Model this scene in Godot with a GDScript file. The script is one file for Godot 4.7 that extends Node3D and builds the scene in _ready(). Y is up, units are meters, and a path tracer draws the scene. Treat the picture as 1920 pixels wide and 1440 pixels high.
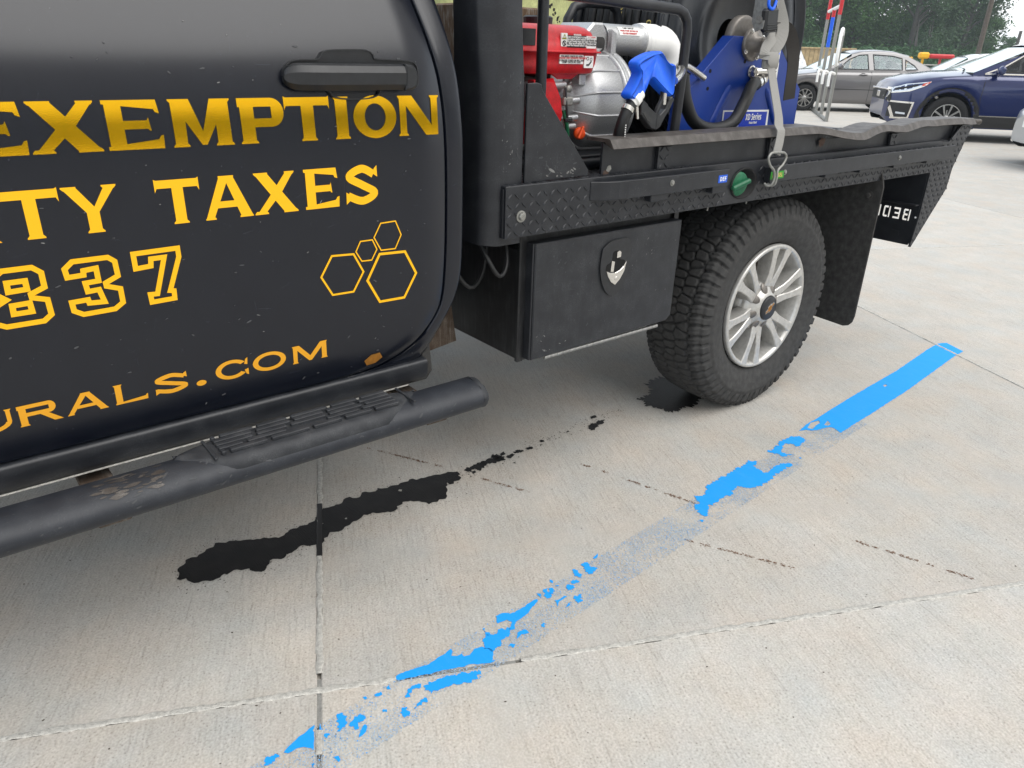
extends Node3D

# World: x runs along the truck towards its tail, y up, z out of the truck's near side; the
# near rear wheel stands over the origin. Metres.
var M := {}
var rng := RandomNumberGenerator.new()
var noise := FastNoiseLite.new()
var used := {}
const FLAT := 4294967295

func _ready():
	# ---- camera
	var cam := Camera3D.new(); cam.name = "camera"; add_child(cam)
	cam.position = Vector3(-2.5018, 1.3015, 1.5202)
	cam.rotation = Vector3(-0.424311, -0.683116, 0.03146)
	cam.fov = 54.39; cam.near = 0.05; cam.far = 900.0; cam.current = true
	# ---- overcast sky and a weak veiled sun
	var env := Environment.new()
	env.background_mode = Environment.BG_SKY
	var sm := ProceduralSkyMaterial.new()
	sm.sky_top_color = Color(0.82, 0.87, 0.93); sm.sky_horizon_color = Color(0.95, 0.955, 0.955)
	sm.sky_curve = 0.25; sm.sky_energy_multiplier = 1.0
	sm.ground_bottom_color = Color(0.52, 0.51, 0.49); sm.ground_horizon_color = Color(0.80, 0.82, 0.83)
	sm.sun_angle_max = 0.0
	var sky := Sky.new(); sky.sky_material = sm
	env.sky = sky
	env.tonemap_mode = Environment.TONE_MAPPER_LINEAR
	env.tonemap_exposure = 1.84
	env.ambient_light_source = Environment.AMBIENT_SOURCE_SKY
	env.sdfgi_enabled = true; env.ssao_enabled = true; env.ssil_enabled = true
	env.fog_enabled = true; env.fog_density = 0.0010; env.fog_light_color = Color(0.86, 0.90, 0.93)
	var we := WorldEnvironment.new(); we.name = "world_environment"; we.environment = env; add_child(we)
	var sun := DirectionalLight3D.new(); sun.name = "sun"
	sun.light_energy = 0.5; sun.light_angular_distance = 55.0; sun.light_color = Color(1.0, 0.992, 0.98)
	sun.shadow_enabled = true
	add_child(sun)
	sun.look_at_from_position(Vector3.ZERO, Vector3(-0.22, -1.0, -0.62))
	rng.seed = 4217
	noise.seed = 11; noise.frequency = 1.0; noise.fractal_octaves = 4
	make_materials()
	build_ground()
	build_truck()
	build_load()
	build_background()

# ------------------------------------------------------------------ tree helpers
func numbered(n: String) -> String:
	if not used.has(n):
		used[n] = 0
		return n
	used[n] += 1
	return "%s_%03d" % [n, used[n]]

func tag(o: Node, label: String, category: String, group := "", kind := ""):
	if label: o.set_meta("label", label)
	if category: o.set_meta("category", category)
	if group: o.set_meta("group", group)
	if kind: o.set_meta("kind", kind)

func thing(n: String, label: String, category: String, at := Vector3.ZERO, turn := 0.0, group := "", kind := "") -> Node3D:
	var o := Node3D.new(); o.name = numbered(n); add_child(o, true)
	o.position = at; o.rotation.y = turn
	tag(o, label, category, group, kind)
	return o

func obj(n: String, st, mat: Material, parent: Node = null) -> MeshInstance3D:
	var o := MeshInstance3D.new()
	if st is SurfaceTool:
		st.generate_normals()
		o.mesh = st.commit()
	else:
		o.mesh = st
	o.material_override = mat
	if parent:
		var nm := n; var k := 0
		while parent.has_node(nm):
			k += 1
			nm = "%s_%03d" % [n, k]
		o.name = nm
		parent.add_child(o, true)
	else:
		o.name = numbered(n); add_child(o, true)
	return o

# ------------------------------------------------------------------ shape helpers
func S() -> SurfaceTool:
	var st := SurfaceTool.new(); st.begin(Mesh.PRIMITIVE_TRIANGLES); return st

func pl(a: Array) -> PackedVector2Array:
	var r := PackedVector2Array()
	for i in range(0, a.size() - 1, 2): r.append(Vector2(a[i], a[i + 1]))
	return r

func smooth_line(a: PackedVector2Array, n: int, closed := false) -> PackedVector2Array:
	var c := Curve2D.new(); var k := a.size()
	for i in k:
		var t := Vector2.ZERO
		if closed or (i > 0 and i < k - 1): t = (a[(i + 1) % k] - a[(i + k - 1) % k]) / 6.0
		c.add_point(a[i], -t, t)
	if closed: c.add_point(a[0], -(a[1] - a[k - 1]) / 6.0, Vector2.ZERO)
	var r := PackedVector2Array(); var L := c.get_baked_length()
	for i in (n if closed else n + 1): r.append(c.sample_baked(L * i / n, true))
	return r

func curve3(a: Array, n: int) -> Array:
	var c := Curve3D.new(); var k := a.size()
	for i in k:
		var t := Vector3.ZERO
		if i > 0 and i < k - 1: t = (a[i + 1] - a[i - 1]) / 6.0
		c.add_point(a[i], -t, t)
	var r := []; var L := c.get_baked_length()
	for i in n + 1: r.append(c.sample_baked(L * i / n, true))
	return r

func resample(a: PackedVector2Array, n: int) -> PackedVector2Array:
	var L := 0.0
	for i in a.size() - 1: L += a[i].distance_to(a[i + 1])
	var r := PackedVector2Array(); var k := 0; var acc := 0.0
	for j in n + 1:
		var d := L * j / n
		while k < a.size() - 2 and acc + a[k].distance_to(a[k + 1]) < d:
			acc += a[k].distance_to(a[k + 1]); k += 1
		var s := a[k].distance_to(a[k + 1])
		r.append(a[k].lerp(a[k + 1], clampf((d - acc) / maxf(s, 1e-6), 0, 1)))
	return r

func tri(st: SurfaceTool, a: Vector3, b: Vector3, c: Vector3):
	st.add_vertex(a); st.add_vertex(b); st.add_vertex(c)

func quad(st: SurfaceTool, a: Vector3, b: Vector3, c: Vector3, d: Vector3):
	tri(st, a, b, c); tri(st, a, c, d)

# box with chamfered edges between two corners, in frame xf
func bx(st: SurfaceTool, lo: Vector3, hi: Vector3, ch := 0.003, xf := Transform3D.IDENTITY):
	st.set_smooth_group(FLAT)
	ch = minf(ch, 0.45 * minf(hi.x - lo.x, minf(hi.y - lo.y, hi.z - lo.z)))
	var c := (lo + hi) / 2; var h := (hi - lo) / 2
	var P := func(s: Vector3, ax: int) -> Vector3:
		var v := Vector3(s.x * (h.x - ch), s.y * (h.y - ch), s.z * (h.z - ch))
		v[ax] = s[ax] * h[ax]
		return xf * (c + v)
	for ax in 3:
		var u := (ax + 1) % 3; var w := (ax + 2) % 3
		for sg in [-1.0, 1.0]:
			var q := []
			for k in [[-1, -1], [1, -1], [1, 1], [-1, 1]]:
				var s := Vector3.ZERO; s[ax] = sg; s[u] = k[0]; s[w] = k[1]
				q.append((P as Callable).call(s, ax))
			if sg < 0: quad(st, q[0], q[1], q[2], q[3])
			else: quad(st, q[3], q[2], q[1], q[0])
	if ch <= 0.0: return
	for ax in 3:
		var u := (ax + 1) % 3; var w := (ax + 2) % 3
		for a in [-1.0, 1.0]:
			for b in [-1.0, 1.0]:
				var s1 := Vector3.ZERO; s1[ax] = -1; s1[u] = a; s1[w] = b
				var s2 := s1; s2[ax] = 1
				var q := [(P as Callable).call(s1, u), (P as Callable).call(s2, u), (P as Callable).call(s2, w), (P as Callable).call(s1, w)]
				if a * b > 0: quad(st, q[0], q[1], q[2], q[3])
				else: quad(st, q[3], q[2], q[1], q[0])
	for a in [-1.0, 1.0]:
		for b in [-1.0, 1.0]:
			for d in [-1.0, 1.0]:
				var s := Vector3(a, b, d)
				if a * b * d > 0: tri(st, (P as Callable).call(s, 0), (P as Callable).call(s, 2), (P as Callable).call(s, 1))
				else: tri(st, (P as Callable).call(s, 0), (P as Callable).call(s, 1), (P as Callable).call(s, 2))

# polygon in a frame's x-y plane, pulled from z=0 back to z=-depth, front edge chamfered by ch
func prism(st: SurfaceTool, poly: PackedVector2Array, xf: Transform3D, depth: float, ch := 0.0):
	st.set_smooth_group(FLAT)
	var a := poly
	if Geometry2D.is_polygon_clockwise(a): a.reverse()
	var f := a
	if ch > 0.0:
		var o := Geometry2D.offset_polygon(a, -ch, Geometry2D.JOIN_MITER)
		if o.size() == 1 and o[0].size() == a.size():
			f = o[0]
			if Geometry2D.is_polygon_clockwise(f): f.reverse()
			var best := 0
			for i in f.size():
				if f[i].distance_squared_to(a[0]) < f[best].distance_squared_to(a[0]): best = i
			var g := PackedVector2Array()
			for i in f.size(): g.append(f[(i + best) % f.size()])
			f = g
		else: ch = 0.0
	var t := Geometry2D.triangulate_polygon(f)
	for i in range(0, t.size(), 3):
		tri(st, xf * Vector3(f[t[i]].x, f[t[i]].y, 0), xf * Vector3(f[t[i + 2]].x, f[t[i + 2]].y, 0), xf * Vector3(f[t[i + 1]].x, f[t[i + 1]].y, 0))
	t = Geometry2D.triangulate_polygon(a)
	for i in range(0, t.size(), 3):
		tri(st, xf * Vector3(a[t[i]].x, a[t[i]].y, -depth), xf * Vector3(a[t[i + 1]].x, a[t[i + 1]].y, -depth), xf * Vector3(a[t[i + 2]].x, a[t[i + 2]].y, -depth))
	var n := a.size()
	for i in n:
		var p := a[i]; var q := a[(i + 1) % n]
		quad(st, xf * Vector3(p.x, p.y, -ch), xf * Vector3(p.x, p.y, -depth), xf * Vector3(q.x, q.y, -depth), xf * Vector3(q.x, q.y, -ch))
		if ch > 0.0:
			var p2 := f[i]; var q2 := f[(i + 1) % n]
			quad(st, xf * Vector3(p2.x, p2.y, 0), xf * Vector3(p.x, p.y, -ch), xf * Vector3(q.x, q.y, -ch), xf * Vector3(q2.x, q2.y, 0))

# surface through rows of points
func loft(st: SurfaceTool, rows: Array, closed := false, smooth := 1, uvs := false):
	st.set_smooth_group(smooth)
	for i in rows.size() - 1:
		var a = rows[i]; var b = rows[i + 1]; var n: int = a.size()
		for j in (n if closed else n - 1):
			var k := (j + 1) % n
			if uvs:
				var u0 := float(j) / (n - 1); var u1 := float(j + 1) / (n - 1); var v0 := float(i) / (rows.size() - 1); var v1 := float(i + 1) / (rows.size() - 1)
				st.set_uv(Vector2(u0, v0)); st.add_vertex(a[j]); st.set_uv(Vector2(u0, v1)); st.add_vertex(b[j]); st.set_uv(Vector2(u1, v1)); st.add_vertex(b[k])
				st.set_uv(Vector2(u0, v0)); st.add_vertex(a[j]); st.set_uv(Vector2(u1, v1)); st.add_vertex(b[k]); st.set_uv(Vector2(u1, v0)); st.add_vertex(a[k])
			else:
				quad(st, a[j], b[j], b[k], a[k])

func cap(st: SurfaceTool, ring, flip := false):
	st.set_smooth_group(FLAT)
	var c := Vector3.ZERO
	for p in ring: c += p
	c /= ring.size()
	for j in ring.size():
		if flip: tri(st, c, ring[(j + 1) % ring.size()], ring[j])
		else: tri(st, c, ring[j], ring[(j + 1) % ring.size()])

func tube(st: SurfaceTool, pts: Array, r, seg := 12, caps := true, sq := 1.0):
	var rows := []; var n := pts.size(); var up := Vector3.UP
	for i in n:
		var t: Vector3 = (pts[mini(i + 1, n - 1)] - pts[maxi(i - 1, 0)]).normalized()
		if i == 0 and absf(t.dot(up)) > 0.9: up = Vector3.RIGHT
		var s := t.cross(up).normalized(); up = s.cross(t).normalized()
		var rr: float = r[i] if r is Array else r
		var ring := []
		for j in seg:
			var a := TAU * j / seg
			ring.append(pts[i] + (s * cos(a) + up * sin(a) * sq) * rr)
		rows.append(ring)
	loft(st, rows, true)
	if caps:
		cap(st, rows[0], true); cap(st, rows[n - 1])

# profile of (radius, height) turned about the frame's z axis
func lathe(st: SurfaceTool, prof: PackedVector2Array, xf: Transform3D, seg := 32, smooth := 1):
	var rows := []
	for p in prof:
		var ring := []
		for j in seg: ring.append(xf * Vector3(p.x * cos(TAU * j / seg), p.x * sin(TAU * j / seg), p.y))
		rows.append(ring)
	loft(st, rows, true, smooth)

# flat band of a width along side vectors, with a thickness
func ribbon(st: SurfaceTool, pts: Array, sides: Array, w: float, th: float):
	var rows := []
	for i in pts.size():
		var t: Vector3 = (pts[mini(i + 1, pts.size() - 1)] - pts[maxi(i - 1, 0)]).normalized()
		var s: Vector3 = (sides[i] if sides.size() > 1 else sides[0]); s = (s - t * s.dot(t)).normalized() * w / 2
		var n := s.cross(t).normalized() * th / 2
		rows.append([pts[i] - s - n, pts[i] + s - n, pts[i] + s + n, pts[i] - s + n])
	loft(st, rows, true, FLAT)
	cap(st, rows[0], true); cap(st, rows[-1])

func fr(x: Vector3, y: Vector3, o: Vector3) -> Transform3D:
	x = x.normalized(); y = (y - x * x.dot(y)).normalized()
	return Transform3D(x, y, x.cross(y), o)

func at_z(z: float) -> Transform3D: return Transform3D(Basis.IDENTITY, Vector3(0, 0, z))

func circle(c: Vector2, rx: float, ry := -1.0, n := 24) -> PackedVector2Array:
	var r := PackedVector2Array()
	if ry < 0: ry = rx
	for i in n: r.append(c + Vector2(cos(TAU * i / n) * rx, sin(TAU * i / n) * ry))
	return r

func rrect(x0: float, y0: float, x1: float, y1: float, r: float, n := 4) -> PackedVector2Array:
	var o := PackedVector2Array()
	for q in [[x1 - r, y1 - r, 0], [x0 + r, y1 - r, 1], [x0 + r, y0 + r, 2], [x1 - r, y0 + r, 3]]:
		for i in n + 1:
			var a: float = PI / 2 * (q[2] + float(i) / n)
			o.append(Vector2(q[0] + cos(a) * r, q[1] + sin(a) * r))
	return o

func bolt(n: String, parent: Node, at: Vector3, dir: Vector3, r: float, mat: Material):
	var st := S(); var up := Vector3.UP if absf(dir.y) < 0.9 else Vector3.RIGHT
	var xf := fr(up.cross(dir), up, at)
	lathe(st, PackedVector2Array([Vector2(r * 1.5, 0), Vector2(r * 1.5, r * 0.25), Vector2(r * 1.0, r * 0.3)]), xf, 16, FLAT)
	lathe(st, PackedVector2Array([Vector2(r, r * 0.2), Vector2(r * 0.98, r * 0.75), Vector2(r * 0.8, r * 0.95), Vector2(0.0001, r)]), xf, 6, FLAT)
	return obj(n, st, mat, parent)

# ------------------------------------------------------------------ materials
func img(w: int, h: int, f: Callable) -> ImageTexture:
	var im := Image.create(w, h, false, Image.FORMAT_RGB8)
	var d := PackedByteArray(); d.resize(w * h * 3)
	var k := 0
	for y in h:
		for x in w:
			var c: Color = f.call(x, y)
			d[k] = int(clampf(c.r, 0, 1) * 255); d[k + 1] = int(clampf(c.g, 0, 1) * 255); d[k + 2] = int(clampf(c.b, 0, 1) * 255)
			k += 3
	im = Image.create_from_data(w, h, false, Image.FORMAT_RGB8, d)
	return ImageTexture.create_from_image(im)

func field(w: int, h: int, freq: float, oct: int, sd: int, kind := FastNoiseLite.TYPE_SIMPLEX_SMOOTH) -> PackedByteArray:
	var n := FastNoiseLite.new(); n.noise_type = kind; n.seed = sd; n.frequency = freq; n.fractal_octaves = oct
	var im := n.get_seamless_image(w, h, false, false, 0.12, true)
	im.convert(Image.FORMAT_L8)
	return im.get_data()

func stretched(w: int, h: int, k: int, vertical: bool, freq: float, oct: int, sd: int) -> PackedByteArray:
	var n := FastNoiseLite.new(); n.noise_type = FastNoiseLite.TYPE_SIMPLEX_SMOOTH; n.seed = sd; n.frequency = freq; n.fractal_octaves = oct
	var im := n.get_seamless_image(w if vertical else w / k, h / k if vertical else h, false, false, 0.12, true)
	im.convert(Image.FORMAT_L8)
	im.resize(w, h, Image.INTERPOLATE_CUBIC)
	return im.get_data()

func mat(c: Color, rough := 0.6, metal := 0.0) -> StandardMaterial3D:
	var m := StandardMaterial3D.new()
	m.albedo_color = c; m.roughness = rough; m.metallic = metal
	m.cull_mode = BaseMaterial3D.CULL_DISABLED
	return m

func tex(m: StandardMaterial3D, t: Texture2D, scale: float, world := true) -> StandardMaterial3D:
	m.albedo_texture = t
	m.uv1_triplanar = true; m.uv1_world_triplanar = world; m.uv1_triplanar_sharpness = 4.0
	m.uv1_scale = Vector3.ONE * scale
	return m

func bump(m: StandardMaterial3D, t: Texture2D, h: float):
	m.heightmap_enabled = true; m.heightmap_texture = t; m.heightmap_scale = h

# dark finish with dust in patches, pale specks, hairline scratches and washed streaks lying on it
const DUST := Color(0.60, 0.595, 0.58)
func worn(base: Color, dust: float, specks: int, scratches: int, streak: float, sd: int, w := 512) -> ImageTexture:
	var a := field(w, w, 0.012, 4, sd); var b := field(w, w, 0.18, 2, sd + 1); var c := stretched(w, w, 8, true, 0.05, 3, sd + 2)
	var v := PackedFloat32Array(); v.resize(w * w)
	for i in w * w:
		v[i] = maxf(0.0, dust * (0.42 + 1.3 * (a[i] / 255.0 - 0.5)) * (0.7 + 1.2 * (b[i] / 255.0 - 0.5))) + maxf(0.0, streak * 1.6 * (c[i] / 255.0 - 0.5)) + 0.10 * dust * (b[i] / 255.0 - 0.3)
	var r := RandomNumberGenerator.new(); r.seed = sd
	for k in specks:
		var x := r.randi_range(0, w - 1); var y := r.randi_range(0, w - 1); var s := r.randf_range(0.06, 0.42) * r.randf()
		v[y * w + x] += s
		if r.randf() < 0.4: v[y * w + (x + 1) % w] += s * 0.8
		if r.randf() < 0.3: v[((y + 1) % w) * w + x] += s * 0.8
	for k in scratches:
		var x := r.randf() * w; var y := r.randf() * w; var an := r.randf_range(-0.5, 0.5) + (PI / 2 if r.randf() < 0.3 else 0.0); var L := r.randi_range(4, 24); var s := r.randf_range(0.03, 0.20) * r.randf()
		for i in L:
			var px := posmod(int(x + cos(an) * i), w); var py := posmod(int(y + sin(an) * i), w)
			v[py * w + px] += s
	return img(w, w, func(x, y): return base.lerp(DUST, clampf(v[y * w + x], 0.0, 0.9)))

func dirty(base: Color, rough: float, metal: float, dust: float, specks: int, scratches: int, streak: float, sd: int, scale: float) -> StandardMaterial3D:
	return tex(mat(Color.WHITE, rough, metal), worn(base, dust, specks, scratches, streak, sd), scale)

func make_materials():
	# broomed concrete: streaks run along the texture's v
	var W := 1024
	var g1 := field(W, W, 0.006, 5, 3); var g2 := field(W, W, 0.22, 3, 4); var g3 := stretched(W, W, 16, true, 0.16, 3, 5); var g4 := field(W, W, 0.05, 3, 6)
	M.concrete_tex = img(W, W, func(x, y):
		var i: int = y * W + x
		var v: float = 0.725 + (g1[i] - 128) / 255.0 * 0.025 + (g2[i] - 128) / 255.0 * 0.15 + (g3[i] - 128) / 255.0 * 0.045 + (g4[i] - 128) / 255.0 * 0.04
		if g2[i] < 48: v -= 0.10
		if g3[i] < 60: v -= 0.03
		var t: float = (g1[(i + 37777) % (W * W)] - 128) / 255.0
		return Color(v + 0.016 + t * 0.02, v - 0.002, v - 0.031 - t * 0.02))
	M.concrete_h = img(W, W, func(x, y):
		var i: int = y * W + x
		var v: float = g2[i] / 255.0 * 0.5 + g3[i] / 255.0 * 0.6 + g4[i] / 255.0 * 0.2
		return Color(v, v, v))
	var blot := field(512, 512, 0.012, 5, 21)
	var blot2 := field(512, 512, 0.04, 4, 22)
	var blot_tex := img(512, 512, func(x, y):
		var i: int = y * 512 + x
		var v: float = 0.95 + (blot[i] - 128) / 255.0 * 0.035 + (blot2[i] - 128) / 255.0 * 0.03
		var w: float = (blot2[(i + 7000) % 262144] - 128) / 255.0 * 0.035
		return Color(v + w, v, v - w * 0.7))
	M.concrete = []
	for k in 4:
		var c := mat(Color(1, 1, 1).darkened(0.012 * k), 0.93)
		c.albedo_texture = M.concrete_tex; c.uv1_scale = Vector3(0.62, 0.62, 1)
		c.detail_enabled = true; c.detail_albedo = blot_tex; c.detail_blend_mode = BaseMaterial3D.BLEND_MODE_MUL; c.detail_uv_layer = BaseMaterial3D.DETAIL_UV_2
		bump(c, M.concrete_h, 0.16)
		c.metallic_specular = 0.3
		M.concrete.append(c)
	var grain := field(256, 256, 0.2, 3, 31); var soft := field(256, 256, 0.03, 4, 32)
	M.grain_h = img(256, 256, func(x, y): var v: float = grain[y * 256 + x] / 255.0; return Color(v, v, v))
	M.mottle = img(256, 256, func(x, y): var v: float = 0.86 + (soft[y * 256 + x] - 128) / 255.0 * 0.2 + (grain[y * 256 + x] - 128) / 255.0 * 0.14; return Color(v, v, v))
	M.sealant = tex(mat(Color(0.90, 0.89, 0.86), 0.9), M.mottle, 9.0); bump(M.sealant, M.grain_h, 0.4)
	M.sealant_grey = tex(mat(Color(0.60, 0.60, 0.585), 0.85), M.mottle, 9.0)
	M.sealant_wet = M.oil_edge if M.has("oil_edge") else mat(Color(0.075, 0.066, 0.062), 0.55)
	M.oil = dirty(Color(0.045, 0.037, 0.035), 0.5, 0.0, 0.15, 200, 10, 0.0, 75, 2.0); M.oil.metallic_specular = 0.3
	bump(M.oil, M.concrete_h, 0.1)
	M.oil_edge = mat(Color(0.18, 0.165, 0.15), 0.8)
	M.blue_paint = dirty(Color(0.0, 0.575, 0.92), 0.85, 0.0, 0.14, 9000, 60, 0.14, 79, 2.2); bump(M.blue_paint, M.concrete_h, 0.03)
	M.blue_trace = mat(Color(0.62, 0.695, 0.77), 0.9)
	M.brown_trace = mat(Color(0.45, 0.345, 0.27), 0.95); M.grit = mat(Color(0.30, 0.27, 0.24), 0.95)
	# truck paints
	M.paint = dirty(Color(0.038, 0.056, 0.098), 0.27, 0.0, 0.030, 420, 160, 0.025, 41, 1.6)
	M.paint.metallic_specular = 0.5
	M.black_steel = dirty(Color(0.080, 0.090, 0.112), 0.44, 0.0, 0.17, 900, 420, 0.03, 43, 2.2)
	M.black_box = dirty(Color(0.095, 0.105, 0.125), 0.46, 0.0, 0.19, 1500, 520, 0.06, 45, 2.0)
	M.dirty_box = dirty(Color(0.045, 0.05, 0.062), 0.5, 0.0, 0.17, 900, 60, 0.24, 47, 2.4)
	M.dark = mat(Color(0.06, 0.06, 0.065), 0.8)
	M.gap = mat(Color(0.03, 0.03, 0.03), 0.95)
	M.board = dirty(Color(0.105, 0.120, 0.150), 0.55, 0.0, 0.17, 1800, 700, 0.03, 49, 2.6)
	M.step = dirty(Color(0.120, 0.130, 0.150), 0.65, 0.0, 0.28, 2200, 600, 0.02, 51, 3.0); bump(M.step, M.grain_h, 0.02)
	M.rust_mud = dirty(Color(0.27, 0.215, 0.17), 0.95, 0.0, 0.5, 600, 20, 0.5, 53, 2.5)
	M.lip = dirty(Color(0.20, 0.178, 0.162), 0.5, 0.0, 0.50, 2200, 700, 0.08, 55, 4.0)
	M.rust = dirty(Color(0.27, 0.19, 0.15), 0.9, 0.0, 0.4, 300, 0, 0.1, 77, 8.0)
	M.rubber = dirty(Color(0.235, 0.235, 0.235), 0.85, 0.0, 0.20, 500, 60, 0.02, 57, 5.0); M.rubber.metallic_specular = 0.25
	M.flap = dirty(Color(0.20, 0.197, 0.193), 0.8, 0.0, 0.26, 3500, 120, 0.06, 59, 4.5); M.flap.metallic_specular = 0.3
	M.rim = dirty(Color(0.80, 0.795, 0.78), 0.36, 0.55, 0.55, 1500, 900, 0.15, 61, 7.0)
	M.iron = dirty(Color(0.33, 0.29, 0.26), 0.7, 0.3, 0.3, 900, 100, 0.2, 63, 5.0)
	M.gold = mat(Color(1.0, 0.77, 0.11), 0.11, 0.85); bump(M.gold, M.grain_h, 0.005); M.gold.uv1_triplanar = true; M.gold.uv1_world_triplanar = true; M.gold.uv1_scale = Vector3.ONE * 9
	M.gold_flat = mat(Color(1.0, 0.745, 0.05), 0.45, 0.25)
	M.gold_dull = mat(Color(0.92, 0.655, 0.14), 0.45, 0.25)
	M.gold_worn = tex(mat(Color(0.66, 0.44, 0.12), 0.6, 0.2), M.mottle, 9.0)
	M.steel = tex(mat(Color(0.72, 0.72, 0.71), 0.38, 0.8), M.mottle, 8.0)
	M.flange = dirty(Color(0.46, 0.44, 0.42), 0.45, 0.6, 0.5, 900, 200, 0.1, 81, 8.0)
	M.zinc = tex(mat(Color(0.66, 0.66, 0.64), 0.5, 0.6), M.mottle, 8.0)
	M.chrome = mat(Color(0.86, 0.85, 0.83), 0.2, 0.9)
	M.cast = tex(mat(Color(0.84, 0.845, 0.85), 0.38, 0.7), M.mottle, 30.0); bump(M.cast, M.grain_h, 0.02)
	M.red = tex(mat(Color(0.88, 0.07, 0.13), 0.4), M.mottle, 4.0)
	M.red.clearcoat_enabled = true; M.red.clearcoat = 0.3
	M.white = mat(Color(0.90, 0.90, 0.89), 0.55)
	M.white_plastic = mat(Color(0.93, 0.93, 0.92), 0.45)
	M.ink = mat(Color(0.10, 0.10, 0.11), 0.7)
	M.ink_red = mat(Color(0.75, 0.12, 0.14), 0.6)
	M.blue = dirty(Color(0.015, 0.185, 0.52), 0.40, 0.0, 0.07, 500, 240, 0.02, 65, 3.0)
	M.blue_light = mat(Color(0.0, 0.36, 0.88), 0.42)
	M.nozzle = dirty(Color(0.0, 0.36, 0.93), 0.45, 0.0, 0.20, 900, 260, 0.02, 67, 8.0)
	M.black_plastic = tex(mat(Color(0.15, 0.158, 0.172), 0.42), M.mottle, 6.0)
	M.hose = tex(mat(Color(0.105, 0.11, 0.12), 0.5), M.mottle, 6.0)
	M.scuff = mat(Color(0.46, 0.46, 0.455), 0.9); M.scuff_faint = mat(Color(0.27, 0.275, 0.285), 0.85)
	M.green = tex(mat(Color(0.02, 0.42, 0.27), 0.5), M.mottle, 8.0)
	M.green_label = mat(Color(0.18, 0.55, 0.16), 0.6)
	M.orange = mat(Color(0.95, 0.33, 0.10), 0.5)
	M.web = tex(mat(Color(0.64, 0.635, 0.62), 0.9), M.mottle, 60.0)
	M.web_dark = tex(mat(Color(0.28, 0.27, 0.26), 0.9), M.mottle, 60.0)
	M.spool = dirty(Color(0.075, 0.09, 0.115), 0.28, 0.0, 0.16, 600, 220, 0.04, 69, 1.5)
	M.tote = tex(mat(Color(0.80, 0.82, 0.56), 0.5), M.mottle, 1.5)
	M.tote_base = tex(mat(Color(0.66, 0.66, 0.12), 0.5), M.mottle, 1.5)
	M.wood = dirty(Color(0.36, 0.27, 0.19), 0.9, 0.0, 0.5, 300, 60, 0.9, 71, 4.0)
	M.gold_ink = mat(Color(0.82, 0.74, 0.42), 0.6)
	M.glass = mat(Color(0.75, 0.85, 0.88, 0.22), 0.05); M.glass.transparency = BaseMaterial3D.TRANSPARENCY_ALPHA
	M.tinted = mat(Color(0.10, 0.12, 0.14, 0.80), 0.05); M.tinted.transparency = BaseMaterial3D.TRANSPARENCY_ALPHA
	M.screen_glare = mat(Color(0.80, 0.85, 0.85), 0.08, 0.15)  # opaque pale colour stands for the sky mirrored in a windscreen
	M.seat = mat(Color(0.20, 0.20, 0.21), 0.9)
	M.lamp = mat(Color(0.82, 0.85, 0.88), 0.12, 0.3)
	M.amber = mat(Color(0.80, 0.25, 0.12), 0.3)
	M.tyre_far = mat(Color(0.10, 0.10, 0.105), 0.9)
	M.trim = mat(Color(0.11, 0.11, 0.115), 0.7)
	M.bark = tex(mat(Color(0.38, 0.375, 0.36), 0.95), M.mottle, 1.0)
	M.pole_wood = tex(mat(Color(0.40, 0.37, 0.34), 0.95), M.mottle, 1.0)
	M.tan_wall = tex(mat(Color(0.80, 0.70, 0.52), 0.8), M.mottle, 0.5)

# ------------------------------------------------------------------ ground
const GO := Vector2(-2.048, 0.325)
const GA := Vector2(0.9038, 0.4279)
const GB := Vector2(0.4279, -0.9038)

func gp(s: float, t: float, y := 0.0) -> Vector3:
	var p := GO + GA * s + GB * t
	return Vector3(p.x, y, p.y)

func slab_vertex(st: SurfaceTool, s: float, t: float, y: float, sh: Vector2):
	st.set_uv(Vector2(s, t) + sh); st.set_uv2(Vector2(s, t) / 6.3 + sh * 0.37)
	st.add_vertex(gp(s, t, y))

func slab_quad(st: SurfaceTool, q: Array, sh: Vector2):
	for k in [0, 1, 2, 0, 2, 3]: slab_vertex(st, q[k][0], q[k][1], q[k][2], sh)

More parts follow.
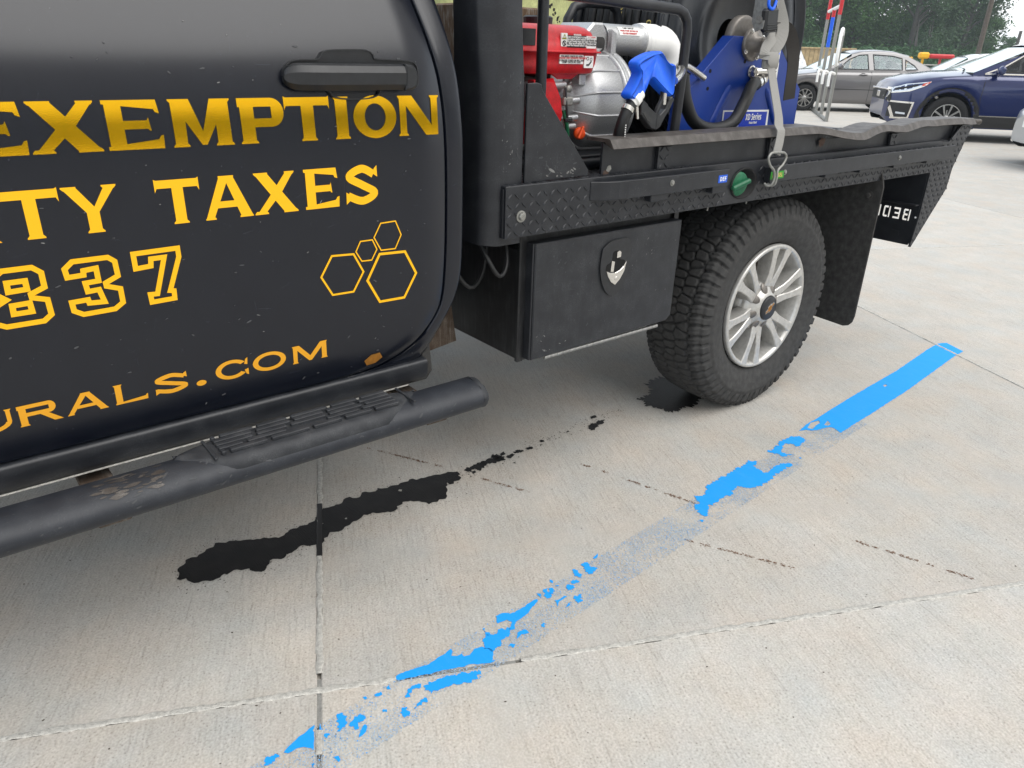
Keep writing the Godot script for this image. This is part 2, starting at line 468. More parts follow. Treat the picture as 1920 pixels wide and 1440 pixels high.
func build_ground():
	var base := S(); base.set_smooth_group(FLAT)
	var R := 500.0
	slab_quad(base, [[-R, -R, -0.014], [R, -R, -0.014], [R, R, -0.014], [-R, R, -0.014]], Vector2.ZERO)
	tag(obj("ground", base, M.concrete[1]), "", "", "", "structure")
	var pave := thing("concrete_pavement", "broomed light grey concrete pavement cast in large slabs", "pavement", Vector3.ZERO, 0.0, "", "structure")
	var sa := [-9.1, -6.1, -3.05, 0.0, 3.0, 6.25, 9.4, 12.5, 15.6, 18.7, 21.8, 24.9, 28.0]
	var tb := [-9.6, -6.6, -3.3, 0.0, 3.45, 6.4, 9.4, 12.4, 15.4, 18.4, 21.4, 24.4]
	for i in sa.size() - 1:
		for j in tb.size() - 1:
			var st := S(); st.set_smooth_group(FLAT)
			var g := 0.0045; var c := 0.003
			var s0: float = sa[i] + g; var s1: float = sa[i + 1] - g; var t0: float = tb[j] + g; var t1: float = tb[j + 1] - g
			var sh := Vector2(fposmod(i * 0.37 + j * 0.71, 1.0), fposmod(i * 0.53 + j * 0.29, 1.0))
			slab_quad(st, [[s0 + c, t0 + c, 0], [s1 - c, t0 + c, 0], [s1 - c, t1 - c, 0], [s0 + c, t1 - c, 0]], sh)
			var o := [[s0, t0], [s1, t0], [s1, t1], [s0, t1]]
			var n := [[s0 + c, t0 + c], [s1 - c, t0 + c], [s1 - c, t1 - c], [s0 + c, t1 - c]]
			for k in 4:
				var l := (k + 1) % 4
				slab_quad(st, [[o[k][0], o[k][1], -0.003], [o[l][0], o[l][1], -0.003], [n[l][0], n[l][1], 0], [n[k][0], n[k][1], 0]], sh)
				slab_quad(st, [[o[k][0], o[k][1], -0.02], [o[l][0], o[l][1], -0.02], [o[l][0], o[l][1], -0.003], [o[k][0], o[k][1], -0.003]], sh)
			obj("concrete_slab", st, M.concrete[(i * 2 + j * 3) % 4], pave)
	# sealant: a wobbly bead lying in each joint, bare and grey where it has gone
	for i in range(1, sa.size() - 1): bead(pave, true, sa[i], -3.3, 9.0 if i < 6 else 24.0, i < 6, [[-0.10, 0.04], [-0.46, -0.17]] if i == 3 else [])
	for j in range(1, tb.size() - 1): bead(pave, false, tb[j], -6.0 if j < 5 else -3.0, 9.0 if j < 5 else 28.0, j < 5, [[0.17, 0.45]] if j == 3 else [])
	# oil has soaked the sealant where the long stain crosses the joint
	var so := S()
	var pts := []
	for k in 12: pts.append(gp(0.0006 * sin(k * 2.1), 0.482 + 0.262 * k / 11.0, 0.0022))
	tube(so, pts, 0.0080, 8, true, 0.2)
	obj("wet_sealant", so, M.sealant_wet, pave)
	build_oil()
	build_blue_line()
	build_ground_marks()

func bead(pave: Node, along_b: bool, at: float, from: float, to: float, near: bool, bare: Array):
	var rows := []; var st := S(); var n := int((to - from) / (0.012 if near else 0.15)); var gone := S(); var grows := []
	for k in n + 1:
		var d := from + (to - from) * k / n
		var is_bare := false
		for b in bare:
			if d > b[0] and d < b[1]: is_bare = true
		var e1 := noise.get_noise_2d(d * 26.0, at * 7.0 + 3.0) * 0.0055 + 0.0075
		var e2 := noise.get_noise_2d(d * 26.0, at * 7.0 + 31.0) * 0.0055 + 0.0075
		var hh := 0.0005 + noise.get_noise_2d(d * 40.0, at + 9.0) * 0.0016
		var mid := noise.get_noise_2d(d * 9.0, at + 70.0) * 0.002
		var q := []
		if is_bare:
			for e in [-0.0075, -0.004, 0.004, 0.0075]: q.append(gp(at + e, d, -0.0035) if along_b else gp(d, at + e, -0.0035))
			grows.append(q)
			if rows.size() > 1: loft(st, rows)
			rows = []
			continue
		for e in [[-e1 * 0.95, -0.0004], [-e1 * 0.8 + mid, hh + 0.0022], [e2 * 0.7 + mid, hh + 0.0017], [e2 * 1.1, 0.0002]]:
			q.append(gp(at + e[0], d, e[1]) if along_b else gp(d, at + e[0], e[1]))
		rows.append(q)
		if grows.size() > 1: loft(gone, grows)
		grows = []
	if rows.size() > 1: loft(st, rows)
	obj("joint_sealant", st, M.sealant, pave)
	if bare.size(): obj("bare_joint", gone, M.sealant_grey, pave)

# outline with a ragged edge
func ragged(poly: PackedVector2Array, amp: float, scale: float, step: float, seed_at: float) -> PackedVector2Array:
	var r := PackedVector2Array(); var n := poly.size()
	for i in n:
		var a := poly[i]; var b := poly[(i + 1) % n]
		var k := maxi(1, int(a.distance_to(b) / step))
		var nn := (b - a).orthogonal().normalized()
		for j in k:
			var p := a.lerp(b, float(j) / k)
			var d := noise.get_noise_3d(p.x * scale, p.y * scale, seed_at)
			var e := noise.get_noise_3d(p.x * scale * 3.7, p.y * scale * 3.7, seed_at + 9.0)
			r.append(p + nn * (d * 1.3 + e * 0.7) * amp)
	return r

func flat_poly(st: SurfaceTool, poly: PackedVector2Array, y: float) -> bool:
	var t := Geometry2D.triangulate_polygon(poly)
	st.set_smooth_group(FLAT)
	for i in range(0, t.size(), 3):
		tri(st, Vector3(poly[t[i]].x, y, poly[t[i]].y), Vector3(poly[t[i + 1]].x, y, poly[t[i + 1]].y), Vector3(poly[t[i + 2]].x, y, poly[t[i + 2]].y))
	return t.size() > 0

func sheet(n: String, poly: PackedVector2Array, amp: float, step: float, y: float, mt: Material, parent: Node, holes := []) -> Node:
	var polys := [ragged(poly, amp, 55.0, step, parent.get_child_count() * 1.7)]
	if Geometry2D.triangulate_polygon(polys[0]).is_empty(): polys = [ragged(poly, amp * 0.4, 28.0, step * 2.0, parent.get_child_count() * 1.7)]
	if Geometry2D.triangulate_polygon(polys[0]).is_empty(): polys = [poly]
	for h in holes:
		# cut through the hole's middle, so that no piece has a hole in it
		var mid: Vector2 = Vector2.ZERO
		for q in h: mid += q
		mid /= h.size()
		var out := []
		for q in polys:
			for side in [pl([mid.x - 9, -20, mid.x, -20, mid.x, 20, mid.x - 9, 20]), pl([mid.x, -20, mid.x + 9, -20, mid.x + 9, 20, mid.x, 20])]:
				for part in Geometry2D.intersect_polygons(q, side):
					for left in Geometry2D.clip_polygons(part, h): out.append(left)
		polys = out
	var st := S()
	for q in polys: flat_poly(st, q, y)
	return obj(n, st, mt, parent)

func blob(c: Vector2, r: float, n := 9, stretch := 1.0, an := 0.0) -> PackedVector2Array:
	var o := PackedVector2Array()
	for i in n:
		var rr := r * rng.randf_range(0.6, 1.15)
		o.append(c + Vector2(cos(TAU * i / n) * rr * stretch, sin(TAU * i / n) * rr).rotated(an))
	return o

func build_oil():
	var o := thing("oil_stain", "long black oil stain streaked over the concrete beside the running board", "oil stain", Vector3(-1.7, 0, -0.25), 0.0, "", "stuff")
	o.remove_meta("kind")
	var holder := Node3D.new(); holder.name = "streak"
	var main := pl([-2.18,-0.239,-2.167,-0.279,-2.139,-0.303,-2.105,-0.313,-2.096,-0.313,-2.062,-0.327,-2.052,-0.332,-2.016,-0.324,-1.991,-0.308,-1.964,-0.298,-1.928,-0.272,-1.889,-0.259,-1.866,-0.268,-1.837,-0.273,-1.815,-0.27,-1.79,-0.272,-1.762,-0.292,-1.733,-0.317,-1.722,-0.316,-1.69,-0.318,-1.674,-0.313,-1.64,-0.326,-1.623,-0.313,-1.595,-0.324,-1.574,-0.32,-1.559,-0.32,-1.54,-0.326,-1.532,-0.313,-1.498,-0.308,-1.469,-0.307,-1.442,-0.303,-1.431,-0.311,-1.412,-0.302,-1.38,-0.287,-1.353,-0.28,-1.323,-0.279,-1.297,-0.269,-1.272,-0.259,-1.279,-0.239,-1.305,-0.217,-1.338,-0.209,-1.343,-0.224,-1.387,-0.158,-1.401,-0.146,-1.42,-0.144,-1.456,-0.152,-1.482,-0.189,-1.518,-0.208,-1.544,-0.197,-1.558,-0.183,-1.59,-0.192,-1.62,-0.21,-1.648,-0.217,-1.672,-0.206,-1.706,-0.197,-1.737,-0.187,-1.768,-0.193,-1.795,-0.178,-1.808,-0.162,-1.83,-0.166,-1.855,-0.182,-1.879,-0.178,-1.908,-0.169,-1.923,-0.162,-1.947,-0.168,-1.964,-0.161,-1.984,-0.139,-1.995,-0.139,-2.009,-0.149,-2.015,-0.173,-2.046,-0.179,-2.077,-0.191,-2.101,-0.181,-2.117,-0.18,-2.131,-0.195,-2.148,-0.2,-2.162,-0.218])
	for i in main.size(): main[i] -= Vector2(-1.7, -0.25)
	sheet("stain_patch", main, 0.026, 0.004, 0.0016, M.oil, o, [blob(Vector2(-0.07, 0.0), 0.006), blob(Vector2(0.21, -0.02), 0.007), blob(Vector2(0.0, 0.02), 0.004)])
	for q in [[-1.255,-0.252,-1.227,-0.261,-1.201,-0.26,-1.188,-0.268,-1.171,-0.261,-1.167,-0.245,-1.188,-0.229,-1.212,-0.22,-1.22,-0.239,-1.245,-0.236], [-1.172,-0.266,-1.153,-0.27,-1.122,-0.266,-1.117,-0.281,-1.1,-0.264,-1.103,-0.23,-1.136,-0.231,-1.163,-0.241,-1.182,-0.246], [-1.127,-0.274,-1.097,-0.276,-1.087,-0.25,-1.096,-0.229,-1.124,-0.232], [-1.085,-0.244,-1.053,-0.248,-1.048,-0.236,-1.076,-0.224], [-1.091,-0.271,-1.068,-0.278,-1.073,-0.258,-1.092,-0.258], [-1.042,-0.255,-1.011,-0.256,-1.01,-0.241,-1.04,-0.24], [-0.99,-0.251,-0.966,-0.247,-0.967,-0.234,-0.99,-0.236], [-1.091,-0.199,-1.076,-0.197,-1.085,-0.186], [-0.915,-0.26,-0.9,-0.259,-0.903,-0.251,-0.917,-0.252], [-1.239,-0.232,-1.226,-0.231,-1.228,-0.219,-1.244,-0.218], [-0.697,-0.237,-0.675,-0.254,-0.648,-0.251,-0.62,-0.259,-0.6,-0.244,-0.629,-0.227,-0.651,-0.227,-0.686,-0.209,-0.705,-0.212], [-0.628,-0.298,-0.601,-0.296,-0.611,-0.28,-0.637,-0.282], [-0.789,-0.261,-0.774,-0.26,-0.776,-0.252,-0.792,-0.252]]:
		var b := pl(q)
		for i in b.size(): b[i] -= Vector2(-1.7, -0.25)
		sheet("oil_spot", b, 0.009, 0.003, 0.0016, M.oil, o)
	var st := S()
	for k in 420:
		var i := rng.randi_range(0, main.size() - 1)
		var p := main[i] + Vector2(rng.randfn() * 0.03, rng.randfn() * 0.018)
		flat_poly(st, blob(p, rng.randf_range(0.0006, 0.0024), 6), 0.0012)
	for k in 160:
		var d := rng.randf()
		flat_poly(st, blob(Vector2(0.42 + d * 0.8, 0.02 - d * 0.05) + Vector2(0, rng.randfn() * 0.016), rng.randf_range(0.0008, 0.003), 6), 0.0012)
	tag(obj("oil_specks", st, M.oil_edge, o), "", "", "", "stuff")
	holder.free()
	var o2 := thing("oil_stain", "round black oil stain on the concrete against the rear tyre", "oil stain", Vector3(-0.2, 0, -0.33))
	var p2 := pl([-0.349,-0.302,-0.289,-0.304,-0.239,-0.34,-0.214,-0.375,-0.156,-0.403,-0.085,-0.395,-0.016,-0.362,-0.004,-0.298,-0.028,-0.193,-0.09,-0.158,-0.139,-0.155,-0.193,-0.131,-0.243,-0.131,-0.297,-0.127,-0.336,-0.149,-0.356,-0.186,-0.362,-0.238])
	for i in p2.size(): p2[i] -= Vector2(-0.2, -0.33)
	sheet("stain_patch", p2, 0.022, 0.004, 0.0016, M.oil, o2)

func build_blue_line():
	var o := thing("painted_line", "bright blue parking line on the concrete, badly worn in its nearer half", "painted line", Vector3(-0.5, 0, 0.33))
	var off := Vector2(-0.5, 0.33)
	var Y := 0.0014
	# the sound far end, with two chips
	var far := pl([1.378,0.124,1.434,0.144,1.381,0.248,1.277,0.252,0.669,0.313,0.353,0.335,0.167,0.346,0.063,0.353,0.069,0.336,0.078,0.316,0.072,0.301,0.047,0.294,0.017,0.289,-0.013,0.278,-0.022,0.261,-0.05,0.252,-0.06,0.251,0.019,0.236,0.092,0.232,0.185,0.223,0.428,0.203,0.849,0.177,1.262,0.132])
	var holes := [pl([-0.007,0.256,0.045,0.238,0.088,0.246,0.076,0.26,0.041,0.263,0.002,0.273]), pl([0.072,0.279,0.118,0.267,0.098,0.292,0.075,0.292]), pl([0.637,0.223,0.658,0.224,0.655,0.235,0.628,0.237])]
	var mids := [pl([-0.291,0.272,-0.259,0.275,-0.208,0.263,-0.162,0.255,-0.123,0.257,-0.093,0.274,-0.1,0.305,-0.137,0.313,-0.166,0.322,-0.173,0.307,-0.172,0.288,-0.195,0.282,-0.227,0.289,-0.259,0.304,-0.257,0.324,-0.235,0.34,-0.26,0.336,-0.279,0.332,-0.281,0.307,-0.29,0.291]),
		pl([-0.746,0.305,-0.735,0.317,-0.71,0.319,-0.687,0.309,-0.667,0.296,-0.62,0.292,-0.583,0.286,-0.541,0.287,-0.492,0.283,-0.446,0.281,-0.405,0.274,-0.39,0.289,-0.393,0.3,-0.422,0.303,-0.431,0.327,-0.434,0.35,-0.419,0.361,-0.395,0.361,-0.37,0.349,-0.335,0.351,-0.311,0.364,-0.296,0.383,-0.339,0.384,-0.386,0.385,-0.468,0.394,-0.513,0.398,-0.549,0.392,-0.561,0.376,-0.577,0.356,-0.608,0.358,-0.644,0.379,-0.667,0.366,-0.7,0.369,-0.718,0.378,-0.749,0.371,-0.771,0.384,-0.806,0.399,-0.815,0.392,-0.801,0.37,-0.798,0.347,-0.767,0.343,-0.75,0.325]),
		pl([-0.84,0.406,-0.827,0.408,-0.829,0.417,-0.841,0.415]), pl([-0.243,0.367,-0.232,0.37,-0.241,0.378])]
	var near := [[-1.9,0.392,-1.888,0.389,-1.856,0.394,-1.82,0.404,-1.796,0.4,-1.747,0.395,-1.749,0.404,-1.758,0.414,-1.748,0.423,-1.734,0.422,-1.736,0.434,-1.722,0.44,-1.702,0.428,-1.682,0.434,-1.67,0.454,-1.674,0.466,-1.691,0.485,-1.682,0.485,-1.698,0.487,-1.742,0.463,-1.8,0.44,-1.858,0.42,-1.896,0.403], [-1.684,0.443,-1.669,0.416,-1.651,0.413,-1.641,0.415,-1.618,0.413,-1.593,0.423,-1.595,0.43,-1.615,0.445,-1.631,0.444,-1.645,0.46,-1.657,0.453,-1.669,0.457],
		[-1.65,0.385,-1.644,0.385,-1.643,0.409,-1.65,0.412], [-1.594,0.368,-1.57,0.372,-1.559,0.384,-1.541,0.386,-1.513,0.387,-1.483,0.379,-1.47,0.383,-1.473,0.391,-1.498,0.398,-1.522,0.409,-1.543,0.413,-1.566,0.417,-1.584,0.434,-1.597,0.429,-1.575,0.411,-1.58,0.395,-1.599,0.395,-1.608,0.393], [-1.587,0.445,-1.564,0.449,-1.565,0.464,-1.582,0.458,-1.601,0.464], [-1.865,0.464,-1.851,0.452,-1.825,0.452,-1.787,0.465,-1.73,0.488,-1.731,0.495,-1.754,0.501,-1.78,0.5,-1.793,0.499,-1.803,0.488,-1.814,0.483,-1.832,0.48,-1.848,0.475,-1.858,0.481,-1.856,0.469],
		[-1.906,0.458,-1.89,0.44,-1.877,0.44,-1.859,0.442,-1.87,0.45,-1.885,0.451], [-1.909,0.486,-1.882,0.48,-1.872,0.481,-1.875,0.491,-1.899,0.497,-1.91,0.494], [-1.928,0.477,-1.921,0.479,-1.927,0.494,-1.932,0.499,-1.934,0.49], [-1.958,0.409,-1.94,0.41,-1.943,0.419,-1.958,0.415], [-1.927,0.407,-1.918,0.404,-1.921,0.417,-1.928,0.413], [-1.981,0.399,-1.974,0.401,-1.974,0.408,-1.981,0.409], [-1.968,0.454,-1.959,0.457,-1.958,0.463,-1.968,0.461], [-2.039,0.453,-2.022,0.438,-2.005,0.433,-2.002,0.441,-2.008,0.453,-2.019,0.459,-2.031,0.465], [-2.049,0.414,-2.042,0.405,-2.034,0.416,-2.038,0.438,-2.044,0.446,-2.06,0.451,-2.064,0.448], [-2.037,0.488,-2.021,0.47,-2.009,0.466,-2.009,0.473,-2.018,0.483], [-2.172,0.431,-2.155,0.42,-2.134,0.413,-2.122,0.411,-2.096,0.404,-2.119,0.452,-2.124,0.461,-2.124,0.454,-2.136,0.442,-2.147,0.437,-2.159,0.438], [-2.103,0.44,-2.084,0.406,-2.092,0.434,-2.097,0.439], [-2.214,0.436,-2.207,0.426,-2.189,0.423,-2.185,0.427,-2.199,0.438,-2.209,0.441], [-2.099,0.5,-2.089,0.502,-2.09,0.513,-2.095,0.516], [-2.145,0.494,-2.138,0.487,-2.14,0.498], [-2.086,0.436,-2.083,0.44,-2.087,0.449,-2.09,0.445],
		[-1.418,0.37,-1.41,0.373,-1.413,0.387,-1.422,0.393,-1.43,0.385], [-1.435,0.363,-1.422,0.367,-1.432,0.388,-1.43,0.4,-1.444,0.397,-1.448,0.384], [-1.457,0.365,-1.451,0.372,-1.458,0.387,-1.463,0.379], [-1.437,0.413,-1.422,0.419,-1.405,0.416,-1.4,0.422,-1.428,0.425,-1.446,0.437], [-1.433,0.449,-1.414,0.442,-1.415,0.449,-1.426,0.451], [-1.383,0.433,-1.362,0.437,-1.385,0.461,-1.395,0.449], [-1.376,0.388,-1.356,0.397,-1.374,0.415,-1.384,0.403], [-1.354,0.38,-1.331,0.391,-1.34,0.401,-1.356,0.387], [-1.314,0.348,-1.306,0.354,-1.31,0.384,-1.321,0.387,-1.324,0.363], [-1.281,0.344,-1.261,0.349,-1.268,0.365,-1.256,0.376,-1.261,0.39,-1.289,0.389,-1.291,0.376,-1.279,0.362], [-1.232,0.347,-1.206,0.339,-1.216,0.347,-1.232,0.35], [-1.395,0.349,-1.388,0.352,-1.399,0.363], [-1.395,0.371,-1.388,0.374,-1.396,0.381], [-1.631,0.466,-1.62,0.472,-1.623,0.478,-1.633,0.471], [-1.522,0.461,-1.511,0.463,-1.522,0.471,-1.527,0.469], [-1.326,0.43,-1.319,0.432,-1.325,0.441]]
	for q in [[far, holes]]:
		sheet("paint_flake", moved(q[0], off), 0.0022, 0.006, Y, M.blue_paint, o, holes.map(func(h): return moved(h, off)))
	for q in mids: sheet("paint_flake", moved(q, off), 0.009, 0.004, Y, M.blue_paint, o)
	for q in near: sheet("paint_flake", moved(pl(q), off), 0.008, 0.003, Y, M.blue_paint, o)
	# what is left in the pores between the flakes
	var st := S(); var fine := S()
	for k in 36000:
		var s := rng.randf()
		var x := lerpf(-2.26, 0.22, s)
		var zc := 0.33 + lerpf(0.155, -0.02, clampf((x + 2.26) / 2.5, 0, 1)) + rng.randf_range(-0.062, 0.062)
		var d := noise.get_noise_2d(x * 6.0, zc * 9.0)
		if d < rng.randf_range(-0.5, 0.25): continue
		var r := rng.randf_range(0.0006, 0.0018)
		flat_poly(st if rng.randf() < 0.07 else fine, blob(Vector2(x, zc) - off, r, 5), 0.001)
	tag(obj("paint_specks", st, M.blue_paint, o), "", "", "", "stuff")
	tag(obj("paint_film", fine, M.blue_trace, o), "", "", "", "stuff")

func moved(a: PackedVector2Array, off: Vector2) -> PackedVector2Array:
	var r := PackedVector2Array()
	for p in a: r.append(p - off)
	return r

func build_ground_marks():
	var marks := [[[-1.44,-0.575,-1.301,-0.319], "faint brown scrape on the concrete near the oil streak's upper side"], [[-1.235,-0.174,-1.163,-0.027], "short brown scrape on the concrete below the oil streak's thin end"], [[-0.902,-0.055,-0.768,0.365], "long brown scrape on the concrete running up to the blue paint"], [[-0.953,0.443,-0.81,0.713], "brown scrape on the concrete beyond the worn blue paint, left of another"], [[-0.549,0.745,-0.439,1.054], "brown scrape on the concrete at the right, close to the far joint"]]
	for mk in marks:
		var a := Vector2(mk[0][0], mk[0][1]); var b := Vector2(mk[0][2], mk[0][3])
		var c := (a + b) / 2
		var st := S()
		for k in int(a.distance_to(b) * 900):
			var d := rng.randf()
			if noise.get_noise_2d(d * 7.0, a.x * 5.0) < -0.16: continue
			flat_poly(st, blob(a.lerp(b, d) - c + Vector2(rng.randfn(), rng.randfn()) * 0.0032, rng.randf_range(0.0006, 0.0021), 5, 2.0, (b - a).angle() + rng.randf_range(-0.6, 0.6)), 0.0009)
		var o := obj("scrape_mark", st, M.brown_trace)
		o.position = Vector3(c.x, 0, c.y)
		tag(o, mk[1], "scrape mark", "scrape marks in the concrete", "stuff")
	# grit and bits lying about
	var g := S()
	for k in 220:
		var p := Vector2(rng.randf_range(-2.6, 2.2), rng.randf_range(-0.6, 1.1))
		flat_poly(g, blob(p, rng.randf_range(0.0007, 0.0022), 6, 1.6, rng.randf() * TAU), 0.0009)
	tag(obj("dark_grit", g, M.grit), "tiny dark specks of grit scattered over the concrete", "grit", "", "stuff")

# ------------------------------------------------------------------ lettering
func rc(x0: float, y0: float, x1: float, y1: float) -> PackedVector2Array: return pl([x0, y0, x1, y0, x1, y1, x0, y1])

# simple polygons that make up a wide capital of width w and height h, stem a, bar b
func glyph(ch: String, w: float, h: float, a: float, b: float) -> Array:
	var k := 0.045 * h
	var g := []
	var foot := func(x0: float, x1: float): g.append(pl([x0 - k, 0, x1 + k, 0, x1 + k, k * 0.6, x1, k * 1.7, x0, k * 1.7, x0 - k, k * 0.6]))
	var head := func(x0: float, x1: float): g.append(pl([x0 - k, h, x0 - k, h - k * 0.6, x0, h - k * 1.7, x1, h - k * 1.7, x1 + k, h - k * 0.6, x1 + k, h]))
	match ch:
		"E", "L":
			g.append(rc(0, 0, a, h))
			g.append(pl([-k, 0, w, 0, w + k * 0.4, b + 0.09 * h, w - k, b + 0.07 * h, w - k * 2, b, -k, b * 0.4]))
			if ch == "L":
				(head as Callable).call(0.0, a)
			else:
				g.append(pl([-k, h, w - k, h, w - k * 0.2, h - b - 0.09 * h, w - k * 2, h - b - 0.06 * h, w - k * 2.6, h - b, -k, h - b * 0.4]))
				g.append(pl([0, h * 0.5 - b * 0.45, w * 0.74, h * 0.5 - b * 0.45, w * 0.77, h * 0.5 - b * 0.45 - 0.04 * h, w * 0.80, h * 0.5 - b * 0.45 - 0.04 * h, w * 0.77, h * 0.5 + b * 0.45 + 0.06 * h, w * 0.74, h * 0.5 + b * 0.45, 0, h * 0.5 + b * 0.45]))
		"T":
			g.append(rc(w / 2 - a / 2, 0, w / 2 + a / 2, h)); (foot as Callable).call(w / 2 - a / 2, w / 2 + a / 2)
			g.append(pl([0, h + k * 0.6, k, h, w - k, h, w, h + k * 0.6, w, h - b - 0.09 * h, w - k, h - b, k, h - b, 0, h - b - 0.09 * h]))
		"I":
			g.append(rc(0, 0, a, h)); (foot as Callable).call(0.0, a); (head as Callable).call(0.0, a)
		"X":
			var d := a * 1.12
			g.append(pl([0, 0, d * 0.72, 0, w * 0.5 + d * 0.5, h * 0.5, w - k, h, w - d * 0.75 - k, h, w * 0.5 - d * 0.42, h * 0.5]))
			g.append(pl([0, h, d * 1.15, h, w, 0, w - d * 1.25, 0]))
			for q in [[0.0, d * 0.9], [w - d * 1.2, w - k]]: (foot as Callable).call(q[0], q[1])
			for q in [[k, d * 1.1], [w - d * 0.9, w - k * 2]]: (head as Callable).call(q[0], q[1])
		"M":
			g.append(pl([k, 0, k + a * 0.8, 0, k + a * 0.9, h, k, h])); g.append(pl([w - k - a, 0, w - k, 0, w - k, h, w - k - a, h]))
			g.append(pl([k, h, k + a * 1.25, h, w * 0.5, h * 0.32, w - k - a * 1.25, h, w - k, h, w * 0.54, h * 0.03, w * 0.46, h * 0.03]))
			(foot as Callable).call(k, k + a * 0.8); (foot as Callable).call(w - k - a, w - k); (head as Callable).call(k, k + a * 1.1); (head as Callable).call(w - k - a * 1.1, w - k)
		"N":
			g.append(rc(k, 0, k + a * 0.62, h)); g.append(rc(w - k - a * 0.62, 0, w - k, h))
			g.append(pl([k, h, k + a * 1.2, h, w - k, 0.0, w - k - a * 1.2, 0.0]))
			(foot as Callable).call(k, k + a * 0.62); (head as Callable).call(k, k + a); (head as Callable).call(w - k - a * 0.62, w - k)
		"P", "R":
			g.append(rc(0, 0, a, h)); (foot as Callable).call(0.0, a)
			var m := h * (0.36 if ch == "P" else 0.44)
			var r := (h - m) / 2
			var o := PackedVector2Array(); var i := PackedVector2Array()
			for q in 13:
				var t := -PI / 2 + PI * q / 12.0
				o.append(Vector2(w * (1.0 if ch == "P" else 0.9) - r * 0.95 + cos(t) * r * 0.95, m + r + sin(t) * r))
				i.append(Vector2(w * (1.0 if ch == "P" else 0.9) - r * 0.95 + cos(t) * (r * 0.95 - a * 0.95), m + r + sin(t) * (r - b)))
			var ring := PackedVector2Array([Vector2(-k, h), Vector2(-k, h - b), Vector2(a, h - b)])
			i.reverse()
			ring.append_array(i); ring.append(Vector2(a, m + b)); ring.append(Vector2(a, m)); ring.append_array(o)
			g.append(ring)
			if ch == "R": g.append(pl([w * 0.42, m + b * 0.6, w * 0.42 + a * 1.1, m + b * 0.6, w + k, 0, w - a * 1.1, 0]))
		"A":
			g.append(pl([0, 0, a * 0.75, 0, w * 0.5, h * 0.83, w * 0.5, h, w * 0.5 - a * 0.62, h])); g.append(pl([w - a * 1.15, 0, w, 0, w * 0.5 + a * 0.62, h, w * 0.5, h, w * 0.5, h * 0.83]))
			g.append(rc(w * 0.26, h * 0.26, w * 0.72, h * 0.26 + b * 0.85))
			(foot as Callable).call(k, a * 0.8); (foot as Callable).call(w - a * 1.15, w - k); (head as Callable).call(w * 0.5 - a * 0.55, w * 0.5 + a * 0.55)
		"Y":
			g.append(rc(w * 0.5 - a / 2, 0, w * 0.5 + a / 2, h * 0.48)); (foot as Callable).call(w * 0.5 - a / 2, w * 0.5 + a / 2)
			g.append(pl([0, h, a * 1.1, h, w * 0.5 + a / 2, h * 0.44, w * 0.5 - a / 2, h * 0.44])); g.append(pl([w, h, w - a * 0.9, h, w * 0.5 - a * 0.1, h * 0.44, w * 0.5 + a / 2, h * 0.44]))
			(head as Callable).call(k, a); (head as Callable).call(w - a, w - k)
		"O":
			for sd in [0.0, PI]:
				var o := PackedVector2Array(); var i := PackedVector2Array()
				for q in 19:
					var t: float = sd + PI * q / 18.0
					o.append(Vector2(w / 2 + cos(t) * w / 2, h / 2 + sin(t) * h * 0.52))
					i.append(Vector2(w / 2 + cos(t) * (w / 2 - a), h / 2 + sin(t) * (h * 0.52 - b)))
				i.reverse(); o.append_array(i); g.append(o)
		"C":
			var o := PackedVector2Array(); var i := PackedVector2Array()
			for q in 25:
				var t := 0.62 + (TAU - 1.24) * q / 24.0
				o.append(Vector2(w / 2 + cos(t) * w / 2, h / 2 + sin(t) * h * 0.52))
				i.append(Vector2(w / 2 + cos(t) * (w / 2 - a), h / 2 + sin(t) * (h * 0.52 - b)))
			i.reverse(); o.append_array(i); g.append(o)
			g.append(pl([w * 0.88, h * 0.66, w * 0.98, h * 0.62, w * 1.0, h * 1.0, w * 0.93, h * 0.93])); g.append(pl([w * 0.88, h * 0.34, w * 1.0, h * 0.40, w * 1.0, 0.04 * h, w * 0.93, 0.10 * h]))
		"S":
			var c := smooth_line(pl([w * 0.95 - b / 2, h * 0.76, w * 0.5, h * 1.01 - b / 2, b * 0.62, h * 0.73, w * 0.5, h * 0.5, w - b * 0.62, h * 0.27, w * 0.5, b / 2 - 0.01 * h, b * 0.35, h * 0.24]), 44)
			for q in Geometry2D.offset_polyline(c, b * 0.56, Geometry2D.JOIN_ROUND, Geometry2D.END_BUTT): g.append(q)
			g.append(pl([w * 0.86, h * 0.76, w * 0.98, h * 0.68, w * 0.97, h * 0.98, w * 0.88, h * 0.9])); g.append(pl([w * 0.0, h * 0.02, w * 0.1, h * 0.1, w * 0.13, h * 0.26, w * 0.01, h * 0.34]))
		"U":
			g.append(rc(k, h * 0.4, k + a, h)); g.append(rc(w - k - a * 0.6, h * 0.4, w - k, h)); (head as Callable).call(k, k + a); (head as Callable).call(w - k - a * 0.6, w - k)
			var o := PackedVector2Array(); var i := PackedVector2Array()
			for q in 13:
				var t := PI + PI * q / 12.0
				o.append(Vector2(w / 2 + cos(t) * (w / 2 - k), h * 0.42 + sin(t) * h * 0.43)); i.append(Vector2(w / 2 + cos(t) * (w / 2 - k - a * 0.8), h * 0.42 + sin(t) * (h * 0.43 - b)))
			i.reverse(); o.append_array(i); g.append(o)
		".":
			g.append(circle(Vector2(w / 2, w / 2 * 0.62), w / 2, w / 2 * 0.62, 16))
	# later pieces give way to earlier ones, so that no two lie in one plane
	var out := []
	for p in g:
		if Geometry2D.is_polygon_clockwise(p): p.reverse()
		var left := [p]
		for q in out:
			var nx := []
			for l in left: nx.append_array(Geometry2D.clip_polygons(l, q))
			left = nx
		for l in left:
			if l.size() > 2 and not Geometry2D.is_polygon_clockwise(l): out.append(l)
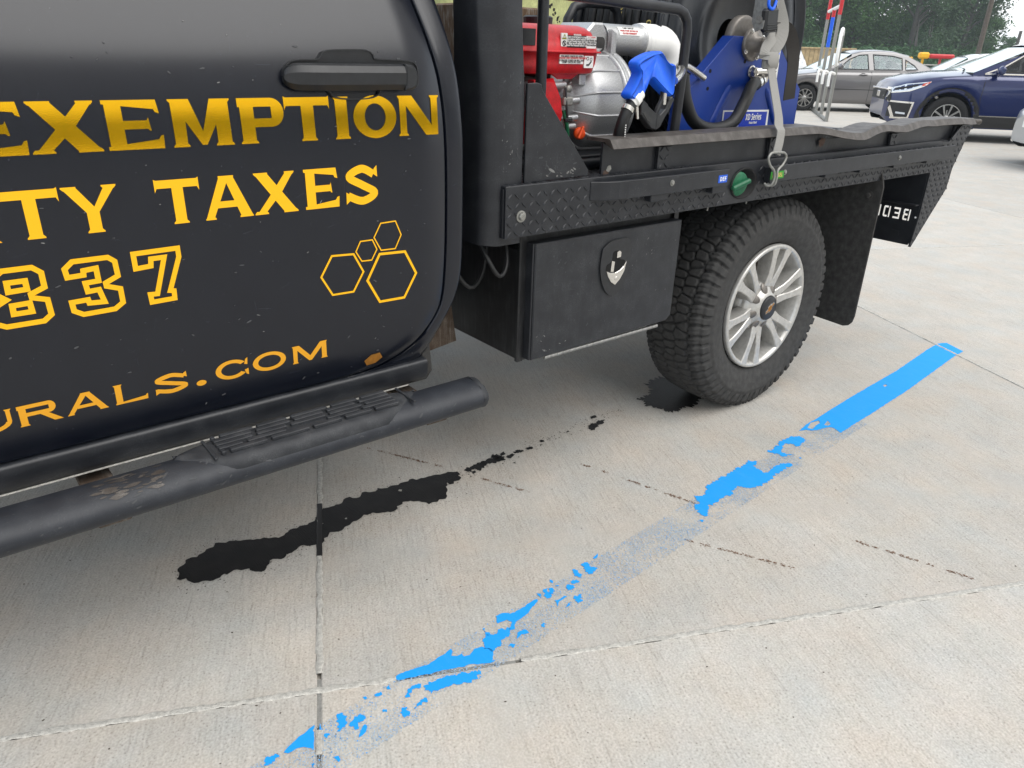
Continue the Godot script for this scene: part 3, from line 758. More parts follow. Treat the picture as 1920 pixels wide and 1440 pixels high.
	return out

# height-dependent depth of the door skin
const DOOR_PROFILE := [[0.55, 0.030], [0.62, 0.043], [0.70, 0.048], [0.80, 0.050], [1.04, 0.050], [1.09, 0.0495], [1.14, 0.0472], [1.20, 0.0425], [1.24, 0.037], [1.27, 0.030], [1.31, 0.016], [1.36, -0.006], [1.42, -0.036], [1.48, -0.07], [1.56, -0.112]]
func dz(y: float) -> float:
	if y <= DOOR_PROFILE[0][0]: return DOOR_PROFILE[0][1]
	for i in DOOR_PROFILE.size() - 1:
		if y <= DOOR_PROFILE[i + 1][0]:
			var p0: float = DOOR_PROFILE[maxi(i - 1, 0)][1]; var p1: float = DOOR_PROFILE[i][1]; var p2: float = DOOR_PROFILE[i + 1][1]; var p3: float = DOOR_PROFILE[mini(i + 2, DOOR_PROFILE.size() - 1)][1]
			var d: float = DOOR_PROFILE[i + 1][0] - DOOR_PROFILE[i][0]
			var d0: float = maxf(DOOR_PROFILE[i][0] - DOOR_PROFILE[maxi(i - 1, 0)][0], 0.01); var d3: float = maxf(DOOR_PROFILE[mini(i + 2, DOOR_PROFILE.size() - 1)][0] - DOOR_PROFILE[i + 1][0], 0.01)
			return cubic_interpolate_in_time(p1, p2, p0, p3, (y - DOOR_PROFILE[i][0]) / d, d, -d0, d + d3)
	return DOOR_PROFILE[-1][1]

# flat vinyl following the door skin; long faces are cut into bands so that they bend with it
func vinyl(n: String, polys: Array, off: float, mt: Material, parent: Node) -> MeshInstance3D:
	var st := S(); st.set_smooth_group(FLAT)
	for p in polys:
		var lo := 99.0; var hi := -99.0
		for v in p: lo = minf(lo, v.y); hi = maxf(hi, v.y)
		var bands := int(maxf(1.0, (hi - lo) / 0.02))
		for k in bands:
			var y0 := lo + (hi - lo) * k / bands - (0.001 if k == 0 else 0.0); var y1 := lo + (hi - lo) * (k + 1) / bands + (0.001 if k == bands - 1 else 0.0)
			for q in Geometry2D.intersect_polygons(p, rc(-9, y0, 9, y1)):
				var t := Geometry2D.triangulate_polygon(q)
				for i in range(0, t.size(), 3):
					var v := []
					for j in 3: v.append(Vector3(q[t[i + j]].x, q[t[i + j]].y, dz(q[t[i + j]].y) + off))
					for j in ([0, 1, 2] if (v[1] - v[0]).cross(v[2] - v[0]).z < 0 else [0, 2, 1]):
						st.set_normal(Vector3(0, (dz(v[j].y - 0.004) - dz(v[j].y + 0.004)) / 0.008, 1).normalized())
						st.add_vertex(v[j])
	return obj(n, st.commit(), mt, parent)

func word(parent: Node, letters: Array, y: float, h: float, a: float, b: float, mt: Material):
	for l in letters:
		var polys := []
		for p in glyph(l[0], l[2] - l[1], h, a, b):
			for i in p.size(): p[i] += Vector2(l[1], y)
			polys.append(p)
		vinyl("letter", polys, 0.0012, mt, parent)

func outline(poly: PackedVector2Array, wd: float) -> Array:
	var a := poly
	if Geometry2D.is_polygon_clockwise(a): a.reverse()
	var inner := Geometry2D.offset_polygon(a, -wd, Geometry2D.JOIN_MITER)
	var c := Vector2.ZERO
	for v in a: c += v
	c /= a.size()
	var out := []
	for side in [rc(c.x - 5, -9, c.x, 9), rc(c.x, -9, c.x + 5, 9)]:
		for q in Geometry2D.intersect_polygons(a, side):
			var left := [q]
			for h in inner:
				var nx := []
				for l in left: nx.append_array(Geometry2D.clip_polygons(l, h))
				left = nx
			for l in left:
				if not Geometry2D.is_polygon_clockwise(l): out.append(l)
	return out

# ------------------------------------------------------------------ the truck
const FRONT := -3.05
func build_truck():
	var t := thing("flatbed_truck", "black crew truck with gold lettering on its door and a steel flatbed behind", "truck")
	build_cab(t)
	build_running_board(t)
	build_bed(t)
	build_toolbox(t)
	build_wheel(t)
	build_tail(t)

func build_cab(t: Node):
	# gap line round the rear of the door, and the rear edge of the cab
	var gap := smooth_line(pl([-1.606, 1.56, -1.585, 1.47, -1.566, 1.392, -1.545, 1.29, -1.532, 1.208, -1.5255, 1.119, -1.5245, 0.989, -1.5285, 0.838, -1.537, 0.745, -1.553, 0.70, -1.593, 0.653, -1.640, 0.622, -1.69, 0.602, -1.745, 0.590, -1.81, 0.586]), 60)
	var door := S()
	var rows := []
	for i in gap.size():
		var row := []
		var y := gap[i].y
		for k in 19:
			var x := lerpf(gap[i].x, -2.78, k / 18.0)
			row.append(Vector3(x, y, dz(y)))
		# the hem turns in at the gap
		row.push_front(Vector3(gap[i].x + 0.0035, y - (0.002 if y < 0.7 else 0.0), dz(y) - 0.004)); row.push_front(Vector3(gap[i].x + 0.0035, y - (0.002 if y < 0.7 else 0.0), dz(y) - 0.03))
		rows.append(row)
	loft(door, rows)
	var bot := []
	for e in [[0.586, 0.0], [0.5835, -0.004], [0.5835, -0.03]]: bot.append([Vector3(-1.81, e[0], dz(0.586) + e[1]), Vector3(-2.78, e[0], dz(0.586) + e[1])])
	loft(door, bot, false, 2)
	var dr := obj("door", door, M.paint, t)
	dr.set_meta("label", "black door with gold lettering and honeycomb hexagons")
	chips(dr, Transform3D.IDENTITY, Vector2(-2.55, 0.60), Vector2(-1.56, 1.36), 50, 0.0016, M.scuff, 0.3, true)
	chips(dr, Transform3D.IDENTITY, Vector2(-2.55, 0.59), Vector2(-1.56, 1.30), 220, 0.0026, M.scuff_faint, 0.0, true)
	# handle: cup, grip, lock end
	var cup := S()
	var rim_line := smooth_line(pl([-1.881,1.251,-1.871,1.261,-1.855,1.265,-1.811,1.267,-1.802,1.278,-1.79,1.283,-1.753,1.285,-1.706,1.285,-1.692,1.277,-1.685,1.269,-1.62,1.267,-1.596,1.263,-1.589,1.251,-1.59,1.225,-1.602,1.214,-1.645,1.213,-1.679,1.212,-1.688,1.202,-1.711,1.196,-1.759,1.196,-1.788,1.201,-1.8,1.213,-1.86,1.216,-1.875,1.223,-1.882,1.232]), 80, true)
	prism(cup, rim_line, Transform3D(Basis.IDENTITY, Vector3(0, 0, 0.0415)), 0.02)
	var grown := Geometry2D.offset_polygon(rim_line, 0.0022, Geometry2D.JOIN_ROUND)
	for q in with_holes(grown[0], [rim_line]): prism(cup, q, Transform3D(Basis(Vector3.RIGHT, -0.10), Vector3(0, 1.24, 0.0475) - Basis(Vector3.RIGHT, -0.10) * Vector3(0, 1.24, 0)), 0.03, 0.0)
	var hd := obj("door_handle", cup, M.black_plastic, dr)
	var grip := S()
	var gr := []
	for k in 31:
		var s := pow(k / 30.0, 1.6); var x := lerpf(-1.889, -1.6355, s)
		var hh := 0.0240 * pow(maxf(0.0, 1.0 - pow(maxf(0.0, 1.0 - s * 7.0), 2.4)), 0.42) + 0.0005
		var zz := 0.054 + 0.026 * (1.0 - pow(maxf(0.0, 1.0 - s * 3.0), 2.0)) - 0.003 * maxf(0.0, s - 0.6)
		gr.append([Vector3(x, 1.2365 - hh, 0.05), Vector3(x, 1.2365 - hh, zz - 0.012), Vector3(x, 1.2365 - hh * 0.55, zz), Vector3(x, 1.2365 + hh * 0.35, zz + 0.001), Vector3(x, 1.2365 + hh * 0.85, zz - 0.006), Vector3(x, 1.2365 + hh, zz - 0.014), Vector3(x, 1.2365 + hh, 0.05)])
	loft(grip, gr, false, FLAT)
	prism(grip, smooth_line(pl([-1.6345, 1.211, -1.616, 1.213, -1.606, 1.221, -1.602, 1.236, -1.606, 1.252, -1.616, 1.259, -1.6345, 1.262]), 24), Transform3D(Basis(Vector3(0, 1, 0), 0.12), Vector3(0, 0, 0.078) - Basis(Vector3(0, 1, 0), 0.12) * Vector3(-1.6345, 0, 0) + Vector3(-1.6345, 0, 0)), 0.03, 0.004)
	obj("door_handle", grip, M.black_plastic, dr)
	# lettering, cut off by the picture's edge at its left
	word(dr, [["E", -2.43, -2.330], ["X", -2.3210, -2.219], ["E", -2.2070, -2.120], ["M", -2.1040, -1.995], ["P", -1.9780, -1.893], ["T", -1.8910, -1.797], ["I", -1.7840, -1.756], ["O", -1.7450, -1.644], ["N", -1.6390, -1.536]], 1.118, 0.081, 0.026, 0.0155, M.gold)
	word(dr, [["R", -2.50, -2.400], ["T", -2.390, -2.303], ["Y", -2.298, -2.212], ["T", -2.150, -2.072], ["A", -2.067, -1.975], ["X", -1.968, -1.882], ["E", -1.862, -1.791], ["S", -1.774, -1.697]], 0.983, 0.080, 0.020, 0.0145, M.gold_flat)
	word(dr, [["U", -2.53, -2.447], ["R", -2.437, -2.372], ["A", -2.363, -2.294], ["L", -2.279, -2.223], ["S", -2.208, -2.145], [".", -2.130, -2.110], ["C", -2.090, -2.022], ["O", -2.012, -1.939], ["M", -1.924, -1.842]], 0.651, 0.041, 0.0115, 0.0075, M.gold_dull)
	# outlined athletic figures
	var three := pl([-2.322,0.928,-2.305,0.942,-2.245,0.942,-2.232,0.931,-2.231,0.899,-2.253,0.889,-2.231,0.881,-2.231,0.849,-2.249,0.837,-2.304,0.836,-2.321,0.847,-2.322,0.87,-2.287,0.871,-2.286,0.864,-2.271,0.863,-2.274,0.877,-2.293,0.876,-2.295,0.901,-2.273,0.902,-2.273,0.916,-2.285,0.915,-2.286,0.907,-2.32,0.906])
	vinyl("letter", outline(three, 0.0092), 0.0012, M.gold_flat, dr)
	var seven := pl([-2.209,0.942,-2.122,0.943,-2.122,0.921,-2.145,0.863,-2.14,0.862,-2.141,0.839,-2.191,0.838,-2.192,0.863,-2.178,0.862,-2.159,0.92,-2.172,0.92,-2.174,0.907,-2.209,0.905])
	vinyl("letter", outline(seven, 0.0092), 0.0012, M.gold_flat, dr)
	var eight := pl([-2.41,0.941,-2.363,0.941,-2.348,0.928,-2.348,0.897,-2.37,0.888,-2.348,0.881,-2.347,0.848,-2.363,0.836,-2.422,0.836,-2.44,0.846,-2.439,0.878,-2.42,0.888,-2.435,0.901,-2.424,0.931])
	var e8 := outline(eight, 0.0092)
	e8.append_array(outline(pl([-2.41,0.92,-2.374,0.92,-2.374,0.896,-2.411,0.895]), 0.0092)); e8.append_array(outline(pl([-2.41,0.88,-2.375,0.881,-2.374,0.856,-2.411,0.856]), 0.0092))
	vinyl("letter", e8, 0.0012, M.gold_flat, dr)
	for q in [[[-1.696,0.938,-1.657,0.939,-1.643,0.905,-1.66,0.874,-1.698,0.875,-1.715,0.907], 0.0028], [[-1.748,0.904,-1.717,0.904,-1.706,0.88,-1.721,0.856,-1.747,0.857,-1.761,0.881], 0.0028], [[-1.818,0.882,-1.764,0.879,-1.741,0.834,-1.769,0.79,-1.822,0.791,-1.847,0.837], 0.0044], [[-1.703,0.871,-1.634,0.868,-1.604,0.81,-1.639,0.753,-1.707,0.754,-1.738,0.812], 0.0058]]:
		vinyl("hexagon", outline(pl(q[0]), q[1]), 0.0012, M.gold_flat, dr)
	vinyl("hexagon", [pl([-1.75,0.617,-1.732,0.629,-1.709,0.63,-1.702,0.616,-1.72,0.605,-1.743,0.603])], 0.0012, M.gold_worn, dr)
	# cab corner behind the door, rear wall, roof, window band
	var body := S()
	var ga := PackedVector2Array()
	for i in gap.size(): ga.append(gap[i] + Vector2(0.0085, -0.0045 if gap[i].y < 0.66 else 0.0))
	var rear := smooth_line(pl([-1.515, 1.56, -1.498, 1.46, -1.486, 1.388, -1.471, 1.26, -1.463, 1.16, -1.460, 1.085, -1.461, 0.95, -1.463, 0.819, -1.468, 0.77, -1.487, 0.715, -1.530, 0.645, -1.555, 0.60, -1.572, 0.577]), 60)
	rows = []
	var ga2 := resample(ga, 70); var re2 := resample(rear, 70)
	for i in 71:
		var a := ga2[i]; var b := re2[i]
		var row := [Vector3(a.x, a.y, dz(a.y) - 0.03), Vector3(a.x, a.y, dz(a.y) - 0.003), Vector3(a.x + 0.003, a.y, dz(a.y))]
		for k in range(1, 6):
			var q := a.lerp(b, 0.1 + 0.72 * k / 5.0)
			row.append(Vector3(q.x, q.y, dz(q.y) - 0.004 * pow(k / 5.0, 3.0)))
		row.append(Vector3(lerpf(a.x, b.x, 0.93), lerpf(a.y, b.y, 0.93), dz(b.y) - 0.013)); row.append(Vector3(b.x, b.y, dz(b.y) - 0.032)); row.append(Vector3(b.x + 0.002, b.y, dz(b.y) - 0.09))
		rows.append(row)
	loft(body, rows)
	var cb := obj("cab_body", body, M.paint, t)
	var shell := S()
	bx(shell, Vector3(-1.60, 0.60, -2.06), Vector3(-1.466, 1.20, -0.04), 0.02)
	bx(shell, Vector3(FRONT, 0.50, -2.02), Vector3(-1.62, 0.62, -0.03), 0.01)
	bx(shell, Vector3(-1.64, 1.20, -2.0), Vector3(-1.50, 1.95, -1.86), 0.02); bx(shell, Vector3(-1.64, 1.20, -0.24), Vector3(-1.50, 1.95, -0.10), 0.02)
	bx(shell, Vector3(-1.60, 1.18, -2.0), Vector3(-1.49, 1.40, -0.1), 0.02)
	bx(shell, Vector3(FRONT + 0.2, 1.90, -1.96), Vector3(-1.52, 1.99, -0.16), 0.04)
	bx(shell, Vector3(FRONT, 0.60, -2.06), Vector3(-1.62, 1.30, -2.0), 0.02)
	bx(shell, Vector3(-2.80, 1.48, -0.20), Vector3(-2.72, 1.95, -0.11), 0.01)
	obj("cab_shell", shell, M.paint, t)
	var win := S(); bx(win, Vector3(-2.74, 1.50, -0.145), Vector3(-1.62, 1.92, -0.139), 0.0)
	obj("side_window", win, M.tinted, t)
	win = S(); bx(win, Vector3(-1.545, 1.38, -1.87), Vector3(-1.539, 1.92, -0.23), 0.0)
	obj("rear_window", win, M.tinted, t)
	# wing ahead of the door, outside the frame
	var wing := S(); rows = []
	for i in 21:
		var y := lerpf(1.40, 0.55, i / 20.0)
		rows.append([Vector3(-2.786, y, dz(y) - 0.03), Vector3(-2.786, y, dz(y)), Vector3(FRONT, y, dz(y) - 0.004), Vector3(FRONT - 0.01, y, dz(y) - 0.03)])
	loft(wing, rows)
	obj("front_wing", wing, M.paint, t)
	# sill under the door
	var sill := S(); rows = []
	for k in 25:
		var x := lerpf(-1.577, FRONT, k / 24.0)
		rows.append([Vector3(x, 0.5835, 0.014), Vector3(x, 0.5812, 0.040), Vector3(x, 0.5785, 0.0445), Vector3(x, 0.574, 0.0462), Vector3(x, 0.556, 0.0460), Vector3(x, 0.538, 0.044), Vector3(x, 0.5265, 0.040), Vector3(x, 0.5240, 0.028), Vector3(x, 0.545, -0.01)])
	loft(sill, rows, false, 3); cap(sill, rows[0])
	obj("rocker_panel", sill, M.black_steel, t)
	var seam := S(); bx(seam, Vector3(FRONT, 0.5212, 0.030), Vector3(-1.63, 0.5245, 0.040), 0.0006)
	obj("sill_seam_glint", seam, M.sealant, t)  # pale colour stands in for the reflection along the pinch weld
	# torn liner corner and muddy cab mount behind the cab
	var lin := S(); prism(lin, pl([-1.578, 0.60, -1.552, 0.61, -1.545, 0.535, -1.562, 0.515, -1.585, 0.522]), at_z(0.02), 0.10, 0.004)
	obj("splash_guard", lin, M.flap, t)
	var mud := S()
	prism(mud, pl([-1.50, 0.78, -1.33, 0.80, -1.28, 0.47, -1.40, 0.455, -1.46, 0.47]), at_z(-0.26), 0.01)
	prism(mud, pl([-1.455, 0.74, -1.435, 0.74, -1.425, 0.45, -1.445, 0.45]), at_z(-0.235), 0.025, 0.003)
	obj("muddy_bracket", mud, M.rust_mud, t)
	var ch := S()
	bx(ch, Vector3(-3.0, 0.52, -0.62), Vector3(1.0, 0.72, -0.54), 0.01); bx(ch, Vector3(-3.0, 0.52, -1.46), Vector3(1.0, 0.72, -1.38), 0.01)
	for x in [-2.4, -1.2, 0.55]: bx(ch, Vector3(x, 0.54, -1.38), Vector3(x + 0.1, 0.66, -0.62), 0.01)
	tube(ch, [Vector3(0, 0.41, -0.2), Vector3(0, 0.41, -1.8)], 0.05, 12)
	var dome := PackedVector2Array([Vector2(0.05, -0.16), Vector2(0.15, -0.08), Vector2(0.17, 0.0), Vector2(0.15, 0.08), Vector2(0.05, 0.16)])
	lathe(ch, dome, Transform3D(Basis.IDENTITY, Vector3(0, 0.41, -1.0)), 20)
	obj("chassis", ch, M.dark, t)

func build_running_board(t: Node):
	var bar := S(); var rows := []
	var C := Vector2(0.148, 0.512)   # z, y of the tube's middle
	for k in 61:
		var x := lerpf(-1.515, FRONT, k / 60.0); var ring := []
		for j in 28:
			var a := TAU * j / 28
			ring.append(Vector3(x, C.y + sin(a) * 0.036, C.x + cos(a) * 0.056))
		rows.append(ring)
	loft(bar, rows, true)
	var rb := obj("running_board", bar, M.board, t)
	# pale scuffs rubbed along the bar's face
	var sc := S(); sc.set_smooth_group(FLAT)
	for k in 170:
		var x := rng.randf_range(-2.52, -1.53); var a := rng.randf_range(-0.25, 1.35)
		if noise.get_noise_2d(x * 7.0, a * 3.0) < rng.randf_range(-0.3, 0.4): continue
		var q := blob(Vector2.ZERO, rng.randf_range(0.0006, 0.0026), 6, rng.randf_range(1.0, 4.5), rng.randf_range(-0.5, 0.9))
		var c := Vector3(x, C.y + sin(a) * 0.0366, C.x + cos(a) * 0.0568); var v := Vector3(0, cos(a) * 0.0366, -sin(a) * 0.0568).normalized()
		for i in 6: tri(sc, c, c + Vector3.RIGHT * q[i].x + v * q[i].y, c + Vector3.RIGHT * q[(i + 1) % 6].x + v * q[(i + 1) % 6].y)
	tag(obj("scuff_mark", sc, M.scuff_faint, rb), "", "", "", "stuff")
	# crumpled end plug
	var plug := S(); var pr := []
	for e in [[-1.515, 1.0], [-1.507, 1.01], [-1.500, 0.95], [-1.496, 0.75], [-1.501, 0.3], [-1.503, 0.01]]:
		var ring := []
		for j in 28:
			var a := TAU * j / 28
			var w := 1.0 + 0.05 * noise.get_noise_2d(j * 0.4, e[0] * 90.0)
			ring.append(Vector3(e[0] + 0.006 * noise.get_noise_2d(j * 0.31, 4.0), C.y + sin(a) * 0.036 * e[1] * w, C.x + cos(a) * 0.056 * e[1] * w))
		pr.append(ring)
	loft(plug, pr, true, 2)
	obj("end_plug", plug, M.step, rb)
	# step pad: pointed at both ends, raised rim, lugs in rows
	var top := func(x: float, z: float) -> float: return C.y + 0.036 * sqrt(maxf(0.02, 1.0 - pow((z - C.x) / 0.056, 2.0)))
	var pad := S(); rows = []
	var x0 := -1.668; var x1 := -2.215
	for k in 41:
		var s := k / 40.0; var x := lerpf(x0, x1, s)
		var w := 1.0
		if s < 0.2: w = pow(s / 0.2, 0.6)
		if s > 0.82: w = pow((1.0 - s) / 0.18, 0.6)
		var zf := lerpf(0.135, 0.1985, w); var zb := lerpf(0.128, 0.094, w)
		var r := [Vector3(x, 0.509, zb - 0.002), Vector3(x, 0.549, zb)]
		for j in 7:
			var z := lerpf(zb + 0.004, zf - 0.016, j / 6.0)
			r.append(Vector3(x, 0.5505 + 0.002 * sin(PI * j / 6.0), z))
		r.append(Vector3(x, 0.5485, zf - 0.010)); r.append(Vector3(x, 0.541, zf - 0.002)); r.append(Vector3(x, 0.531, zf + 0.001)); r.append(Vector3(x, 0.522, zf + 0.002)); r.append(Vector3(x, 0.516, zf))
		rows.append(r)
	loft(pad, rows)
	var sp := obj("step_pad", pad, M.step, rb)
	for row in 5:
		var z := 0.103 + row * 0.0165
		var x := -1.735
		while x > -2.13:
			var L := rng.randf_range(0.055, 0.085)
			if not (x < -1.90 and x > -1.925):
				var lug := S()
				bx(lug, Vector3(maxf(x - L, -2.135), 0.551, z - 0.0058), Vector3(x, 0.5590, z + 0.0058), 0.0012)
				obj("lug", lug, M.step, sp)
			x -= L + 0.010
	for x in [-1.700, -2.150]:
		var rib := S(); bx(rib, Vector3(x - 0.003, 0.5505, 0.098), Vector3(x + 0.003, 0.5555, 0.185), 0.001)
		obj("rib", rib, M.step, sp)
	# gouge of torn skin on the bar ahead of the pad
	var go := S()
	for k in 60:
		var x := rng.randf_range(-2.36, -2.245); var z := rng.randf_range(0.135, 0.192)
		var c := Vector3(x, top.call(x, z) + 0.0008, z)
		var r := rng.randf_range(0.001, 0.007); var nn := Vector3(0, c.y - C.y, (c.z - C.x) * 0.41).normalized()
		var u := Vector3.RIGHT; var v := nn.cross(u)
		go.set_smooth_group(FLAT)
		var bl := blob(Vector2.ZERO, r, 7, 2.2, 0.0)
		for i in 7: tri(go, c, c + u * bl[i].x + v * bl[i].y * 0.6, c + u * bl[(i + 1) % 7].x + v * bl[(i + 1) % 7].y * 0.6)
	obj("gouge", go, M.lip, rb)
	for x in [-1.63, -2.34]:
		var br := S()
		bx(br, Vector3(x - 0.03, 0.485, -0.2), Vector3(x + 0.03, 0.497, 0.13), 0.002); bx(br, Vector3(x - 0.03, 0.47, 0.09), Vector3(x + 0.03, 0.482, 0.17), 0.004)
		obj("bracket", br, M.rust_mud, rb)

# chips and scuffs in a finish, as thin flakes lying on the plane z of frame xf
func chips(parent: Node, xf: Transform3D, lo: Vector2, hi: Vector2, n: int, size: float, mt: Material, slant := 0.0, door := false):
	var st := S(); st.set_smooth_group(FLAT)
	for k in n:
		var c := Vector2(rng.randf_range(lo.x, hi.x), rng.randf_range(lo.y, hi.y))
		if noise.get_noise_2d(c.x * 9.0 + 40.0, c.y * 9.0) < rng.randf_range(-0.4, 0.3): continue
		var q := blob(c, size * rng.randf_range(0.25, 1.0) * rng.randf_range(0.4, 1.0), 6, rng.randf_range(1.0, 4.0), slant + rng.randf_range(-0.7, 0.7))
		for i in 6:
			var a := q[i]; var b2 := q[(i + 1) % 6]
			if door: tri(st, Vector3(c.x, c.y, dz(c.y) + 0.0009), Vector3(b2.x, b2.y, dz(b2.y) + 0.0009), Vector3(a.x, a.y, dz(a.y) + 0.0009))
			else: tri(st, xf * Vector3(c.x, c.y, 0.0007), xf * Vector3(b2.x, b2.y, 0.0007), xf * Vector3(a.x, a.y, 0.0007))
	tag(obj("scuff_mark", st, mt, parent), "", "", "", "stuff")

# raised lozenges of tread plate on a plane: origin o, directions u, v, within a polygon in (u, v)
func lozenges(st: SurfaceTool, poly: PackedVector2Array, xf: Transform3D, pitch := 0.0235):
	st.set_smooth_group(FLAT)
	var lo := Vector2(99, 99); var hi := -lo
	for p in poly: lo = lo.min(p); hi = hi.max(p)
	var inner := Geometry2D.offset_polygon(poly, -0.004)
	if inner.is_empty(): return
	var i := 0
	var y := lo.y + pitch * 0.4
	while y < hi.y:
		var x := lo.x + pitch * 0.5
		var j := 0
		while x < hi.x:
			var c := Vector2(x, y)
			if Geometry2D.is_point_in_polygon(c, inner[0]):
				var an := PI / 4 if (i + j) % 2 == 0 else -PI / 4
				var u := Vector2(cos(an), sin(an)) * pitch * 0.50; var v := u.orthogonal() * 0.27
				var h := 0.0026
				var A := xf * Vector3(c.x - u.x, c.y - u.y, 0.0); var B := xf * Vector3(c.x + u.x, c.y + u.y, 0.0)
				var Cc := xf * Vector3(c.x + v.x, c.y + v.y, 0.0); var D := xf * Vector3(c.x - v.x, c.y - v.y, 0.0)
				var t1 := xf * Vector3(c.x - u.x * 0.45, c.y - u.y * 0.45, h); var t2 := xf * Vector3(c.x + u.x * 0.45, c.y + u.y * 0.45, h)
				tri(st, A, t1, Cc); quad(st, t1, t2, B, Cc); tri(st, A, D, t1); quad(st, D, B, t2, t1)
			x += pitch; j += 1
		y += pitch; i += 1

func build_bed(t: Node):
	# headboard: bent side posts, plate between them, gusset
	var post := S()
	var rows := []
	for k in 31:
		var y := lerpf(0.835, 1.80, k / 30.0)
		var f := smoothstep(1.16, 1.42, y)
		var xr := -1.276 - 0.016 * f; var xm := -1.357 - 0.010 * f + 0.010 * exp(-pow((y - 1.30) / 0.05, 2.0)); var xl := -1.387 - 0.010 * f
		var dent := -0.008 * exp(-pow((y - 1.29) / 0.045, 2.0))
		rows.append([Vector3(xl, y, -0.10), Vector3(xl, y, -0.012), Vector3(xl + 0.004, y, -0.004), Vector3(xm - 0.005, y, 0.025), Vector3(xm + 0.004, y, 0.030), Vector3(xm + 0.02, y, 0.031 + dent), Vector3(xr - 0.004, y, 0.031), Vector3(xr, y, 0.027), Vector3(xr, y, -0.10)])
	loft(post, rows)
	obj("headboard_post", post, M.black_steel, t)
	var pst := t.get_node("headboard_post")
	chips(pst, at_z(0.0312), Vector2(-1.345, 0.85), Vector2(-1.282, 1.26), 90, 0.0032, M.scuff_faint, 1.2); chips(pst, at_z(0.0312), Vector2(-1.345, 0.85), Vector2(-1.282, 1.30), 40, 0.0020, M.scuff, 1.2)
	var far := S(); bx(far, Vector3(-1.387, 0.85, -2.08), Vector3(-1.276, 1.80, -1.98), 0.01)
	obj("headboard_post", far, M.black_steel, t)
	var hb := S(); bx(hb, Vector3(-1.383, 0.80, -1.98), Vector3(-1.372, 1.18, -0.10), 0.001)
	bx(hb, Vector3(-1.38, 1.74, -1.98), Vector3(-1.29, 1.80, -0.10), 0.01)
	for x in 14: bx(hb, Vector3(-1.345, 1.18, -1.93 + x * 0.135), Vector3(-1.335, 1.74, -1.90 + x * 0.135), 0.002)
	obj("headboard", hb, M.black_steel, t)
	var gu := S(); prism(gu, pl([-1.271, 0.986, -1.049, 0.990, -1.049, 1.004, -1.222, 1.204, -1.228, 1.219, -1.240, 1.223, -1.271, 1.221]), at_z(0.033), 0.007, 0.0015)
	var gn := obj("gusset_plate", gu, M.black_steel, t)
	chips(gn, at_z(0.033), Vector2(-1.265, 0.99), Vector2(-1.10, 1.05), 70, 0.0030, M.scuff_faint); chips(gn, at_z(0.033), Vector2(-1.265, 1.0), Vector2(-1.20, 1.20), 60, 0.0024, M.scuff_faint, 0.8); chips(gn, at_z(0.033), Vector2(-1.22, 0.994), Vector2(-1.08, 1.012), 16, 0.0042, M.scuff)
	# deck and its tread-plate skirt
	var deck := S(); bx(deck, Vector3(-1.34, 0.965, -2.05), Vector3(1.16, 0.983, 0.040), 0.003)
	lozenges(deck, rc(-1.33, -0.04, 1.15, 0.5), Transform3D(Vector3.RIGHT, Vector3(0, 0, -1), Vector3.UP, Vector3(0, 0.983, 0)), 0.03)
	obj("deck", deck, M.black_steel, t)
	var sk := S()
	var cut := circle(Vector2(-0.365, 0.918), 0.068, 0.05, 20)
	for q in Geometry2D.clip_polygons(rc(-1.344, 0.856, -0.365, 0.979), cut): prism(sk, q, at_z(0.050), 0.007, 0.0)
	for q in Geometry2D.clip_polygons(rc(-0.365, 0.856, 1.03, 0.979), cut): prism(sk, q, at_z(0.050), 0.007, 0.0)
	for q in [rc(-1.344, 0.856, -0.44, 0.979), rc(-0.29, 0.856, 1.03, 0.979)]: lozenges(sk, q, at_z(0.050))
	bx(sk, Vector3(-1.346, 0.856, -0.12), Vector3(-1.339, 0.979, 0.0425), 0.001)
	bx(sk, Vector3(-1.344, 0.977, 0.0), Vector3(1.03, 0.986, 0.050), 0.002)
	bx(sk, Vector3(-1.344, 0.856, -0.02), Vector3(1.03, 0.863, 0.0428), 0.001)
	lozenges(sk, rc(-1.34, -0.048, -0.6, 0.03), Transform3D(Vector3.RIGHT, Vector3(0, 0, -1), Vector3.UP, Vector3(0, 0.986, 0)))
	var skn := obj("deck_skirt", sk, M.black_steel, t)
	bolt("bolt", skn, Vector3(-1.294, 0.909, 0.050), Vector3(0, 0, 1), 0.010, M.zinc)
	# rub rail in two lengths, stood off the skirt on blocks
	var rr := S(); rows = []
	for q in [[-1.055, 0.052], [-1.045, 0.058], [-1.03, 0.066], [-1.005, 0.076], [-0.975, 0.082], [-0.94, 0.084], [-0.494, 0.084]]:
		rows.append([Vector3(q[0], 0.925, q[1] - 0.008), Vector3(q[0], 0.9265, q[1] - 0.001), Vector3(q[0], 0.928, q[1]), Vector3(q[0], 0.974, q[1]), Vector3(q[0], 0.9755, q[1] - 0.001), Vector3(q[0], 0.977, q[1] - 0.008)])
	loft(rr, rows, true, FLAT); cap(rr, rows[0], true); cap(rr, rows[-1])
	var r1 := obj("rub_rail", rr, M.black_steel, t)
	chips(r1, at_z(0.0841), Vector2(-0.93, 0.930), Vector2(-0.50, 0.972), 90, 0.0026, M.scuff_faint)
	bolt("bolt", r1, Vector3(-0.76, 0.955, 0.084), Vector3(0, 0, 1), 0.006, M.zinc)
	rr = S(); bx(rr, Vector3(-0.268, 0.917, 0.076), Vector3(1.085, 0.969, 0.084), 0.0015)
	var r2 := obj("rub_rail", rr, M.black_steel, t)
	chips(r2, at_z(0.0841), Vector2(-0.25, 0.922), Vector2(1.07, 0.964), 220, 0.0028, M.scuff_faint)
	for x in [-0.19, 0.60]: bolt("bolt", r2, Vector3(x, 0.945, 0.084), Vector3(0, 0, 1), 0.006, M.zinc)
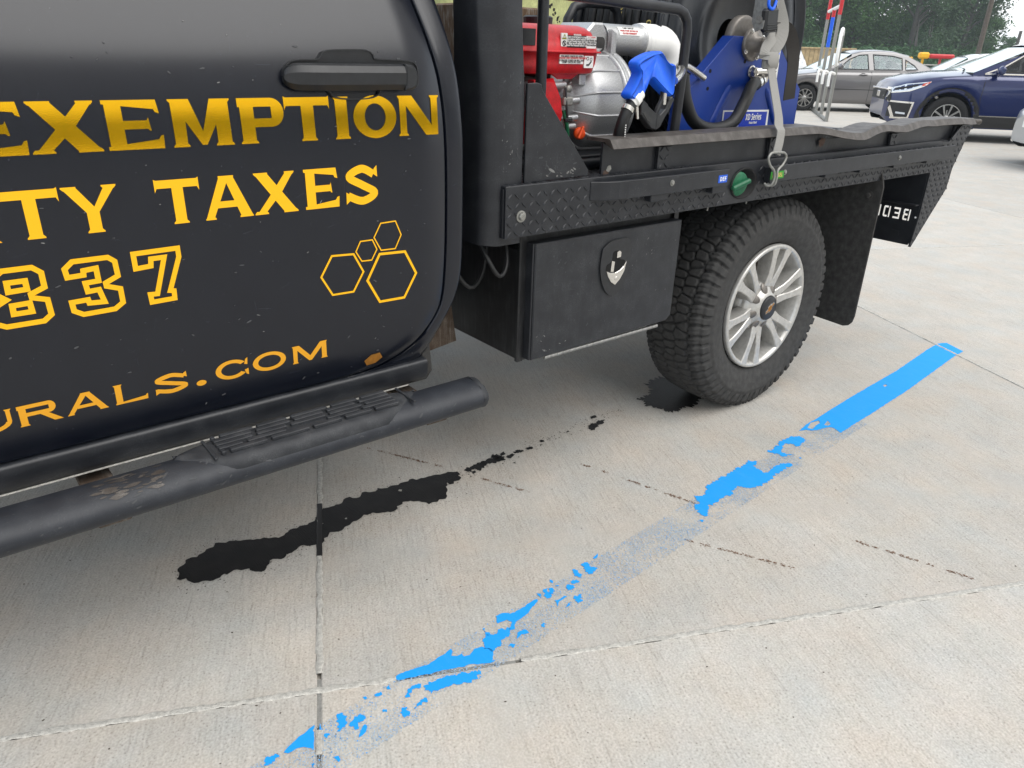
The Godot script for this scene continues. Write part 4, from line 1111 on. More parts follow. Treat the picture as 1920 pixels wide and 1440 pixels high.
	for x in [-0.80, -0.52, -0.22, 0.12, 0.36, 0.62, 0.90]:
		var b := S(); bx(b, Vector3(x - 0.035, 0.905, 0.050), Vector3(x + 0.035, 0.962, 0.0758), 0.002)
		obj("spacer_block", b, M.black_steel, t)
	# side board with a folded, hammered lip
	var warp := func(x: float) -> Vector2:
		var g1 := exp(-pow((x - 0.26) / 0.17, 2.0)); var g2 := exp(-pow((x - 0.62) / 0.12, 2.0)); var g3 := exp(-pow((x - 0.05) / 0.10, 2.0)); var g4 := exp(-pow((x - 0.92) / 0.14, 2.0))
		return Vector2(0.030 * g1 + 0.012 * g2 - 0.010 * g3 - 0.008 * g4, -0.030 * g1 - 0.018 * g2 + 0.002 * g3 - 0.008 * g4 - 0.012 * smoothstep(0.9, 1.3, x) + 0.0025 * noise.get_noise_2d(x * 9.0, 3.0) * smoothstep(-0.2, 0.2, x))
	rows = []
	var lip := []
	for k in 121:
		var x := lerpf(-0.990, 1.300, k / 120.0)
		var w: Vector2 = warp.call(x)
		var y := 1.072 + w.y; var zo := w.x
		rows.append([Vector3(x, 0.984, 0.022), Vector3(x, 1.03, 0.022 + zo * 0.2), Vector3(x, y - 0.003, 0.022 + zo * 0.6), Vector3(x, y - 0.003, 0.014 + zo * 0.6), Vector3(x, 1.03, 0.014 + zo * 0.2), Vector3(x, 0.984, 0.014)])
		lip.append([Vector3(x, y, -0.045 + zo * 0.5), Vector3(x, y + 0.009, -0.043 + zo * 0.5), Vector3(x, y + 0.010, 0.040 + zo), Vector3(x, y + 0.0085, 0.047 + zo), Vector3(x, y - 0.014, 0.063 + zo), Vector3(x, y - 0.016, 0.058 + zo), Vector3(x, y + 0.001, 0.042 + zo)])
	var sb := S(); loft(sb, rows, true, FLAT); cap(sb, rows[0], true); cap(sb, rows[-1])
	var side := obj("side_board", sb, M.black_steel, t)
	var lp := S(); loft(lp, lip, true, FLAT); cap(lp, lip[0], true); cap(lp, lip[-1])
	obj("folded_lip", lp, M.lip, side)
	for x in [-0.745, -0.195, 0.62, 1.19]:
		var st := S(); var w: Vector2 = warp.call(x)
		prism(st, rc(x - 0.03, 0.987, x + 0.03, 1.050 + w.y), at_z(0.0345 + w.x * 0.3), 0.012, 0.001)
		lozenges(st, rc(x - 0.03, 0.987, x + 0.03, 1.050 + w.y), at_z(0.0345 + w.x * 0.3))
		obj("stiffener", st, M.black_steel, side)
	var ru := S(); flat_patch(ru, Vector3(-0.972, 0.990, 0.0226), 0.011, 0.006); flat_patch(ru, Vector3(0.10, 1.022, 0.0300), 0.020, 0.014)
	obj("rust_patch", ru, M.rust, side)
	ru = S(); flat_patch(ru, Vector3(-0.962, 1.001, 0.0229), 0.009, 0.009)
	obj("bare_patch", ru, M.zinc, side)
	# filler neck in the gap of the rub rail
	var cup := S()
	lathe(cup, PackedVector2Array([Vector2(0.068, 0.0), Vector2(0.066, 0.004), Vector2(0.058, 0.0), Vector2(0.054, -0.03), Vector2(0.0001, -0.032)]), Transform3D(Vector3(1, 0, 0), Vector3(0, 0.74, 0), Vector3(0, 0, 1), Vector3(-0.365, 0.918, 0.0515)), 32)
	var fil := obj("filler_recess", cup, M.dark, t)
	var gc := S()
	var gx := Transform3D(Basis(Vector3.UP, -0.25), Vector3(-0.392, 0.918, 0.040))
	lathe(gc, PackedVector2Array([Vector2(0.037, -0.015), Vector2(0.039, 0.0), Vector2(0.039, 0.012), Vector2(0.034, 0.017), Vector2(0.0001, 0.018)]), gx, 28)
	bx(gc, Vector3(-0.036, -0.008, 0.015), Vector3(0.038, 0.008, 0.036), 0.005, gx * Transform3D(Basis(Vector3(0, 0, 1), 0.35), Vector3.ZERO))
	obj("filler_cap", gc, M.green, fil)
	var lab := S(); bx(lab, Vector3(-0.545, 0.937, 0.0838), Vector3(-0.502, 0.960, 0.0856), 0.0005)
	var ld := obj("label", lab, mat(Color(0.10, 0.35, 0.80), 0.5), r1); ld.set_meta("label", "blue label reading DEF")
	lettering("DEF", ld, Transform3D(Basis.IDENTITY, Vector3(-0.5235, 0.9485, 0.0862)), 0.013, M.white)
	lab = S(); bx(lab, Vector3(-0.270, 0.927, 0.0838), Vector3(-0.194, 0.951, 0.0856), 0.0005)
	ld = obj("label", lab, M.green_label, r2); ld.set_meta("label", "green label reading DIESEL")
	lettering("DIESEL", ld, Transform3D(Basis.IDENTITY, Vector3(-0.232, 0.939, 0.0862)), 0.013, M.gold_ink)
	# brake and wiring loops under the front of the deck
	var lp2 := S()
	tube(lp2, curve3([Vector3(-1.36, 0.90, -0.1), Vector3(-1.35, 0.80, -0.02), Vector3(-1.32, 0.745, 0.0), Vector3(-1.28, 0.77, -0.02), Vector3(-1.26, 0.85, -0.06)], 24), 0.006, 8)
	obj("cable_loop", lp2, M.hose, t); lp2 = S()
	tube(lp2, curve3([Vector3(-1.40, 0.92, -0.2), Vector3(-1.40, 0.78, -0.12), Vector3(-1.36, 0.70, -0.08), Vector3(-1.30, 0.73, -0.1), Vector3(-1.27, 0.84, -0.12)], 24), 0.006, 8)
	obj("cable_loop", lp2, M.hose, t)
	var dr := S()
	tube(dr, [Vector3(-0.505, 0.858, 0.03), Vector3(-0.508, 0.84, 0.03)], 0.003, 6); tube(dr, [Vector3(-0.30, 0.858, 0.03), Vector3(-0.303, 0.842, 0.03)], 0.003, 6)
	obj("drain_stub", dr, M.zinc, t)

func flat_patch(st: SurfaceTool, c: Vector3, rx: float, ry: float):
	var b := ragged(circle(Vector2(c.x, c.y), rx, ry, 20), rx * 0.35, 90.0, 0.002, c.x)
	var t := Geometry2D.triangulate_polygon(b)
	st.set_smooth_group(FLAT)
	for i in range(0, t.size(), 3): tri(st, Vector3(b[t[i]].x, b[t[i]].y, c.z), Vector3(b[t[i + 2]].x, b[t[i + 2]].y, c.z), Vector3(b[t[i + 1]].x, b[t[i + 1]].y, c.z))

func lettering(s: String, parent: Node, xf: Transform3D, h: float, mt: Material, font := "Droid Sans", wide := 1.0, bold := true, n := "lettering"):
	var tm := TextMesh.new(); var f := SystemFont.new(); f.font_names = PackedStringArray([font]); f.font_weight = 700 if bold else 400
	tm.font = f; tm.text = s; tm.font_size = 64; tm.pixel_size = h / 64.0 * 1.38; tm.depth = 0.0004
	var o := obj(n, tm, mt, parent)
	o.transform = xf * Transform3D(Basis.from_scale(Vector3(wide, 1, 1)), Vector3.ZERO)

func build_toolbox(t: Node):
	var b := S()
	bx(b, Vector3(-1.237, 0.478, -0.44), Vector3(-0.637, 0.800, -0.004), 0.004)
	bx(b, Vector3(-1.250, 0.478, -0.014), Vector3(-1.226, 0.845, 0.0), 0.003)
	bx(b, Vector3(-1.226, 0.812, -0.03), Vector3(-0.637, 0.845, -0.008), 0.002)
	bx(b, Vector3(-1.24, 0.79, -0.40), Vector3(-0.64, 0.862, -0.10), 0.002)
	var box := obj("toolbox", b, M.dirty_box, t)
	box.set_meta("label", "black steel toolbox slung under the deck")
	var d := S()
	prism(d, pl([-1.222, 0.489, -0.648, 0.497, -0.628, 0.513, -0.626, 0.824, -1.222, 0.824]), at_z(0.031), 0.033, 0.003)
	bx(d, Vector3(-1.228, 0.489, -0.004), Vector3(-1.2225, 0.824, 0.026), 0.001)
	var door := obj("toolbox_door", d, M.black_box, box)
	chips(door, at_z(0.031), Vector2(-1.21, 0.505), Vector2(-1.09, 0.56), 46, 0.0036, M.scuff); chips(door, at_z(0.031), Vector2(-1.20, 0.74), Vector2(-0.95, 0.815), 130, 0.0026, M.scuff_faint, 0.5); chips(door, at_z(0.031), Vector2(-1.21, 0.52), Vector2(-0.65, 0.81), 260, 0.0022, M.scuff_faint, 1.4); chips(door, at_z(0.031), Vector2(-0.85, 0.60), Vector2(-0.64, 0.80), 40, 0.0018, M.scuff, 1.4)
	var sp := S(); bx(sp, Vector3(-0.632, 0.77, 0.0), Vector3(-0.612, 0.86, 0.003), 0.0005)
	obj("stay", sp, M.black_steel, box)
	# paddle latch: rounded dish, dark pocket, bright crescent and tongue
	var c := Vector2(-0.918, 0.717)
	var dish := S()
	var shape := smooth_line(pl([-0.055, 0.062, -0.03, 0.078, 0.0, 0.083, 0.04, 0.082, 0.058, 0.07, 0.062, 0.03, 0.058, -0.015, 0.040, -0.060, 0.008, -0.086, -0.025, -0.075, -0.050, -0.035, -0.060, 0.01]), 48, true)
	for i in shape.size(): shape[i] += c
	prism(dish, shape, at_z(0.0365), 0.006, 0.003)
	var la := obj("latch", dish, M.black_plastic, box)
	var pk := S(); var ps := smooth_line(pl([-0.034, 0.012, -0.015, 0.022, -0.012, 0.046, 0.006, 0.05, 0.016, 0.044, 0.018, 0.024, 0.04, 0.016, 0.044, -0.004, 0.0, -0.03, -0.036, -0.006]), 40, true)
	for i in ps.size(): ps[i] += c
	prism(pk, ps, at_z(0.0370), 0.001); obj("latch", pk, M.gap, box)
	var cr := S()
	var cs := pl([-0.036, -0.006, -0.02, -0.013, 0.0, -0.0155, 0.018, -0.011, 0.034, 0.0, 0.045, 0.014, 0.038, -0.016, 0.022, -0.039, 0.004, -0.053, -0.014, -0.042, -0.028, -0.024])
	for i in cs.size(): cs[i] += c
	prism(cr, cs, at_z(0.0405), 0.004, 0.001)
	var t2 := pl([0.003, 0.028, 0.019, 0.030, 0.019, 0.044, 0.012, 0.049, 0.003, 0.046]); var t3 := pl([-0.018, -0.010, -0.006, -0.012, -0.004, 0.018, -0.016, 0.022])
	for i in t2.size(): t2[i] += c
	for i in t3.size(): t3[i] += c
	prism(cr, t2, at_z(0.0395), 0.002); prism(cr, t3, at_z(0.0385), 0.001)
	lathe(cr, PackedVector2Array([Vector2(0.006, 0), Vector2(0.006, 0.001), Vector2(0.0045, 0.0016), Vector2(0.0001, 0.0016)]), Transform3D(Basis.IDENTITY, Vector3(c.x + 0.006, c.y - 0.033, 0.0405)), 16)
	obj("latch", cr, M.chrome, box)
	# piano hinge along the bottom, knuckle by knuckle
	var x := -1.167
	while x < -0.69:
		var k := S(); tube(k, [Vector3(x, 0.4835, 0.022), Vector3(x + 0.0232, 0.4835, 0.022)], 0.0062, 10)
		obj("hinge_knuckle", k, M.steel, box)
		x += 0.0243

func build_wheel(t: Node):
	var w := Node3D.new(); w.name = "wheel"; t.add_child(w, true)
	var R := 0.420; var cy := 0.41
	# tread as relief on the tyre's crown: v runs across it, u round it
	var nu := 900; var across := []
	# profile (radius, z) from the inner to the outer bead
	var prof := [[0.25, -0.262], [0.33, -0.285], [0.375, -0.282]]
	for k in 61:
		var v := -1.0 + 2.0 * k / 60.0
		prof.append([0.420 - 0.012 * pow(absf(v), 2.6) - 0.016 * smoothstep(0.88, 1.0, absf(v)), -0.142 + v * 0.128])
	for q in [[0.390, -0.0085], [0.384, -0.006], [0.378, -0.0045], [0.372, -0.0035], [0.366, -0.002], [0.360, -0.0005], [0.355, 0.0], [0.350, 0.001], [0.346, 0.0035], [0.340, 0.004], [0.335, 0.004], [0.332, 0.0025], [0.315, 0.001], [0.295, -0.004], [0.275, -0.011], [0.262, -0.017], [0.256, -0.021], [0.252, -0.024], [0.247, -0.03]]: prof.append(q)
	var np := prof.size()
	var pts := PackedVector3Array(); pts.resize(nu * np)
	var cells := {}
	var NC := 78
	var r2 := RandomNumberGenerator.new(); r2.seed = 99
	for i in NC:
		for j in 5:
			cells[i * 8 + j] = Vector2(i + (0.5 if j % 2 else 0.0) + r2.randf_range(-0.22, 0.22), j - 2.0 + r2.randf_range(-0.16, 0.16))
	for i in nu:
		var an := TAU * i / nu; var u := float(i) / nu * NC
		for k in np:
			var r: float = prof[k][0]; var z: float = prof[k][1]
			var v := (z + 0.142) / 0.128
			if k >= 3 and k < 64 and absf(v) < 0.995:
				var q := v * 2.35; var f1 := 99.0; var f2 := 99.0
				if absf(v) < 0.70:
					for j in 5:
						if absf(j - 2.0 - q) > 1.7: continue
						for di in range(-2, 3):
							var ii := posmod(int(floor(u)) + di, NC)
							var c: Vector2 = cells[ii * 8 + j]
							var du := c.x - u
							du -= NC * round(du / NC)
							var d := Vector2(du * 0.80, (c.y - q) * 1.12).length()
							if d < f1: f2 = f1; f1 = d
							elif d < f2: f2 = d
					r -= 0.011 * (1.0 - smoothstep(0.05, 0.16, f2 - f1))
					r -= 0.004 * (1.0 - smoothstep(0.015, 0.05, absf(sin(u * 2.9 + q * 3.0 + sin(q * 5.0) * 0.6)))) * smoothstep(0.2, 0.4, f2 - f1)
			if (k >= 3 and k < 64 and absf(v) >= 0.64) or (k >= 64 and r > 0.352):
				# shoulder lugs, wider and narrower in turn, running down the sidewall
				var s := fposmod(u * 0.41025641 + (0.5 if v < 0 else 0.0) + 0.05 * sin(v * 9.0), 1.0)
				var e := minf(minf(absf(s - 0.02), absf(s - 1.02)), absf(s - 0.55))
				var g := 1.0 - smoothstep(0.05, 0.10, e)
				var deep := 0.012
				if k >= 64: deep = 0.009 * smoothstep(0.352, 0.375, r) 
				if k >= 64: z -= deep * g * 0.6; r -= deep * g * 0.5
				else: r -= deep * g
				if k < 64 and absf(absf(v) - 0.66) < 0.035: r -= 0.010 * (1.0 - smoothstep(0.0, 0.035, absf(absf(v) - 0.66 - 0.02 * sin(u * PI))))
				# sipes and ledges in the lugs
				if k < 64: r -= 0.004 * (1.0 - smoothstep(0.01, 0.03, minf(absf(s - 0.28), absf(s - 0.78)))) * (1.0 if absf(v) < 0.9 else 0.0)
				elif s > 0.10 and s < 0.47: z += 0.0025 * smoothstep(0.352, 0.362, r)
			# flat where it stands
			var y := cy + r * sin(an)
			if y < 0.0005: y = 0.0005
			if y < 0.03: z += (0.03 - y) * 0.25 * signf(v)
			pts[i * np + k] = Vector3(r * cos(an), y, z)
	var idx := PackedInt32Array(); var nrm := PackedVector3Array(); nrm.resize(nu * np)
	for i in nu:
		var i2 := (i + 1) % nu
		for k in np - 1:
			var a := i * np + k; var b := i2 * np + k
			idx.append(a); idx.append(a + 1); idx.append(b + 1); idx.append(a); idx.append(b + 1); idx.append(b)
			var n := (pts[b] - pts[a]).cross(pts[a + 1] - pts[a])
			nrm[a] += n; nrm[b] += n; nrm[a + 1] += n; nrm[b + 1] += n
	for i in nrm.size(): nrm[i] = nrm[i].normalized()
	var arr := []; arr.resize(Mesh.ARRAY_MAX); arr[Mesh.ARRAY_VERTEX] = pts; arr[Mesh.ARRAY_NORMAL] = nrm; arr[Mesh.ARRAY_INDEX] = idx
	var am := ArrayMesh.new(); am.add_surface_from_arrays(Mesh.PRIMITIVE_TRIANGLES, arr)
	obj("tyre", am, M.rubber, w)
	var X := Transform3D(Basis.IDENTITY, Vector3(0, cy, 0))
	# rim barrel and lip
	var rim := S()
	lathe(rim, PackedVector2Array([Vector2(0.2455, -0.026), Vector2(0.246, -0.016), Vector2(0.243, -0.010), Vector2(0.236, -0.0085), Vector2(0.229, -0.012), Vector2(0.225, -0.022)]), X, 72)
	obj("rim", rim, M.rim, w)
	var barrel := S()
	lathe(barrel, PackedVector2Array([Vector2(0.2255, -0.022), Vector2(0.218, -0.05), Vector2(0.212, -0.09), Vector2(0.205, -0.14), Vector2(0.205, -0.20)]), X, 48)
	obj("rim_barrel", barrel, M.rim, w); barrel = S()
	lathe(barrel, PackedVector2Array([Vector2(0.095, -0.15), Vector2(0.095, -0.050), Vector2(0.06, -0.035)]), X, 32)
	obj("hub_bore", barrel, M.rim, w)
	var disc := S()
	lathe(disc, PackedVector2Array([Vector2(0.10, -0.155), Vector2(0.175, -0.150), Vector2(0.178, -0.152), Vector2(0.178, -0.178), Vector2(0.10, -0.18)]), X, 48)
	lathe(disc, PackedVector2Array([Vector2(0.178, -0.172), Vector2(0.204, -0.172)]), X, 48)
	bx(disc, Vector3(-0.205, 0.33, -0.185), Vector3(-0.11, 0.50, -0.125), 0.02)
	obj("brake_disc", disc, M.iron, w)
	# six spokes, each forked; bright machined faces with darker flanks
	for s in 6:
		var a0 := deg_to_rad(78.0 + 60.0 * s)
		var xf := X * Transform3D(Basis(Vector3(0, 0, 1), a0 - PI / 2), Vector3.ZERO)
		var sp := S()
		for sg in [-1.0, 1.0]:
			var rr := []
			for q in [[0.062, 0.014, 0.018, -0.028], [0.095, 0.017, 0.018, -0.022], [0.125, 0.021, 0.0155, -0.018], [0.155, 0.0285, 0.0145, -0.015], [0.195, 0.0375, 0.0155, -0.013], [0.231, 0.045, 0.023, -0.010]]:
				var c: float = sg * q[1]; var hw: float = q[2]
				rr.append([xf * Vector3(c - hw, q[0], -0.075), xf * Vector3(c - hw, q[0], q[3] - 0.003), xf * Vector3(c - hw * 0.8, q[0], q[3]), xf * Vector3(c + hw * 0.8, q[0], q[3]), xf * Vector3(c + hw, q[0], q[3] - 0.003), xf * Vector3(c + hw, q[0], -0.075)])
			loft(sp, rr, false, FLAT)
		obj("spoke", sp, M.rim, w)
		var wb := S()
		prism(wb, pl([-0.018, 0.110, 0.018, 0.110, 0.034, 0.226, -0.034, 0.226]), xf * Transform3D(Basis.IDENTITY, Vector3(0, 0, -0.050)), 0.03)
		obj("spoke_web", wb, M.rim, w)
	# hub cone with pockets for the nuts
	var hub := S()
	lathe(hub, PackedVector2Array([Vector2(0.100, -0.060), Vector2(0.098, -0.040), Vector2(0.085, -0.030), Vector2(0.060, -0.014), Vector2(0.052, -0.006), Vector2(0.049, -0.006)]), X, 48)
	obj("hub", hub, M.rim, w)
	for k in 8:
		var a := TAU * (k + 0.3) / 8
		var pk := S()
		var pf := X * Transform3D(Basis(Vector3(0, 0, 1), a), Vector3.ZERO) * Transform3D(Basis(Vector3(0, 1, 0), 0.42), Vector3(0.078, 0, -0.0235))
		lathe(pk, PackedVector2Array([Vector2(0.0180, 0.0), Vector2(0.0172, 0.0025), Vector2(0.0001, 0.001)]), pf * Transform3D(Basis.from_scale(Vector3(1.25, 0.85, 1)), Vector3.ZERO), 18)
		obj("lug_pocket", pk, M.flange, w)  # darker grey discs put the shade of the nut pockets into colour
	var hc := S()
	lathe(hc, PackedVector2Array([Vector2(0.0475, -0.010), Vector2(0.0475, -0.001), Vector2(0.045, 0.002), Vector2(0.020, 0.0035), Vector2(0.0001, 0.004)]), X, 40)
	obj("hub_cap", hc, M.black_plastic, w)
	var bow := pl([-0.030, -0.003, -0.010, -0.003, -0.012, -0.0105, 0.011, -0.0105, 0.013, -0.003, 0.030, -0.003, 0.028, 0.006, 0.010, 0.006, 0.012, 0.0125, -0.011, 0.0125, -0.013, 0.006, -0.028, 0.006])
	for i in bow.size(): bow[i].x += (bow[i].y) * 0.25
	var bf := X * Transform3D(Basis(Vector3(0, 0, 1), 0.62), Vector3(0, 0, 0.0052))
	var em := S(); prism(em, bow, bf, 0.003); obj("emblem", em, M.chrome, w)
	var inn := Geometry2D.offset_polygon(bow, -0.0022)
	if inn.size():
		em = S(); prism(em, inn[0], bf * Transform3D(Basis.IDENTITY, Vector3(0, 0, 0.0008)), 0.001); obj("emblem", em, M.gold_worn, w)

func build_tail(t: Node):
	# rubber mud flap behind the wheel, standing across the truck
	var f := S()
	var sh := PackedVector2Array([Vector2(-0.62, 0.90), Vector2(0.045, 0.90), Vector2(0.062, 0.858), Vector2(0.070, 0.83), Vector2(0.071, 0.29), Vector2(0.066, 0.262), Vector2(0.052, 0.244), Vector2(0.03, 0.236), Vector2(-0.02, 0.238), Vector2(-0.60, 0.26)])
	prism(f, sh, Transform3D(Vector3(0, 0, 1), Vector3(0, 1, 0), Vector3(-1, 0, 0), Vector3(0.552, 0, 0)), 0.008, 0.0015)
	var fl := obj("mud_flap", f, M.flap, t)
	bolt("bolt", fl, Vector3(0.545, 0.795, 0.022), Vector3(-1, 0, 0), 0.012, M.flap)
	# wheel-well inner plates
	var pn := S(); bx(pn, Vector3(-0.60, 0.60, -0.46), Vector3(0.55, 0.97, -0.45), 0.001)
	obj("inner_panel", pn, M.dark, t)
	# side tread plate at the tail and the plate across it with the maker's name cut out, seen from its back
	var sp := S()
	var tail := pl([1.031, 0.979, 1.031, 0.862, 0.988, 0.858, 0.986, 0.66, 0.965, 0.533, 0.978, 0.530, 1.192, 0.770, 1.200, 0.86, 1.252, 0.962, 1.30, 1.045, 1.19, 1.045, 1.10, 0.979])
	prism(sp, tail, at_z(0.050), 0.007, 0.001)
	lozenges(sp, tail, at_z(0.050))
	obj("tail_side_plate", sp, M.black_steel, t)
	var back := S()
	# letters stand in (z, y); seen from the front they are mirrored
	var plate := [rc(-2.05, 0.535, 0.043, 0.866)]
	var letters := []
	var z := 0.010
	for c in "BEDROCK":
		letters.append([c, z]); z -= 0.0455
	var cuts := []
	for l in letters:
		for q in stencil(l[0]):
			var g := PackedVector2Array()
			for v in q: g.append(Vector2(l[1] - v.x * 0.036, 0.640 + v.y * 0.050))
			if Geometry2D.is_polygon_clockwise(g): g.reverse()
			cuts.append(g)
	var px := pl([-2.05, 0.535, 0.030, 0.535, 0.0425, 0.560, 0.0425, 0.866, -2.05, 0.866])
	# strips between cuts: slice the plate at each cut's middle so that pieces have no holes
	var pieces := []
	var edges := [-2.06]
	for g in cuts:
		var m := 0.0
		for v in g: m += v.x
		edges.append(m / g.size())
	edges.append(0.05); edges.sort()
	for i in edges.size() - 1:
		if edges[i + 1] - edges[i] < 1e-5: continue
		for q in Geometry2D.intersect_polygons(px, rc(edges[i], 0.3, edges[i + 1], 1.2)):
			var left := [q]
			for g in cuts:
				var nx := []
				for l in left: nx.append_array(Geometry2D.clip_polygons(l, g))
				left = nx
			for l in left:
				if not Geometry2D.is_polygon_clockwise(l): pieces.append(l)
	var pf := Transform3D(Vector3(0, 0, 1), Vector3(0, 1, 0), Vector3(-1, 0, 0), Vector3(0.985, 0, 0))
	for q in pieces: prism(back, q, pf, 0.004)
	bx(back, Vector3(0.95, 0.712, -2.0), Vector3(0.983, 0.718, 0.040), 0.001)
	var bp := obj("tail_plate", back, M.black_steel, t); bp.set_meta("label", "plate across the tail with the name cut through it")
	var tg := S(); bx(tg, Vector3(0.9835, 0.566, -0.055), Vector3(0.9845, 0.590, -0.020), 0.0)
	obj("sticker", tg, M.black_plastic, bp)
	bolt("bolt", bp, Vector3(0.985, 0.66, 0.036), Vector3(-1, 0, 0), 0.003, M.white)
	# hitch bar end at the rear of the deck's side
	var hk := S()
	tube(hk, curve3([Vector3(1.20, 1.06, 0.0), Vector3(1.30, 1.055, 0.03), Vector3(1.36, 1.052, 0.05)], 8), 0.012, 10)
	obj("tail_hook", hk, M.lip, t)

func stencil(c: String) -> Array:
	match c:
		"B": return [rc(0.0, 0.0, 0.2, 1.0), pl([0.3, 0.84, 0.66, 0.84, 0.66, 0.60, 0.3, 0.60, 0.3, 0.42, 0.66, 0.42, 0.66, 0.16, 0.3, 0.16, 0.3, 0.0, 0.78, 0.0, 0.88, 0.12, 0.88, 0.42, 0.80, 0.51, 0.88, 0.6, 0.88, 0.88, 0.78, 1.0, 0.3, 1.0])]
		"E": return [pl([0, 0, 0.85, 0, 0.85, 0.17, 0.2, 0.17, 0.2, 0.42, 0.7, 0.42, 0.7, 0.58, 0.2, 0.58, 0.2, 0.83, 0.85, 0.83, 0.85, 1, 0, 1])]
		"D": return [rc(0.0, 0.0, 0.2, 1.0), pl([0.3, 0.83, 0.66, 0.83, 0.66, 0.17, 0.3, 0.17, 0.3, 0, 0.78, 0, 0.88, 0.12, 0.88, 0.88, 0.78, 1, 0.3, 1])]
		"R": return [rc(0.0, 0.0, 0.2, 1.0), pl([0.3, 0.83, 0.66, 0.83, 0.66, 0.58, 0.3, 0.58, 0.3, 0.42, 0.48, 0.42, 0.66, 0.0, 0.9, 0.0, 0.7, 0.44, 0.88, 0.56, 0.88, 0.88, 0.78, 1, 0.3, 1])]
		"O": return [pl([0, 0.1, 0.1, 0, 0.38, 0, 0.38, 0.17, 0.2, 0.17, 0.2, 0.83, 0.38, 0.83, 0.38, 1, 0.1, 1, 0, 0.9]), pl([0.5, 0, 0.78, 0, 0.88, 0.1, 0.88, 0.9, 0.78, 1, 0.5, 1, 0.5, 0.83, 0.68, 0.83, 0.68, 0.17, 0.5, 0.17])]
		"C": return [pl([0, 0.1, 0.1, 0, 0.85, 0, 0.85, 0.17, 0.2, 0.17, 0.2, 0.83, 0.85, 0.83, 0.85, 1, 0.1, 1, 0, 0.9])]
	return [rc(0.0, 0.0, 0.2, 1.0), pl([0.3, 0.5, 0.66, 0, 0.9, 0, 0.52, 0.5, 0.9, 1, 0.66, 1])]

# ------------------------------------------------------------------ what the bed carries
func build_load():
	build_pump()
	build_nozzle()
	build_reel()
	build_strap()
	build_tote()

